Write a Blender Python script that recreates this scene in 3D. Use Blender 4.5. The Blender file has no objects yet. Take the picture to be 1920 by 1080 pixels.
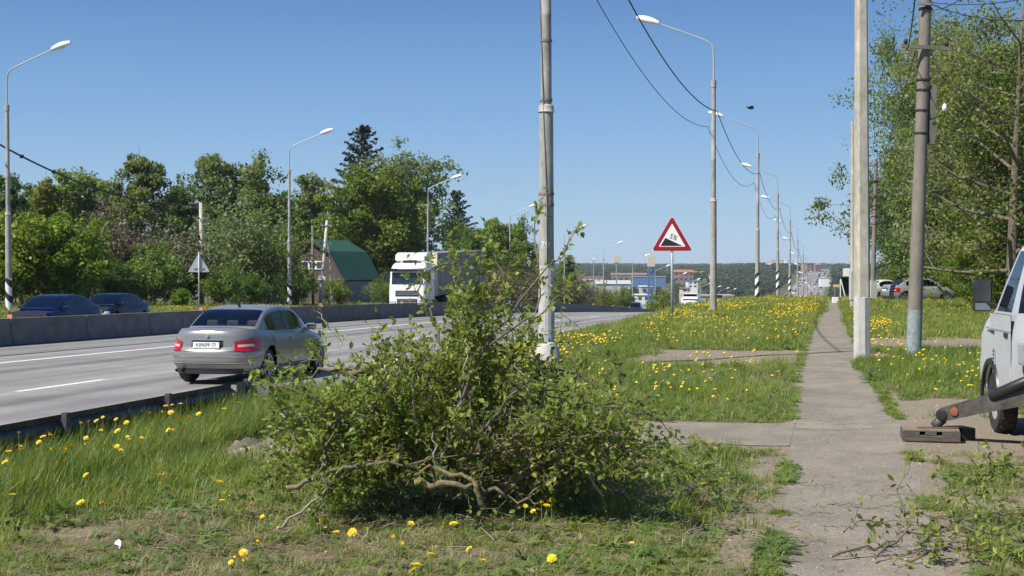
import bpy, bmesh, math, random
import numpy as np
from mathutils import Vector, Matrix
R = math.radians
random.seed(7); rng = np.random.default_rng(7)
scene = bpy.context.scene
COL = scene.collection

# ------------------------------------------------------------------ camera, sky, sun, exposure
EYE = 1.83; F = 2700.0; HZ = 505.0; TH = 605.0 / F          # the road runs at slope TH to the view axis
cd = bpy.data.cameras.new('camera'); cam = bpy.data.objects.new('camera', cd); COL.objects.link(cam)
cam.location = (0, 0, EYE); cam.rotation_euler = (R(90) - math.atan(35 / F), 0, 0)
cd.lens = F / 1920 * 36; cd.sensor_width = 36; cd.clip_start = 0.1; cd.clip_end = 20000
scene.camera = cam
SUN_AZ = math.atan2(-0.80, -0.60)        # compass-like angle from +Y towards +X: sun stands left of and behind the camera
SUN_EL = R(50)
w = bpy.data.worlds.new('World'); scene.world = w; w.use_nodes = True
nt = w.node_tree; nt.nodes.clear()
sky = nt.nodes.new('ShaderNodeTexSky'); sky.sky_type = 'NISHITA'; sky.sun_disc = False
sky.sun_elevation = SUN_EL; sky.sun_rotation = SUN_AZ
sky.air_density = 1.0; sky.dust_density = 0.35; sky.ozone_density = 2.2; sky.altitude = 100
bg = nt.nodes.new('ShaderNodeBackground'); bg.inputs[1].default_value = 0.10
grad = nt.nodes.new('ShaderNodeValToRGB'); geo_ = nt.nodes.new('ShaderNodeTexCoord'); sz_ = nt.nodes.new('ShaderNodeSeparateXYZ')
nt.links.new(geo_.outputs['Generated'], sz_.inputs[0]); nt.links.new(sz_.outputs[2], grad.inputs[0])
el_ = grad.color_ramp.elements
for p_, c_ in ((0.0, (0.355, 0.495, 0.62)), (0.03, (0.305, 0.46, 0.61)), (0.10, (0.180, 0.342, 0.575)), (0.19, (0.088, 0.205, 0.440)), (0.45, (0.06, 0.15, 0.37)), (1.0, (0.035, 0.10, 0.30))):
    e_ = el_[0] if p_ == 0.0 else (el_[len(el_) - 1] if p_ == 1.0 else el_.new(p_))
    e_.position = p_; e_.color = (*c_, 1)
gs_ = nt.nodes.new('ShaderNodeVectorMath'); gs_.operation = 'SCALE'; gs_.inputs['Scale'].default_value = 9.5
nt.links.new(grad.outputs[0], gs_.inputs[0])
mxs = nt.nodes.new('ShaderNodeMix'); mxs.data_type = 'RGBA'; mxs.clamp_result = False; mxs.inputs[0].default_value = 0.94
wo = nt.nodes.new('ShaderNodeOutputWorld')
nt.links.new(sky.outputs[0], mxs.inputs[6]); nt.links.new(gs_.outputs[0], mxs.inputs[7]); nt.links.new(mxs.outputs[2], bg.inputs[0]); nt.links.new(bg.outputs[0], wo.inputs[0])
sl = bpy.data.lights.new('sun', 'SUN'); sl.energy = 5.0; sl.angle = R(0.53); sl.color = (1.0, 0.955, 0.88)
so = bpy.data.objects.new('sun', sl); COL.objects.link(so)
sd = Vector((math.sin(SUN_AZ) * math.cos(SUN_EL), math.cos(SUN_AZ) * math.cos(SUN_EL), math.sin(SUN_EL)))
so.rotation_euler = sd.to_track_quat('Z', 'Y').to_euler(); so.location = (-20, -20, 40)
scene.view_settings.view_transform = 'Standard'; scene.view_settings.look = 'None'
scene.view_settings.exposure = 0.42; scene.view_settings.gamma = 1.0
scene.view_settings.use_curve_mapping = False
scene.render.engine = 'CYCLES'
scene.cycles.max_bounces = 6; scene.cycles.transparent_max_bounces = 12
scene.cycles.volume_bounces = 0

# ------------------------------------------------------------------ helpers
def tag(o, label=None, cat=None, group=None, kind=None):
    if label: o['label'] = label
    if cat: o['category'] = cat
    if group: o['group'] = group
    if kind: o['kind'] = kind
    return o
def empty(name, loc=(0, 0, 0), rz=0.0, label=None, cat=None, group=None):
    o = bpy.data.objects.new(name, None); COL.objects.link(o)
    o.location = loc; o.rotation_euler = (0, 0, rz); o.empty_display_size = 0.2
    return tag(o, label, cat, group)
def copy_tree(o, parent=None):
    c = o.copy(); COL.objects.link(c)
    if parent is not None: c.parent = parent
    for ch in list(o.children): copy_tree(ch, c)
    return c
def link_mesh(name, me, mats=None, parent=None, smooth=False):
    if mats is not None:
        if not isinstance(mats, (list, tuple)): mats = [mats]
        for m in mats: me.materials.append(m)
    if smooth: me.polygons.foreach_set('use_smooth', [True] * len(me.polygons))
    o = bpy.data.objects.new(name, me); COL.objects.link(o)
    if parent is not None: o.parent = parent
    return o
def np_mesh(name, verts, faces, matidx=None):
    verts = np.asarray(verts, dtype=np.float32); faces = np.asarray(faces, dtype=np.int32)
    k = faces.shape[1]; me = bpy.data.meshes.new(name)
    me.vertices.add(len(verts)); me.vertices.foreach_set('co', verts.ravel())
    me.loops.add(faces.size); me.loops.foreach_set('vertex_index', faces.ravel())
    me.polygons.add(len(faces)); me.polygons.foreach_set('loop_start', np.arange(0, faces.size, k, dtype=np.int32))
    if matidx is not None: me.polygons.foreach_set('material_index', np.asarray(matidx, dtype=np.int32))
    me.update(calc_edges=True); me.validate()
    return me
class MB:
    def __init__(s): s.v = []; s.f = []; s.m = []
    def add(s, vs, fs, mi=0):
        b = len(s.v); s.v += [tuple(v) for v in vs]
        s.f += [tuple(i + b for i in f) for f in fs]; s.m += [mi] * len(fs); return s
    def box(s, c, d, mi=0, rot=None, taper=1.0):
        hx, hy, hz = d[0] / 2, d[1] / 2, d[2] / 2
        vs = []
        for z in (-hz, hz):
            t = taper if z > 0 else 1.0
            for x, y in ((-hx, -hy), (hx, -hy), (hx, hy), (-hx, hy)): vs.append(Vector((x * t, y * t, z)))
        if rot is not None: vs = [rot @ v for v in vs]
        c = Vector(c)
        return s.add([v + c for v in vs], [(3, 2, 1, 0), (4, 5, 6, 7), (0, 1, 5, 4), (1, 2, 6, 5), (2, 3, 7, 6), (3, 0, 4, 7)], mi)
    def bevbox(s, c, d, b=0.03, mi=0, rot=None):
        bm = bmesh.new(); bmesh.ops.create_cube(bm, size=1.0)
        for v in bm.verts: v.co = Vector((v.co.x * d[0], v.co.y * d[1], v.co.z * d[2]))
        bmesh.ops.bevel(bm, geom=list(bm.edges), offset=b, segments=2, affect='EDGES', profile=0.6)
        c = Vector(c)
        for v in bm.verts: v.co = ((rot @ v.co) if rot is not None else v.co) + c
        bm.verts.index_update()
        s.add([v.co.copy() for v in bm.verts], [[v.index for v in f.verts] for f in bm.faces], mi); bm.free(); return s
    def tube(s, pts, rad, n=8, mi=0, cap=True):
        pts = [Vector(p) for p in pts]; k = len(pts)
        if not hasattr(rad, '__len__'): rad = [rad] * k
        vs = []; ref = None
        for i in range(k):
            t = (pts[min(i + 1, k - 1)] - pts[max(i - 1, 0)])
            t = t.normalized() if t.length > 1e-9 else Vector((0, 0, 1))
            if ref is None: ref = Vector((1, 0, 0)) if abs(t.x) < 0.8 else Vector((0, 1, 0))
            a = (ref - t * ref.dot(t)).normalized(); b = t.cross(a); ref = a
            for j in range(n):
                an = 2 * math.pi * j / n; vs.append(pts[i] + (a * math.cos(an) + b * math.sin(an)) * rad[i])
        fs = []
        for i in range(k - 1):
            for j in range(n):
                fs.append((i * n + j, i * n + (j + 1) % n, (i + 1) * n + (j + 1) % n, (i + 1) * n + j))
        if cap: fs.append(tuple(range(n - 1, -1, -1))); fs.append(tuple((k - 1) * n + j for j in range(n)))
        return s.add(vs, fs, mi)
    def prism(s, poly, a, b, axis='y', mi=0):
        # extrude a 2D polygon (u,v) between a and b along an axis
        def P(u, v, t):
            return {'y': (u, t, v), 'x': (t, u, v), 'z': (u, v, t)}[axis]
        n = len(poly); vs = [P(u, v, a) for u, v in poly] + [P(u, v, b) for u, v in poly]
        fs = [tuple(range(n)), tuple(range(2 * n - 1, n - 1, -1))] + [(i, i + n, (i + 1) % n + n, (i + 1) % n) for i in range(n)]
        s.add(vs, fs, mi); return s
    def lathe(s, prof, n=16, mi=0, axis='z', c=(0, 0, 0)):
        vs = []
        for r, h in prof:
            for j in range(n):
                an = 2 * math.pi * j / n; x, y = r * math.cos(an), r * math.sin(an)
                p = (x, y, h) if axis == 'z' else ((x, h, y) if axis == 'y' else (h, x, y))
                vs.append((p[0] + c[0], p[1] + c[1], p[2] + c[2]))
        fs = [(i * n + j, i * n + (j + 1) % n, (i + 1) * n + (j + 1) % n, (i + 1) * n + j) for i in range(len(prof) - 1) for j in range(n)]
        return s.add(vs, fs, mi)
    def grid(s, rows, mi=0, close=False):
        n = len(rows[0]); vs = [p for r in rows for p in r]; fs = []
        for i in range(len(rows) - 1):
            for j in range(n - 1 if not close else n):
                fs.append((i * n + j, i * n + (j + 1) % n, (i + 1) * n + (j + 1) % n, (i + 1) * n + j))
        return s.add(vs, fs, mi)
    def mesh(s, name):
        me = bpy.data.meshes.new(name); me.from_pydata([tuple(v) for v in s.v], [], s.f)
        me.polygons.foreach_set('material_index', s.m); me.update(); return me
    def build(s, name, mats, parent=None, smooth=False, sharp=None, fixn=True):
        me = s.mesh(name)
        if fixn:
            bm = bmesh.new(); bm.from_mesh(me); bmesh.ops.recalc_face_normals(bm, faces=bm.faces); bm.to_mesh(me); bm.free()
        o = link_mesh(name, me, mats, parent, smooth or sharp is not None)
        if sharp is not None:
            try: me.set_sharp_from_angle(angle=R(sharp))
            except Exception: pass
        return o

# ------------------------------------------------------------------ materials
def mat_new(name):
    m = bpy.data.materials.new(name); m.use_nodes = True
    n = m.node_tree.nodes; b = n['Principled BSDF']; return m, m.node_tree, n, b
def mat(name, col, rough=0.6, metal=0.0, var=0.15, scale=6.0, bump=0.0, col2=None, coat=0.0, spec=0.5, aniso=None, objrand=0.0, detail=4):
    m, t, n, b = mat_new(name)
    b.inputs['Roughness'].default_value = rough; b.inputs['Metallic'].default_value = metal
    b.inputs['Coat Weight'].default_value = coat; b.inputs['Specular IOR Level'].default_value = spec
    tc = n.new('ShaderNodeTexCoord'); mp = n.new('ShaderNodeMapping'); t.links.new(tc.outputs['Object'], mp.inputs[0])
    if aniso: mp.inputs['Scale'].default_value = aniso
    nz = n.new('ShaderNodeTexNoise'); nz.inputs['Scale'].default_value = scale; nz.inputs['Detail'].default_value = detail
    nz.inputs['Roughness'].default_value = 0.65
    t.links.new(mp.outputs[0], nz.inputs['Vector'])
    rp = n.new('ShaderNodeValToRGB'); rp.color_ramp.elements[0].position = 0.3; rp.color_ramp.elements[1].position = 0.7
    c1 = tuple(max(0, c * (1 - var)) for c in col); c2 = tuple(min(1, c * (1 + var)) for c in col) if col2 is None else col2
    rp.color_ramp.elements[0].color = (*c1, 1); rp.color_ramp.elements[1].color = (*c2, 1)
    t.links.new(nz.outputs['Fac'], rp.inputs[0]); out = rp.outputs[0]
    if objrand:
        oi = n.new('ShaderNodeObjectInfo'); hv = n.new('ShaderNodeHueSaturation')
        mr = n.new('ShaderNodeMapRange'); mr.inputs['To Min'].default_value = 1 - objrand; mr.inputs['To Max'].default_value = 1 + objrand
        t.links.new(oi.outputs['Random'], mr.inputs[0]); t.links.new(mr.outputs[0], hv.inputs['Value']); t.links.new(out, hv.inputs['Color']); out = hv.outputs[0]
    t.links.new(out, b.inputs['Base Color'])
    if bump:
        bp = n.new('ShaderNodeBump'); bp.inputs['Strength'].default_value = bump; bp.inputs['Distance'].default_value = 0.02
        t.links.new(nz.outputs['Fac'], bp.inputs['Height']); t.links.new(bp.outputs[0], b.inputs['Normal'])
    return m
def mat_leaf(name, c1, c2, trans=0.35, scale=0.6, hue=0.03, rough=0.5, val=0.25):
    m, t, n, b = mat_new(name)
    b.inputs['Roughness'].default_value = rough; b.inputs['Specular IOR Level'].default_value = 0.35
    geo = n.new('ShaderNodeNewGeometry'); nz = n.new('ShaderNodeTexNoise'); nz.inputs['Scale'].default_value = scale; nz.inputs['Detail'].default_value = 3
    t.links.new(geo.outputs['Position'], nz.inputs['Vector'])
    mx = n.new('ShaderNodeMix'); mx.data_type = 'RGBA'; mx.inputs[6].default_value = (*c1, 1); mx.inputs[7].default_value = (*c2, 1)
    mr0 = n.new('ShaderNodeMapRange'); mr0.inputs['From Min'].default_value = 0.35; mr0.inputs['From Max'].default_value = 0.65
    t.links.new(nz.outputs['Fac'], mr0.inputs[0]); t.links.new(mr0.outputs[0], mx.inputs[0])
    isl = n.new('ShaderNodeNewGeometry'); hv = n.new('ShaderNodeHueSaturation'); oi = n.new('ShaderNodeObjectInfo')
    ad = n.new('ShaderNodeMath'); ad.operation = 'ADD'; fr = n.new('ShaderNodeMath'); fr.operation = 'FRACT'
    t.links.new(isl.outputs['Random Per Island'], ad.inputs[0]); t.links.new(oi.outputs['Random'], ad.inputs[1]); t.links.new(ad.outputs[0], fr.inputs[0])
    mr = n.new('ShaderNodeMapRange'); mr.inputs['To Min'].default_value = 0.5 - hue; mr.inputs['To Max'].default_value = 0.5 + hue
    mv = n.new('ShaderNodeMapRange'); mv.inputs['To Min'].default_value = 1 - val; mv.inputs['To Max'].default_value = 1 + val
    t.links.new(oi.outputs['Random'], mr.inputs[0]); t.links.new(fr.outputs[0], mv.inputs[0])
    t.links.new(mr.outputs[0], hv.inputs['Hue']); t.links.new(mv.outputs[0], hv.inputs['Value']); t.links.new(mx.outputs[2], hv.inputs['Color'])
    t.links.new(hv.outputs[0], b.inputs['Base Color'])
    tr = n.new('ShaderNodeBsdfTranslucent'); ms = n.new('ShaderNodeMixShader'); ms.inputs[0].default_value = trans
    h2 = n.new('ShaderNodeHueSaturation'); h2.inputs['Value'].default_value = 1.5; h2.inputs['Saturation'].default_value = 1.1; h2.inputs['Hue'].default_value = 0.485
    t.links.new(hv.outputs[0], h2.inputs['Color']); t.links.new(h2.outputs[0], tr.inputs[0])
    t.links.new(b.outputs[0], ms.inputs[1]); t.links.new(tr.outputs[0], ms.inputs[2])
    t.links.new(ms.outputs[0], n['Material Output'].inputs[0])
    return m
def mat_glass(name, tint=(0.30, 0.33, 0.33), refl=0.12):
    m, t, n, b = mat_new(name); n.remove(b)
    tr = n.new('ShaderNodeBsdfTransparent'); tr.inputs[0].default_value = (*tint, 1)
    gl = n.new('ShaderNodeBsdfGlossy'); gl.inputs['Roughness'].default_value = 0.03; gl.inputs[0].default_value = (0.9, 0.95, 1, 1)
    fr = n.new('ShaderNodeFresnel'); fr.inputs[0].default_value = 1.55
    ad = n.new('ShaderNodeMath'); ad.operation = 'ADD'; ad.inputs[1].default_value = refl * 0.4; ad.use_clamp = True
    t.links.new(fr.outputs[0], ad.inputs[0]); mx = n.new('ShaderNodeMixShader')
    t.links.new(ad.outputs[0], mx.inputs[0]); t.links.new(tr.outputs[0], mx.inputs[1]); t.links.new(gl.outputs[0], mx.inputs[2])
    t.links.new(mx.outputs[0], n['Material Output'].inputs[0]); return m

M = {}
M['concrete'] = mat('pole concrete', (0.33, 0.32, 0.29), 0.85, scale=4.5, var=0.30, bump=0.4, detail=8, aniso=(1, 1, 0.5))
M['concrete_white'] = mat('lime washed concrete', (0.46, 0.455, 0.43), 0.85, scale=5, var=0.16, bump=0.4, detail=8)
M['concrete_pale'] = mat('pale square pole', (0.43, 0.40, 0.32), 0.9, scale=5, var=0.32, bump=0.5, detail=9, aniso=(1, 1, 0.5))
M['concrete_dark'] = mat('weathered pole', (0.20, 0.175, 0.145), 0.9, scale=4, var=0.3, bump=0.6, detail=9, aniso=(1, 1, 0.4))
M['barrier'] = mat('barrier concrete', (0.155, 0.15, 0.14), 0.9, scale=2.2, var=0.3, bump=0.3, detail=9, objrand=0.12)
M['steel'] = mat('galvanised steel', (0.42, 0.43, 0.44), 0.45, 0.6, scale=8)
M['grey_paint'] = mat('grey painted steel', (0.40, 0.42, 0.43), 0.5, 0.2, scale=8)
M['lamp'] = mat('lamp housing', (0.80, 0.81, 0.82), 0.35, var=0.05)
M['lamp_glass'] = mat('lamp lens', (0.55, 0.56, 0.54), 0.2, var=0.05)
M['black'] = mat('black rubber', (0.018, 0.018, 0.018), 0.7, var=0.3, scale=12)
M['tyre'] = mat('tyre rubber', (0.03, 0.03, 0.03), 0.85, var=0.3, scale=20, bump=0.3)
M['plastic'] = mat('black plastic', (0.02, 0.02, 0.022), 0.4, var=0.2)
M['trim'] = mat('dark interior', (0.035, 0.035, 0.04), 0.8, var=0.2)
M['seat'] = mat('grey seat fabric', (0.16, 0.15, 0.14), 0.9, var=0.2)
M['chrome'] = mat('chrome', (0.75, 0.76, 0.78), 0.15, 1.0, var=0.03)
M['rim'] = mat('alloy rim', (0.45, 0.46, 0.48), 0.3, 0.8, var=0.08)
M['glass'] = mat_glass('car glass', (0.50, 0.53, 0.53), 0.04)
M['glass_dark'] = mat_glass('dark tinted glass', (0.10, 0.12, 0.13), 0.05)
M['silver'] = mat('silver paint', (0.30, 0.285, 0.262), 0.27, 0.45, var=0.03, coat=0.45)
M['blue'] = mat('dark blue paint', (0.005, 0.009, 0.055), 0.30, 0.0, var=0.05, coat=0.15)
M['navy'] = mat('black blue paint', (0.003, 0.005, 0.016), 0.30, 0.0, var=0.05, coat=0.15)
M['car_black'] = mat('black paint', (0.01, 0.01, 0.012), 0.25, 0.2, var=0.05, coat=1.0)
M['car_white'] = mat('white paint', (0.78, 0.78, 0.77), 0.3, 0.0, var=0.03, coat=0.6)
M['car_grey'] = mat('old grey paint', (0.30, 0.31, 0.30), 0.45, 0.3, var=0.08, coat=0.2)
M['car_red'] = mat('red paint', (0.35, 0.03, 0.02), 0.3, var=0.05, coat=0.7)
M['tail'] = mat('red lens', (0.42, 0.004, 0.008), 0.15, var=0.15, scale=30, coat=0.5)
M['tail_clear'] = mat('clear lens', (0.75, 0.45, 0.42), 0.15, var=0.1, coat=1.0)
M['headlight'] = mat('headlight lens', (0.65, 0.68, 0.70), 0.12, 0.4, var=0.1, coat=1.0)
M['plate'] = mat('plate white', (0.78, 0.78, 0.76), 0.5, var=0.02)
M['ink'] = mat('black ink', (0.012, 0.012, 0.012), 0.6, var=0.1)
M['white'] = mat('white paint flat', (0.78, 0.78, 0.76), 0.6, var=0.06, bump=0.05)
M['line'] = mat('road marking paint', (0.70, 0.69, 0.64), 0.7, var=0.18, scale=9, detail=8)
M['red'] = mat('sign red', (0.30, 0.010, 0.018), 0.4, var=0.05)
M['pink'] = mat('faded red reflector', (0.70, 0.22, 0.18), 0.5, var=0.1)
M['orange'] = mat('orange reflector', (0.24, 0.075, 0.03), 0.5, var=0.2)
M['wire'] = mat('cable sheath', (0.02, 0.02, 0.022), 0.6)
M['bark'] = mat('bark', (0.145, 0.115, 0.08), 0.9, scale=14, var=0.4, bump=0.6, detail=8)
M['bark_pale'] = mat('pale bark', (0.30, 0.27, 0.21), 0.9, scale=16, var=0.35, bump=0.5, detail=8)
M['bark_lichen'] = mat('lichen bark', (0.14, 0.115, 0.07), 0.9, scale=26, var=0.45, bump=1.0, detail=8, col2=(0.30, 0.235, 0.11))
M['twig'] = mat('brown twig', (0.20, 0.145, 0.10), 0.85, scale=20, var=0.35)
M['cut_wood'] = mat('fresh cut wood', (0.60, 0.43, 0.24), 0.8, var=0.1)
M['leaf_pile'] = mat_leaf('cut branch leaf', (0.140, 0.205, 0.036), (0.265, 0.315, 0.060), 0.42, 3.0, 0.01, 0.42, 0.35)
M['petal'] = mat('dandelion yellow', (0.80, 0.56, 0.012), 0.6, var=0.12, scale=60)
M['stem'] = mat('pale green stem', (0.16, 0.22, 0.06), 0.6, var=0.15)
M['leaf_mid'] = mat_leaf('mid green leaf', (0.115, 0.190, 0.034), (0.215, 0.285, 0.058), 0.48, 0.5)
M['leaf_bright'] = mat_leaf('bright green leaf', (0.095, 0.185, 0.014), (0.17, 0.26, 0.024), 0.35, 0.8)
M['leaf_dark'] = mat_leaf('dark green leaf', (0.090, 0.150, 0.038), (0.160, 0.220, 0.058), 0.45, 0.5)
M['leaf_grey'] = mat_leaf('grey green leaf', (0.150, 0.195, 0.080), (0.24, 0.285, 0.115), 0.45, 0.5)
M['leaf_olive'] = mat_leaf('olive spring leaf', (0.130, 0.185, 0.038), (0.22, 0.27, 0.055), 0.45, 0.5)
M['leaf_brown'] = mat_leaf('brown bud twigs', (0.135, 0.115, 0.07), (0.15, 0.15, 0.075), 0.25, 0.5)
M['needle'] = mat_leaf('spruce needles', (0.018, 0.036, 0.020), (0.040, 0.062, 0.032), 0.1, 0.8)
M['far_leaf'] = mat_leaf('far canopy', (0.028, 0.055, 0.024), (0.090, 0.115, 0.040), 0.0, 0.012, 0.03, 0.9, 0.45)

# ------------------------------------------------------------------ terrain
def vnoise(x, y, s=1.0, seed=0):
    x = np.asarray(x, float) / s + 37.1 * seed; y = np.asarray(y, float) / s + 91.7 * seed
    xi = np.floor(x).astype(np.int64); yi = np.floor(y).astype(np.int64); fx = x - xi; fy = y - yi
    fx = fx * fx * (3 - 2 * fx); fy = fy * fy * (3 - 2 * fy)
    def h(a, b):
        n = (a * 374761393 + b * 668265263 + seed * 9176) & 0x7fffffff
        n = ((n ^ (n >> 13)) * 1274126177) & 0x7fffffff
        return ((n ^ (n >> 16)) & 0xffff) / 65535.0
    return (h(xi, yi) * (1 - fx) + h(xi + 1, yi) * fx) * (1 - fy) + (h(xi, yi + 1) * (1 - fx) + h(xi + 1, yi + 1) * fx) * fy
def fbm(x, y, s, seed=0, o=4):
    t = 0; a = 0.5; tot = 0
    for i in range(o): t = t + a * vnoise(x, y, s / 2 ** i, seed + i); tot += a; a *= 0.55
    return t / tot
def ss(a, b, x):
    t = np.clip((np.asarray(x, float) - a) / (b - a), 0, 1); return t * t * (3 - 2 * t)
_dv = [-100, 0, 55, 75, 97, 132, 167, 202, 243, 280, 320, 450, 600, 800, 1100, 1500, 2000, 3000, 4500, 9000]
_zf = [-10.4, -16, -19, -19, -16, -11, -6, -1, 0, 0]
_v = [0, 0, 0, -0.05, -0.30, -1.2, -2.4, -3.9, -6.0, -8.2] + _zf
_dr = [-100, 0, 25, 50, 78, 119, 175, 208, 243, 280, 320, 450, 600, 800, 1100, 1500, 2000, 3000, 4500, 9000]
_r = [-0.22, -0.25, -0.30, -0.52, -0.85, -1.72, -3.6, -4.9, -6.6, -8.5] + _zf
def smooth_interp(xs, ys):
    xs = np.array(xs, float); ys = np.array(ys, float); m = np.gradient(ys, xs)
    def f(x):
        x = np.asarray(x, float); i = np.clip(np.searchsorted(xs, x) - 1, 0, len(xs) - 2)
        h = xs[i + 1] - xs[i]; t = np.clip((x - xs[i]) / h, 0, 1)
        return (2*t**3-3*t**2+1)*ys[i] + (t**3-2*t**2+t)*h*m[i] + (-2*t**3+3*t**2)*ys[i+1] + (t**3-t**2)*h*m[i+1]
    return f
vz = smooth_interp(_dv, _v); rz_ = smooth_interp(_dr, _r)
def G(lat, d):
    lat = np.asarray(lat, float); d = np.asarray(d, float)
    v = vz(d); r = rz_(d); l = r + 0.38 * ss(330, 280, d)
    a = ss(7.0, 8.6, lat); b = ss(35.5, 38.5, lat)
    z = v * (1 - a) + r * a; z = z * (1 - b) + l * b
    off = (1 - a) + b
    X = TH * d - lat
    far = ss(400, 900, d)
    z = z + off * (fbm(X, d, 2.2, 3) - 0.5) * 0.10 * ss(0.6, 1.4, np.abs(lat + 0.15)) * (1 - far)
    z = z + 7.5 * np.exp(-((d - 1800) / 420) ** 2) * np.exp(-(((X / np.maximum(d, 1)) - 0.185) / 0.05) ** 2)
    z = z + 2.0 * np.exp(-((d - 2600) / 500) ** 2) * np.exp(-(((X / np.maximum(d, 1)) - 0.30) / 0.055) ** 2)
    return z
def P(lat, d, h=0.0): return Vector((TH * d - lat, d, float(G(lat, d)) + h))
def W(px, py, d): return Vector(((px - 960) / F * d, d, EYE - (py - HZ) / F * d))
def at(px, d, h=0.0):
    X = (px - 960) / F * d; return Vector((X, d, float(G(TH * d - X, d)) + h))
def on_ground(px, py, h=0.0):
    d = F * (EYE - h) / max(py - HZ, 8)
    for _ in range(25):
        X = (px - 960) / F * d; z = float(G(TH * d - X, d)) + h; d = 0.5 * d + 0.5 * F * (EYE - z) / max(py - HZ, 4)
    return at(px, d)
YAW = math.atan(TH)                       # heading of the road
def face(yaw_to): return yaw_to

def sidewalk_edges(d):
    d = np.asarray(d, float)
    L = np.interp(d, [0, 12, 17, 26, 52, 70, 200], [0.33, 0.38, 0.50, 0.66, 0.68, 0.60, 0.60]) + 0.05 * (fbm(d, d * 0, 1.3, 11) - 0.5)
    Rr = np.interp(d, [0, 12, 17, 26, 52, 70, 200], [-0.52, -0.74, -0.78, -0.55, -0.42, -0.45, -0.45]) + 0.06 * (fbm(d, d * 0 + 5, 1.1, 12) - 0.5)
    return L, Rr
def dirt_mask(lat, d):
    """0 = grass, 1 = bare soil"""
    lat = np.asarray(lat, float); d = np.asarray(d, float); X = TH * d - lat
    n = fbm(X, d, 0.9, 21) - 0.5; n2 = fbm(X, d, 2.6, 25) - 0.5
    L, Rr = sidewalk_edges(d)
    m = np.zeros_like(lat * d)
    def band(x, a, b, s): return ss(a - s, a + s, x) * ss(b + s, b - s, x)
    q = n * 1.2 + n2 * 0.6
    # asphalt cross path and its worn borders
    m = np.maximum(m, band(d + q * 0.8, 14.6, 17.1, 0.25) * ss(0.2, 0.5, lat) * ss(7.0, 6.0, lat))
    m = np.maximum(m, band(d + q * 0.9, 14.1, 17.6, 0.3) * ss(-0.5, -0.8, lat))
    # second dirt path
    m = np.maximum(m, band(d + q * 1.6, 27.2, 32.6, 0.5) * ss(4.6, 3.6, lat + q * 1.5) * ss(-0.2, 0.2, lat))
    m = np.maximum(m, band(d + q * 2.0, 33.5, 38.0, 0.8) * ss(-0.3, -0.8, lat))
    m = np.maximum(m, band(d + q, 27.6, 31.0, 0.8) * ss(-0.3, -0.6, lat) * ss(-1.6, -1.0, lat))
    # worn strips along the sidewalk
    e1 = np.clip(lat - L, 0, 9); e2 = np.clip(Rr - lat, 0, 9)
    o1 = (lat > L) * 1.0; o2 = (lat < Rr) * 1.0
    m = np.maximum(m, o1 * ss(0.22, 0.02, e1 + q * 0.25) * 0.9 * ss(60, 30, d))
    m = np.maximum(m, o2 * ss(0.30, 0.03, e2 + q * 0.3) * 0.9 * ss(60, 30, d))
    m = np.maximum(m, o1 * ss(0.75, 0.1, e1 + q * 0.9) * 0.85 * ss(14.8, 13.6, d) * ss(7.5, 9.5, d))
    m = np.maximum(m, ss(-0.5, -0.8, lat) * band(d, 17.4, 20.0, 0.5) * ss(-2.9, -1.6, lat + q) * 0.95)
    m = np.maximum(m, ss(-0.6, -0.9, lat) * ss(14.8, 13.8, d) * np.clip(0.52 + q * 1.5, 0, 1))
    # thin dry ground in the left foreground
    m = np.maximum(m, ss(11.2, 9.3, d + n2 * 1.5) * ss(1.5, 3.2, lat) * np.clip(0.45 + q * 1.7, 0, 1))
    m = np.maximum(m, np.exp(-(((X + 2.35) / 0.55) ** 2 + ((d - 14.2) / 0.7) ** 2)) * 1.2)
    m = np.maximum(m, ss(0.62, 0.70, 0.5 + n2) * 0.5 * ss(40, 20, d))
    # road shoulder and land under the road
    m = np.maximum(m, ss(7.9, 8.4, lat + n * 0.5) * ss(36.6, 36.0, lat + n * 0.5))
    m = np.where((lat < L) & (lat > Rr), 1.0, m)
    return np.clip(m, 0, 1)
# ------------------------------------------------------------------ ground sheet
def rampv(parts):
    out = []
    for a, b, s in parts: out += list(np.arange(a, b, s))
    return np.array(out + [parts[-1][1]])
lats = rampv([(-6000, -1200, 800), (-1200, -300, 150), (-300, -60, 24), (-60, -20, 4), (-20, -9, 1), (-9, -3, 0.2), (-3, 7, 0.1), (7, 9.2, 0.15), (9.2, 35, 4.3), (35, 41, 0.5), (41, 61, 2.5), (61, 301, 24), (301, 1201, 150), (1201, 6001, 800)])
ds = rampv([(-60, 0, 10), (0, 7, 0.5), (7, 20, 0.1), (20, 40, 0.25), (40, 80, 1.0), (80, 130, 2.5), (130, 350, 7), (350, 1200, 30), (1200, 3600, 100), (3600, 9000, 600)])
LA, DD = np.meshgrid(lats, ds); Z = G(LA, DD)
under = ss(8.6, 9.2, LA) * ss(35.9, 35.3, LA) * 0.10
L_, R_ = sidewalk_edges(DD)
under = under + 0.010 * ((LA < L_ - 0.06) & (LA > R_ + 0.06) & (DD < 160))
XX = TH * DD - LA
gv = np.stack([XX, DD, Z - under], -1).reshape(-1, 3)
nl = len(lats); ii, jj = np.meshgrid(np.arange(len(ds) - 1), np.arange(nl - 1), indexing='ij')
a = (ii * nl + jj).ravel(); gf = np.stack([a + 1, a, a + nl, a + nl + 1], -1)
gme = np_mesh('ground', gv, gf)
mask = dirt_mask(LA, DD).ravel()
dry = np.clip(0.35 + 1.5 * (fbm(XX, DD, 1.6, 31) - 0.5) + 0.4 * ss(12, 9, DD) * ss(1, 3, LA), 0, 1).ravel()
ca = gme.color_attributes.new('cover', 'FLOAT_COLOR', 'POINT')
ca.data.foreach_set('color', np.stack([mask, dry, np.zeros_like(dry), np.ones_like(dry)], -1).astype(np.float32).ravel())
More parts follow.
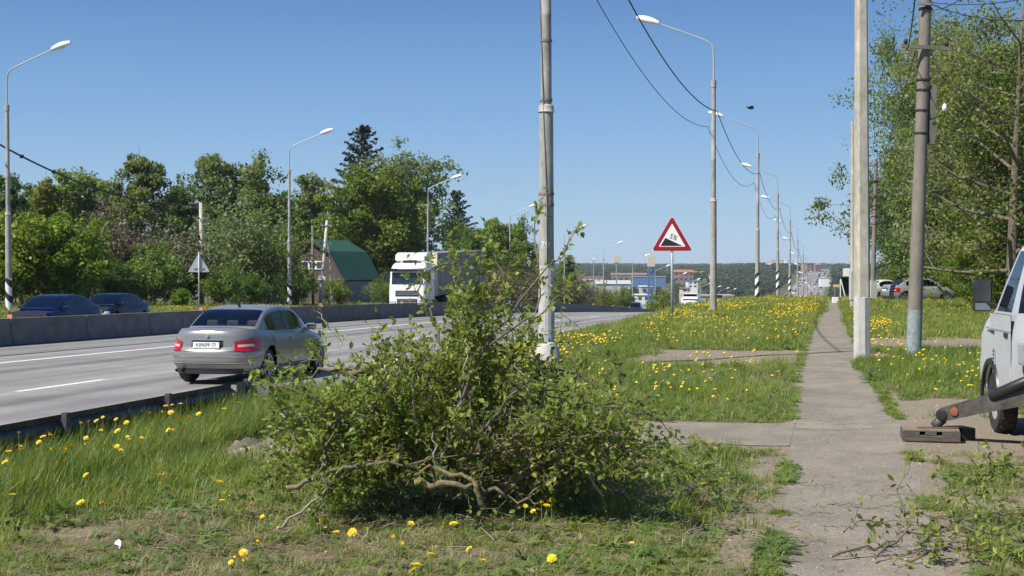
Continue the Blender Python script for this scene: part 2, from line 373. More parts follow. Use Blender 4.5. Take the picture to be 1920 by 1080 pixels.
def ground_mat():
    m, t, n, b = mat_new('ground soil and turf'); b.inputs['Roughness'].default_value = 0.95; b.inputs['Specular IOR Level'].default_value = 0.15
    at_ = n.new('ShaderNodeAttribute'); at_.attribute_name = 'cover'; sp = n.new('ShaderNodeSeparateColor'); t.links.new(at_.outputs['Color'], sp.inputs[0])
    tc = n.new('ShaderNodeTexCoord')
    def noise(s, d=6, r=0.7):
        z = n.new('ShaderNodeTexNoise'); z.inputs['Scale'].default_value = s; z.inputs['Detail'].default_value = d; z.inputs['Roughness'].default_value = r
        t.links.new(tc.outputs['Object'], z.inputs['Vector']); return z.outputs['Fac']
    def ramp(src, stops):
        r = n.new('ShaderNodeValToRGB'); e = r.color_ramp.elements
        while len(e) < len(stops): e.new(0.5)
        for k, (p, c) in enumerate(stops): e[k].position = p; e[k].color = (*c, 1)
        t.links.new(src, r.inputs[0]); return r.outputs[0]
    def mix(f, a, b2):
        x = n.new('ShaderNodeMix'); x.data_type = 'RGBA'; t.links.new(f, x.inputs[0]); t.links.new(a, x.inputs[6]); t.links.new(b2, x.inputs[7]); return x.outputs[2]
    fine = noise(38, 8, 0.75)
    dirt = ramp(fine, [(0.3, (0.14, 0.11, 0.075)), (0.5, (0.25, 0.205, 0.145)), (0.72, (0.38, 0.33, 0.25))])
    turf = ramp(noise(24), [(0.3, (0.05, 0.07, 0.018)), (0.55, (0.10, 0.125, 0.034)), (0.75, (0.19, 0.19, 0.075))])
    thatch = ramp(noise(30), [(0.3, (0.07, 0.055, 0.03)), (0.55, (0.17, 0.135, 0.075)), (0.75, (0.29, 0.24, 0.14))])
    dr = n.new('ShaderNodeMath'); dr.operation = 'MULTIPLY_ADD'; t.links.new(noise(3.0, 4), dr.inputs[0]); dr.inputs[1].default_value = 0.9; 
    sb = n.new('ShaderNodeMath'); sb.operation = 'SUBTRACT'; t.links.new(sp.outputs[1], sb.inputs[0]); sb.inputs[1].default_value = 0.45; t.links.new(sb.outputs[0], dr.inputs[2])
    dr.use_clamp = True
    base = mix(dr.outputs[0], turf, thatch)
    e = n.new('ShaderNodeMath'); e.operation = 'MULTIPLY_ADD'; t.links.new(noise(9, 5), e.inputs[0]); e.inputs[1].default_value = 0.5; t.links.new(sp.outputs[0], e.inputs[2])
    mr = n.new('ShaderNodeMapRange'); mr.inputs['From Min'].default_value = 0.55; mr.inputs['From Max'].default_value = 0.9; t.links.new(e.outputs[0], mr.inputs[0])
    t.links.new(mix(mr.outputs[0], base, dirt), b.inputs['Base Color'])
    bp = n.new('ShaderNodeBump'); bp.inputs['Strength'].default_value = 0.6; bp.inputs['Distance'].default_value = 0.03
    t.links.new(fine, bp.inputs['Height']); t.links.new(bp.outputs[0], b.inputs['Normal'])
    return m
tag(link_mesh('ground', gme, ground_mat(), smooth=True), kind='structure')

# ------------------------------------------------------------------ road, markings, path, sidewalk
def strip(name, lat0, lat1, dlist, h, m, nlat=2, kind='structure', edges=None, parent=None):
    dl = np.asarray(dlist, float); rows = []
    for d in dl:
        if edges is not None:
            e = edges(d); a0, a1 = float(e[1]), float(e[0])
        else: a0, a1 = lat0, lat1
        la = np.linspace(a0, a1, nlat); z = G(la, np.full(nlat, d)) + h
        rows.append([(TH * d - l, d, zz) for l, zz in zip(la, z)])
    mb = MB(); mb.grid(rows); o = mb.build(name, m, parent, smooth=True)
    if kind: o['kind'] = kind
    return o
def asphalt(name, c, fine=90, patch=0.35, streak=True, lo=0.8, hi=1.2):
    m, t, n, b = mat_new(name); b.inputs['Roughness'].default_value = 0.85; b.inputs['Specular IOR Level'].default_value = 0.3
    tc = n.new('ShaderNodeTexCoord'); mp = n.new('ShaderNodeMapping'); mp.inputs['Rotation'].default_value = (0, 0, YAW)
    mp2 = n.new('ShaderNodeMapping'); mp2.inputs['Scale'].default_value = (1.0, 0.03, 1) if streak else (1, 0.7, 1)
    t.links.new(tc.outputs['Object'], mp.inputs[0]); t.links.new(mp.outputs[0], mp2.inputs[0])
    def noise(s, src, d=6):
        z = n.new('ShaderNodeTexNoise'); z.inputs['Scale'].default_value = s; z.inputs['Detail'].default_value = d; z.inputs['Roughness'].default_value = 0.7
        t.links.new(src, z.inputs['Vector']); return z.outputs['Fac']
    a1 = noise(fine, tc.outputs['Object'], 4); a2 = noise(patch, tc.outputs['Object'], 8); a3 = noise(1.3, mp2.outputs[0], 5)
    def mr(src, lo_, hi_):
        r = n.new('ShaderNodeMapRange'); r.inputs['From Min'].default_value = 0.3; r.inputs['From Max'].default_value = 0.7
        r.inputs['To Min'].default_value = lo_; r.inputs['To Max'].default_value = hi_; t.links.new(src, r.inputs[0]); return r.outputs[0]
    def mul(x, y):
        r = n.new('ShaderNodeMath'); r.operation = 'MULTIPLY'; t.links.new(x, r.inputs[0]); t.links.new(y, r.inputs[1]); return r.outputs[0]
    geo_n = n.new('ShaderNodeNewGeometry'); dp_ = n.new('ShaderNodeVectorMath'); dp_.operation = 'DOT_PRODUCT'; dp_.inputs[1].default_value = (math.cos(YAW), -math.sin(YAW), 0)
    t.links.new(geo_n.outputs['Position'], dp_.inputs[0]); n1 = n.new('ShaderNodeTexNoise'); n1.noise_dimensions = '1D'; n1.inputs['Scale'].default_value = 0.9; n1.inputs['Detail'].default_value = 3
    t.links.new(dp_.outputs['Value'], n1.inputs['W']); a4 = n1.outputs['Fac']
    f = mul(mul(mr(a1, 0.6, 1.4), mr(a2, lo, hi)), mul(mr(a3, 0.8, 1.2), mr(a4, 0.70, 1.22)) if streak else mr(a3, 0.75, 1.22))
    vm = n.new('ShaderNodeVectorMath'); vm.operation = 'SCALE'; vm.inputs[0].default_value = c; t.links.new(f, vm.inputs['Scale'])
    t.links.new(vm.outputs[0], b.inputs['Base Color'])
    bp = n.new('ShaderNodeBump'); bp.inputs['Strength'].default_value = 0.5; bp.inputs['Distance'].default_value = 0.01
    t.links.new(a1, bp.inputs['Height']); t.links.new(bp.outputs[0], b.inputs['Normal']); return m
M['asphalt'] = asphalt('road asphalt', (0.238, 0.230, 0.214))
M['asphalt_old'] = asphalt('median asphalt', (0.23, 0.22, 0.20), patch=0.5)
M['asphalt_walk'] = asphalt('worn footpath asphalt', (0.235, 0.200, 0.153), fine=60, patch=1.4, streak=False, lo=0.86, hi=1.14)
rd = np.concatenate([np.arange(-30, 350, 3.0), np.arange(350, 3300, 40.0)])
strip('road', 8.4, 21.3, rd, 0.0, M['asphalt'], 4)
strip('road_median', 21.3, 27.0, rd, -0.02, M['asphalt_old'], 3)
strip('road', 27.0, 35.6, rd, 0.0, M['asphalt'], 3)
strip('kerb_seam', 21.18, 21.34, np.arange(-10, 300, 3.0), 0.006, M['black'], 2)
dl = np.arange(-10, 301, 3.0)
strip('road_marking', 9.42, 9.60, dl, 0.006, M['line'])
strip('road_marking', 19.35, 19.55, dl, 0.006, M['line'])
strip('road_marking', 28.0, 28.18, dl, 0.006, M['line'])
strip('road_marking', 35.0, 35.18, dl, 0.006, M['line'])
d0 = 25.0
for k in range(-2, 24):
    s0 = d0 + k * 11.7
    strip('road_marking', 14.12, 14.30, np.linspace(s0, s0 + 3.0, 3), 0.006, M['line'])
wd = np.concatenate([np.arange(1, 60, 0.25), np.arange(60, 180, 2.0)])
strip('sidewalk', 0, 0, wd, 0.004, M['asphalt_walk'], 6, edges=sidewalk_edges)
# asphalt cross path to the left of the sidewalk and worn dirt to the right
def crosspath(lat_a, lat_b, da, db, name, m, seed, h=0.008):
    rows = []
    for l in np.linspace(lat_a, lat_b, 40):
        e0 = da + 0.28 * (float(fbm(l, 0, 1.3, seed)) - 0.5) * 2; e1 = db + 0.28 * (float(fbm(l, 9, 1.3, seed)) - 0.5) * 2
        e0 -= 0.03 * abs(l); e1 += 0.05 * abs(l) * (1 if l < 0 else -0.6)
        rows.append([(TH * d - l, d, float(G(l, d)) + h) for d in np.linspace(e0, e1, 6)])
    mb = MB(); mb.grid(rows); return tag(mb.build(name, m, smooth=True), kind='structure')
crosspath(0.46, 6.0, 14.8, 17.0, 'path', M['asphalt_walk'], 41)
# cracks across the sidewalk
crk = MB()
for (dd, l0, l1) in ((16.9, -0.7, 0.5), (18.4, 0.1, 0.5), (24.0, -0.5, 0.1), (28.5, -0.5, 0.6), (11.6, -0.68, -0.2), (10.7, 0.0, 0.35), (16.3, -0.55, 0.45), (11.0, -0.5, -0.1), (12.1, 0.0, 0.3), (10.2, -0.65, -0.35), (21.5, -0.3, 0.5), (9.6, 0.05, 0.34), (14.2, -0.7, -0.35)):
    pts = []; n_ = 16
    for i in range(n_):
        l = l0 + (l1 - l0) * i / (n_ - 1); d = dd + 0.10 * (random.random() - 0.5) + 0.05 * math.sin(i * 0.5)
        pts.append((l, d, 0.003 + 0.008 * random.random()))
    rows = [[(TH * (d - ww) - l, d - ww, float(G(l, d)) + 0.013), (TH * (d + ww) - l, d + ww, float(G(l, d)) + 0.013)] for l, d, ww in pts]
    crk.grid(rows)
tag(crk.build('sidewalk_crack', mat('crack dirt', (0.09, 0.075, 0.055), 0.95, var=0.3, scale=20)), kind='structure')

# ------------------------------------------------------------------ concrete median barrier, block by block
BL = 25.0; prof = [(-0.20, 0.0), (-0.19, 0.08), (-0.16, 0.30), (-0.12, 0.80), (0.12, 0.80), (0.16, 0.30), (0.19, 0.08), (0.20, 0.0)]
BLEN = 4.5
bmb = MB(); n_ = len(prof); c_ = 0.03
def ring(y, k): return [(u * k, y, v * (1 if v < 0.5 else 1 - (1 - k) * 0.3)) for u, v in prof]
rows = [ring(0.02, 0.94), ring(0.02 + c_, 1.0), ring(BLEN - 0.02 - c_, 1.0), ring(BLEN - 0.02, 0.94)]
bmb.grid([r + [r[0]] for r in rows]); bmb.add(rows[0], [tuple(range(n_))]); bmb.add(rows[-1], [tuple(range(n_ - 1, -1, -1))])
bme = bmb.mesh('barrier_block'); bme.materials.append(M['barrier'])
rfm = MB().bevbox((0, 0, 0.05), (0.16, 0.05, 0.12), 0.012).mesh('reflector'); rfm.materials.append(M['pink'])
def zone_label(px):
    for x1, s in ((-10, 'beyond the left edge'), (100, 'in front of the blue sedan'), (290, 'in front of the dark navy sedan'), (350, 'left of the silver sedan'), (640, 'behind the silver sedan'), (730, 'below the green roofed house'), (850, 'in front of the white lorry'), (1010, 'behind the brush pile top and the numbered pole'), (1120, 'just right of the numbered lamp pole'), (1400, 'where the barrier sinks over the brow of the hill')):
        if px < x1: return s
    return 'far down the hill'
for k in range(-6, 62):
    d = 43.5 + k * BLEN * math.cos(YAW)
    if d < 12 or d > 290: continue
    p = P(BL, d); p2 = P(BL, d + BLEN * math.cos(YAW))
    root = empty('barrier_block', p, -YAW)
    px = 960 + F * ((p.x + p2.x) / 2) / ((p.y + p2.y) / 2); zl = zone_label(px)
    tag(root, 'grey concrete median barrier block ' + zl, 'barrier', 'barrier blocks ' + zl)
    sl_ = math.atan2(p2.z - p.z, BLEN)
    c = bpy.data.objects.new('concrete_block', bme); COL.objects.link(c); c.parent = root; c.rotation_euler = (sl_, 0, 0)
    if k % 3 == 0:
        r = bpy.data.objects.new('reflector', rfm); COL.objects.link(r); r.parent = root; r.location = (0, 0.15, 0.80)

# ------------------------------------------------------------------ guard rail, seen from behind
gr = empty('guard_rail', P(7.0, 9), -YAW, 'dark steel guard rail with a rounded end behind the roadside grass', 'guard rail')
def wprof(y):
    return [(0.0, 0.75, 0), (-0.045, 0.735, 0), (-0.05, 0.69, 0), (0.02, 0.645, 0), (0.02, 0.60, 0), (-0.05, 0.555, 0), (-0.045, 0.51, 0), (0.0, 0.495, 0)]
g0 = float(G(7.0, 9)); mb = MB(); rows = []
S_ = 1 / math.cos(YAW)
for d in np.arange(-6, 17.3, 0.6):
    z = -0.19 - (d - 9) * 0.003 - g0 - 0.03
    rows.append([((u), (d - 9) * S_, z + v) for u, v, _ in wprof(0)])
mb.grid(rows)
rail_m = mat('rusty dull steel', (0.06, 0.06, 0.058), 0.6, 0.3, var=0.3, scale=10, col2=(0.11, 0.105, 0.10))
mb.build('rail', rail_m, gr, sharp=60)
for d in np.arange(-5, 17.5, 2.0):
    MB().box((0.06, (d - 9) * S_, 0.02), (0.05, 0.07, 1.05)).build('post', rail_m, gr)
    MB().box((0.035, (d - 9) * S_, 0.42), (0.03, 0.07, 0.12)).build('bracket', rail_m, gr)
e = MB(); yend = (16.8 - 9) * S_
rows = []
for i in range(9):
    t = i / 8 * math.pi * 0.95
    rows.append([(0.02 + 0.24 * (1 - math.cos(t)) / 2 * 1.6, yend + 0.28 * math.sin(t), -0.19 - g0 - 0.05 + v) for v in (0.75, 0.66, 0.625, 0.58, 0.495)])
e.grid(rows); e.build('end_terminal', mat('dull end terminal', (0.17, 0.175, 0.16), 0.6, 0.2, var=0.2), gr, sharp=60)
# ------------------------------------------------------------------ street lamps
def stripes_mat():
    m, t, n, b = mat_new('black and white diagonal bands'); b.inputs['Roughness'].default_value = 0.7
    tc = n.new('ShaderNodeTexCoord'); sx = n.new('ShaderNodeSeparateXYZ'); t.links.new(tc.outputs['Object'], sx.inputs[0])
    a = n.new('ShaderNodeMath'); a.operation = 'MULTIPLY_ADD'; a.inputs[1].default_value = -1.6; t.links.new(sx.outputs[0], a.inputs[0])
    z = n.new('ShaderNodeMath'); z.operation = 'MULTIPLY'; z.inputs[1].default_value = 1.35; t.links.new(sx.outputs[2], z.inputs[0]); t.links.new(z.outputs[0], a.inputs[2])
    f = n.new('ShaderNodeMath'); f.operation = 'FRACT'; t.links.new(a.outputs[0], f.inputs[0])
    g = n.new('ShaderNodeMath'); g.operation = 'GREATER_THAN'; g.inputs[1].default_value = 0.45; t.links.new(f.outputs[0], g.inputs[0])
    x = n.new('ShaderNodeMix'); x.data_type = 'RGBA'; x.inputs[6].default_value = (0.02, 0.02, 0.02, 1); x.inputs[7].default_value = (0.78, 0.78, 0.76, 1)
    t.links.new(g.outputs[0], x.inputs[0]); t.links.new(x.outputs[2], b.inputs['Base Color']); return m
M['stripes'] = stripes_mat()
def lathe_tube(prof, n=14):
    mb = MB(); mb.lathe(prof, n); return mb
def lamp_meshes():
    d = {}
    lo = lathe_tube([(0.155, -0.6), (0.150, 0), (0.132, 4.78), (0.132, 4.80), (0.105, 4.84)], 16); d['lower_post'] = (lo, M['concrete'])
    up = lathe_tube([(0.105, 4.80), (0.100, 6.5), (0.104, 6.52), (0.104, 6.56), (0.099, 6.58), (0.092, 9.60), (0.115, 9.62), (0.115, 9.92), (0.05, 9.94)], 14); d['upper_post'] = (up, M['concrete'])
    bd = lathe_tube([(0.158, 4.74), (0.142, 4.76), (0.142, 4.85), (0.118, 4.87)], 14); d['joint_collar'] = (bd, M['concrete_pale'])
    arm = MB(); pts = [(0, 0, 9.9), (0, 0, 10.9), (-0.02, 0, 11.25), (-0.10, 0, 11.45), (-0.28, 0, 11.60), (-0.6, 0, 11.74), (-1.5, 0, 12.10), (-2.45, 0, 12.46)]
    arm.tube(pts, [0.045, 0.042, 0.04, 0.038, 0.036, 0.034, 0.032, 0.03], 8); d['arm'] = (arm, M['grey_paint'])
    # lamp head: flattened tapering shell
    h = MB(); rows = []
    for i in range(11):
        t = i / 10; x = -2.35 - 0.96 * t; wv = 0.17 * math.sin(math.pi * (0.10 + 0.82 * t)) ** 0.6; zc = 12.43 + 0.30 * t * 0.88
        rows.append([(x, wv * math.cos(a), zc + (0.21 if math.sin(a) > 0 else 0.11) * math.sin(a) * (0.55 + 0.45 * math.sin(math.pi * t))) for a in [2 * math.pi * k / 12 for k in range(12)]])
    h.grid(rows, close=True); h.add(rows[0], [tuple(range(12))]); h.add(rows[-1], [tuple(range(11, -1, -1))]); d['lamp_head'] = (h, M['lamp'])
    l = MB(); rows = []
    for i in range(7):
        t = i / 6; x = -2.72 - 0.42 * t; r = 0.115 * math.sin(math.pi * (0.08 + 0.84 * t)); zc = 12.43 + 0.30 * (t * 0.42 + 0.36) * 1.0 - 0.03
        rows.append([(x, r * math.cos(a), zc - 0.10 * abs(math.sin(a)) * math.sin(math.pi * (0.1 + 0.8 * t))) for a in [math.pi * k / 8 for k in range(9)]])
    l.grid(rows); d['lens'] = (l, M['lamp_glass'])
    out = {}
    for k, (mb, m) in d.items():
        me = mb.mesh(k); bm = bmesh.new(); bm.from_mesh(me); bmesh.ops.recalc_face_normals(bm, faces=bm.faces); bm.to_mesh(me); bm.free()
        me.materials.append(m); me.polygons.foreach_set('use_smooth', [True] * len(me.polygons)); me.set_sharp_from_angle(angle=R(40)); out[k] = me
    return out
LM = lamp_meshes()
bandme = lathe_tube([(0.157, 0.0), (0.153, 1.75)], 16).mesh('painted_band'); bandme.materials.append(M['stripes'])
whiteme = lathe_tube([(0.156, 0.0), (0.150, 1.9)], 16).mesh('painted_band'); whiteme.materials.append(M['concrete_white'])
def text_mesh(body, size, ext=0.002):
    c = bpy.data.curves.new('t', 'FONT'); c.body = body; c.size = size; c.align_x = 'CENTER'; c.align_y = 'CENTER'; c.extrude = ext; c.resolution_u = 3
    o = bpy.data.objects.new('t', c); COL.objects.link(o); dg = bpy.context.evaluated_depsgraph_get()
    me = bpy.data.meshes.new_from_object(o.evaluated_get(dg)); bpy.data.objects.remove(o); return me
def street_lamp(p, rz, label, group, band=None, lean=(0, 0), sub=None):
    root = empty('street_lamp', p, rz, label, 'street lamp', group)
    root.rotation_euler = (lean[0], lean[1], rz)
    for k in ('lower_post', 'upper_post', 'joint_collar', 'arm', 'lamp_head'):
        o = bpy.data.objects.new(k, LM[k]); COL.objects.link(o); o.parent = root
        if k == 'lamp_head': hd = o
    o = bpy.data.objects.new('lens', LM['lens']); COL.objects.link(o); o.parent = hd
    if band: o = bpy.data.objects.new('painted_band', band); COL.objects.link(o); o.parent = root
    return root
# right-hand row: arms reach over the road (towards +lat, i.e. local -x)
GR, GL_ = 'street lamps along the right verge', 'street lamps along the far side of the road'
right_ds = [26.7 + 35.0 * k for k in range(0, 16)]
lampR = []
labsR = ['thick concrete lamp post numbered 29 rising from white base behind the brush pile',
         'street lamp with unpainted post just right of the triangular slope sign',
         'street lamp with largest black and white bands, right of the white car',
         'street lamp with middle-sized striped post base above the dandelion verge',
         'street lamp with smallest striped post base above the dandelion verge']
for k, d in enumerate(right_ds):
    la = 5.34 if k == 0 else 5.2
    h = 0.0
    lab = labsR[k] if k < 5 else 'distant bare street lamp in the row descending the hill left of the sidewalk'
    p = P(la, d); 
    lampR.append(street_lamp(p, -YAW, lab, GR if k < 5 else 'distant street lamps beyond the dandelion brow', stripes_ := (bandme if k in (2, 3, 4) else (whiteme if k == 0 else None)), lean=(0, R([-0.12, 0.0, 0.2, -0.2, 0.1, 0][min(k, 5)]))))
    if k in (2, 3, 4):     # painted from the height where the verge crest shows it
        for ch in lampR[-1].children:
            if ch.name.startswith('painted_band'): ch.location.z = [0, 0, 0.15, 1.15, 1.6][k]; 
    if k >= 2:
        lampR[-1].location.z = [0, 0, 0.0, 0.0, 0.0][k] + p.z if k < 5 else p.z
# numbered pole extras
r0 = lampR[0]
b = MB(); b.lathe([(0.160, 0.0), (0.160, 0.46), (0.18, 0.42), (0.235, 0.20), (0.26, 0.0), (0.27, -0.3)], 18)
for v in range(len(b.v)):
    x, y, z = b.v[v]; 
    if z < 0.5: b.v[v] = (x + 0.07 * (0.5 - z) + 0.02 * math.sin(7 * y), y, z + 0.03 * math.sin(9 * x))
b.build('concrete_footing', M['concrete_white'], r0, smooth=True)
tm = text_mesh('29', 0.185, 0.003); tm.materials.append(M['white'])
for v in tm.vertices:                         # wrap the number round the post
    u, vv, e = v.co; an = u / 0.150 - math.pi / 2 - 0.25; rr = 0.1445 + e
    v.co = (rr * math.cos(an), rr * math.sin(an), vv + 2.27)
o = bpy.data.objects.new('post_number', tm); COL.objects.link(o); o.parent = r0; o.rotation_euler = (0, 0, YAW + 0.05)
w_ = MB(); w_.tube([(-0.11, -0.05, 9.0), (-0.115, -0.07, 7.0), (-0.07, -0.09, 6.0), (-0.02, -0.14, 4.6), (0.04, -0.15, 3.0), (0.05, -0.155, 1.9)], 0.010, 5); w_.build('ground_wire', M['concrete_dark'], r0, smooth=True)
for z_, rr in ((3.02, 0.147), (3.22, 0.146), (6.05, 0.112), (4.95, 0.116)):
    lathe_tube([(rr, z_ - 0.02), (rr + 0.004, z_), (rr, z_ + 0.03)], 16).build('clamp_band', M['concrete_dark'], r0, smooth=True)
left_ds = [68 + 35.0 * k for k in range(0, 14)]
labsL = ['street lamp at the left edge with banded base behind the blue sedan',
         'street lamp with striped base just left of the green roofed house',
         'street lamp rising directly behind the white lorry', 'street lamp between the bushy tree and the brush pile top',
         'far side street lamp seen just right of the numbered pole', 'far side street lamp left of the square cream billboard',
         'far side street lamp between the two cream billboards', 'far side street lamp just left of the triangular slope sign']
for k, d in enumerate(left_ds):
    lab = labsL[k] if k < 8 else 'distant street lamp on the far side of the road down the hill'
    lp = street_lamp(P(39.0, d), math.pi - YAW, lab, GL_ if k < 8 else 'distant far side street lamps', bandme if k < 2 else None, lean=(0, R([0.3, 0, -0.2, 0, 0.2, 0, 0, 0][min(k, 7)])))

# ------------------------------------------------------------------ overhead cables
def cable(a, b, sag, r, label, group=None, beads=0):
    a = Vector(a); b = Vector(b); n_ = 40; pts = []
    for i in range(n_ + 1):
        t = i / n_; p = a.lerp(b, t); p.z -= sag * 4 * t * (1 - t); pts.append(p)
    root = empty('overhead_cable', a, 0, label, 'cable', group); L = [p - a for p in pts]
    MB().tube(L, r, 6).build('sheath', M['wire'], root, smooth=True)
    for i in range(beads):
        t = (i + 0.5) / beads; k = t * n_; j = int(k); q = L[j].lerp(L[min(j + 1, n_)], k - j)
        MB().bevbox(q, (r * 4, r * 5, r * 4), r).build('cable_clip', M['wire'], root)
    return root
def lampat(k, h, dx=0.0):
    p = P(5.2, right_ds[k]); return Vector((p.x + dx, p.y, p.z + h))
names = ['from the numbered pole to the pole right of the slope sign', 'between the pole by the slope sign and the first striped pole', 'between the first and second striped poles', 'between the second and third striped poles']
cable(lampat(0, 9.35, 0.14), lampat(1, 8.6, 0.15), 1.0, 0.020, 'thick black twisted cable from the numbered pole to the pole beside the slope sign')
cable(lampat(0, 8.55, -0.14), lampat(1, 7.95, -0.25), 1.05, 0.011, 'thin lower cable from the numbered pole to the pole beside the slope sign')
for k in range(1, 4):
    cable(lampat(k, 8.6, 0.15), lampat(k + 1, 8.6, 0.15), 0.9, 0.018, 'thick upper cable sagging ' + names[k])
    cable(lampat(k, 7.95, -0.25), lampat(k + 1, 7.95, -0.25), 1.1, 0.012, 'thin lower cable sagging ' + names[k])
for k in range(4, 8): cable(lampat(k, 8.6, 0.15), lampat(k + 1, 8.6, 0.15), 0.9, 0.024, 'distant cable sagging between the bare lamp posts down the hill', 'distant cables')
cable(W(-60, 236, 66), W(378, 384, 100), 1.1, 0.045, 'dark sagging cable crossing the sky above the trees at the far left', beads=9)
cable(W(378, 384, 100), W(608, 432, 110), 0.9, 0.02, 'thin cable between the straight pale pole and the leaning pole by the house')

# ------------------------------------------------------------------ warning sign 5%
sp_ = on_ground(1260, 598); sg = empty('slope_warning_sign', sp_, -YAW * 0.55, 'red bordered triangular warning sign reading 5% on a grey post in the grass', 'road sign')
sc_ = sp_.y / F
hc = EYE - (470 - HZ) * sc_ - sp_.z      # height of lower edge of the triangle
MB().tube([(0, 0, -0.4), (0, 0, hc + 1.0)], 0.045, 12).build('post', M['grey_paint'], sg, smooth=True)
def rtri(side, z0, y, thick, r=0.06):
    H = side * 0.866; c = [(-side / 2, z0), (side / 2, z0), (0, z0 + H)]; poly = []
    for i in range(3):
        p = Vector(c[i]); pa = (Vector(c[i - 1]) - p).normalized(); pb = (Vector(c[(i + 1) % 3]) - p).normalized()
        A = p + pa * r * 1.732; B = p + pb * r * 1.732; ctr = p + (pa + pb).normalized() * r * 2
        for t in np.linspace(0, 1, 5):
            q = A.lerp(B, t); q = ctr + (q - ctr).normalized() * r; poly.append((q.x, q.y))
    return poly
S = 72 * sc_ * 1.0 + 0.06
back = MB().prism(rtri(S, hc, 0, 0), -0.075, -0.05); back.build('sign_panel', M['red'], sg)
MB().prism(rtri(S + 0.03, hc - 0.01, 0, 0), -0.05, -0.044).build('panel_back', M['white'], sg)
MB().prism(rtri(S * 0.67, hc + S * 0.098, 0, 0, 0.02), -0.079, -0.0755).build('white_field', M['white'], sg)
tz = hc + S * 0.118
MB().prism([(-S * 0.285, tz), (S * 0.26, tz), (-S * 0.165, tz + S * 0.20)], -0.083, -0.0795).build('black_wedge', M['ink'], sg)
tx = text_mesh('5%', 0.25, 0.002); tx.materials.append(M['ink']); o = bpy.data.objects.new('sign_text', tx); COL.objects.link(o); o.parent = sg
o.location = (S * 0.035, -0.083, tz + S * 0.215); o.rotation_euler = (R(90), R(22), 0); o.scale = (0.95, 1, 1)
# sign seen from behind on the far verge
p = at(373, 84); s2 = empty('road_sign_back', p, R(14), 'grey back of a triangular sign on a thin post beyond the barrier', 'road sign')
MB().tube([(0, 0, -0.3), (0, 0, 3.6)], 0.035, 8).build('post', M['grey_paint'], s2, smooth=True)
MB().prism(rtri(1.28, 2.40, 0, 0), 0.05, 0.07).build('sign_panel', mat('pale zinc sheet', (0.50, 0.52, 0.53), 0.6), s2)
MB().box((0, 0.03, 2.62), (0.6, 0.03, 0.05)).build('bracket', M['steel'], s2)

# ------------------------------------------------------------------ utility poles
def square_pole(p, h, w0, w1, lean, m, label, rz=0.1):
    root = empty('utility_pole', p, rz, label, 'utility pole'); root.rotation_euler = (lean[0], lean[1], rz)
    mb = MB(); rows = []
    for i in range(9):
        t = i / 8; ww = w0 + (w1 - w0) * t; c = 0.18 * ww
        oc = [(-ww/2 + c, -ww/2), (ww/2 - c, -ww/2), (ww/2, -ww/2 + c), (ww/2, ww/2 - c), (ww/2 - c, ww/2), (-ww/2 + c, ww/2), (-ww/2, ww/2 - c), (-ww/2, -ww/2 + c)]
        rows.append([(x, y, -0.5 + (h + 0.5) * t) for x, y in oc])
    mb.grid(rows, close=True); mb.add(rows[-1], [tuple(range(8))]); mb.build('shaft', m, root, sharp=35); return root
pw = square_pole(on_ground(1617, 674), 9.5, 0.29, 0.20, (0, R(-0.35)), M['concrete_pale'], 'tall pale square concrete pole standing at the right edge of the sidewalk')
MB().lathe([(0.178, -0.1), (0.172, 1.25), (0.1, 1.27)], 8).build('whitewashed_base', M['concrete_white'], pw)
pw2 = square_pole(at(1600, 66), 8.6, 0.26, 0.19, (0, R(-0.2)), M['concrete_pale'], 'slim pale concrete pole half hidden behind the tall square one')
MB().box((0, 0, 1.1), (0.30, 0.30, 1.3)).build('whitewashed_base', M['concrete_white'], pw2)
def dark_pole(px, py, d, h, lean, label, painted=True, brace=True):
    p = at(px, d); root = empty('utility_pole', p, 0.15, label, 'utility pole'); root.rotation_euler = (R(0.2), lean, 0.15)
    MB().tube([(0, 0, -0.5), (0, 0, 2), (0, 0, 4), (0, 0, h)], [0.148, 0.140, 0.128, 0.10], 10).build('shaft', M['concrete_dark'], root, sharp=40)
    if painted: MB().tube([(0, 0, 0.0), (0, 0, 1.0)], [0.152, 0.148], 10).build('painted_base', mat('pale blue paint', (0.25, 0.285, 0.285), 0.8, var=0.3, scale=9, bump=0.3), root, sharp=40)
    MB().box((-0.02, -0.14, 6.15), (1.05, 0.06, 0.07)).build('crossarm', M['concrete_dark'], root)
    for x in (-0.45, 0.40): MB().lathe([(0.0, 6.18), (0.035, 6.19), (0.045, 6.25), (0.03, 6.29), (0.0, 6.30)], 8, c=(x, -0.14, 0)).build('insulator', M['wire'], root, smooth=True)
    MB().box((-0.02, -0.14, 7.0), (0.5, 0.05, 0.05)).build('bracket', M['steel'], root)
    for z in (4.45, 4.9, 5.3, 5.5, 6.9): MB().lathe([(0.125, z), (0.137, z + 0.01), (0.137, z + 0.04), (0.125, z + 0.05)], 10).build('wire_band', M['wire'], root)
    if brace: MB().box((0.20, 0.0, 4.85), (0.13, 0.13, 1.15)).build('spliced_post', M['concrete_dark'], root)
    return root
dp = dark_pole(1713, 680, 28.4, 9.0, R(1.8), 'dark weathered pole with pale blue painted foot and crossarm right of the sidewalk')
MB().lathe([(0.0, 4.92), (0.045, 4.92), (0.05, 5.0), (0.03, 5.06), (0.0, 5.08)], 8, c=(0.42, -0.1, 0)).build('insulator', M['white'], dp, smooth=True)
MB().tube([(0.14, -0.1, 4.75), (0.42, -0.1, 4.85), (0.42, -0.1, 4.95)], 0.012, 5).build('hook', M['wire'], dp)
p2_ = dark_pole(1636, 565, 82, 8.2, R(1.2), 'farther grey utility pole with crossarm in front of the right hand trees', painted=False, brace=False)
MB().box((0, 0, 0.75), (0.36, 0.36, 1.0)).build('whitewashed_base', M['concrete_white'], p2_)
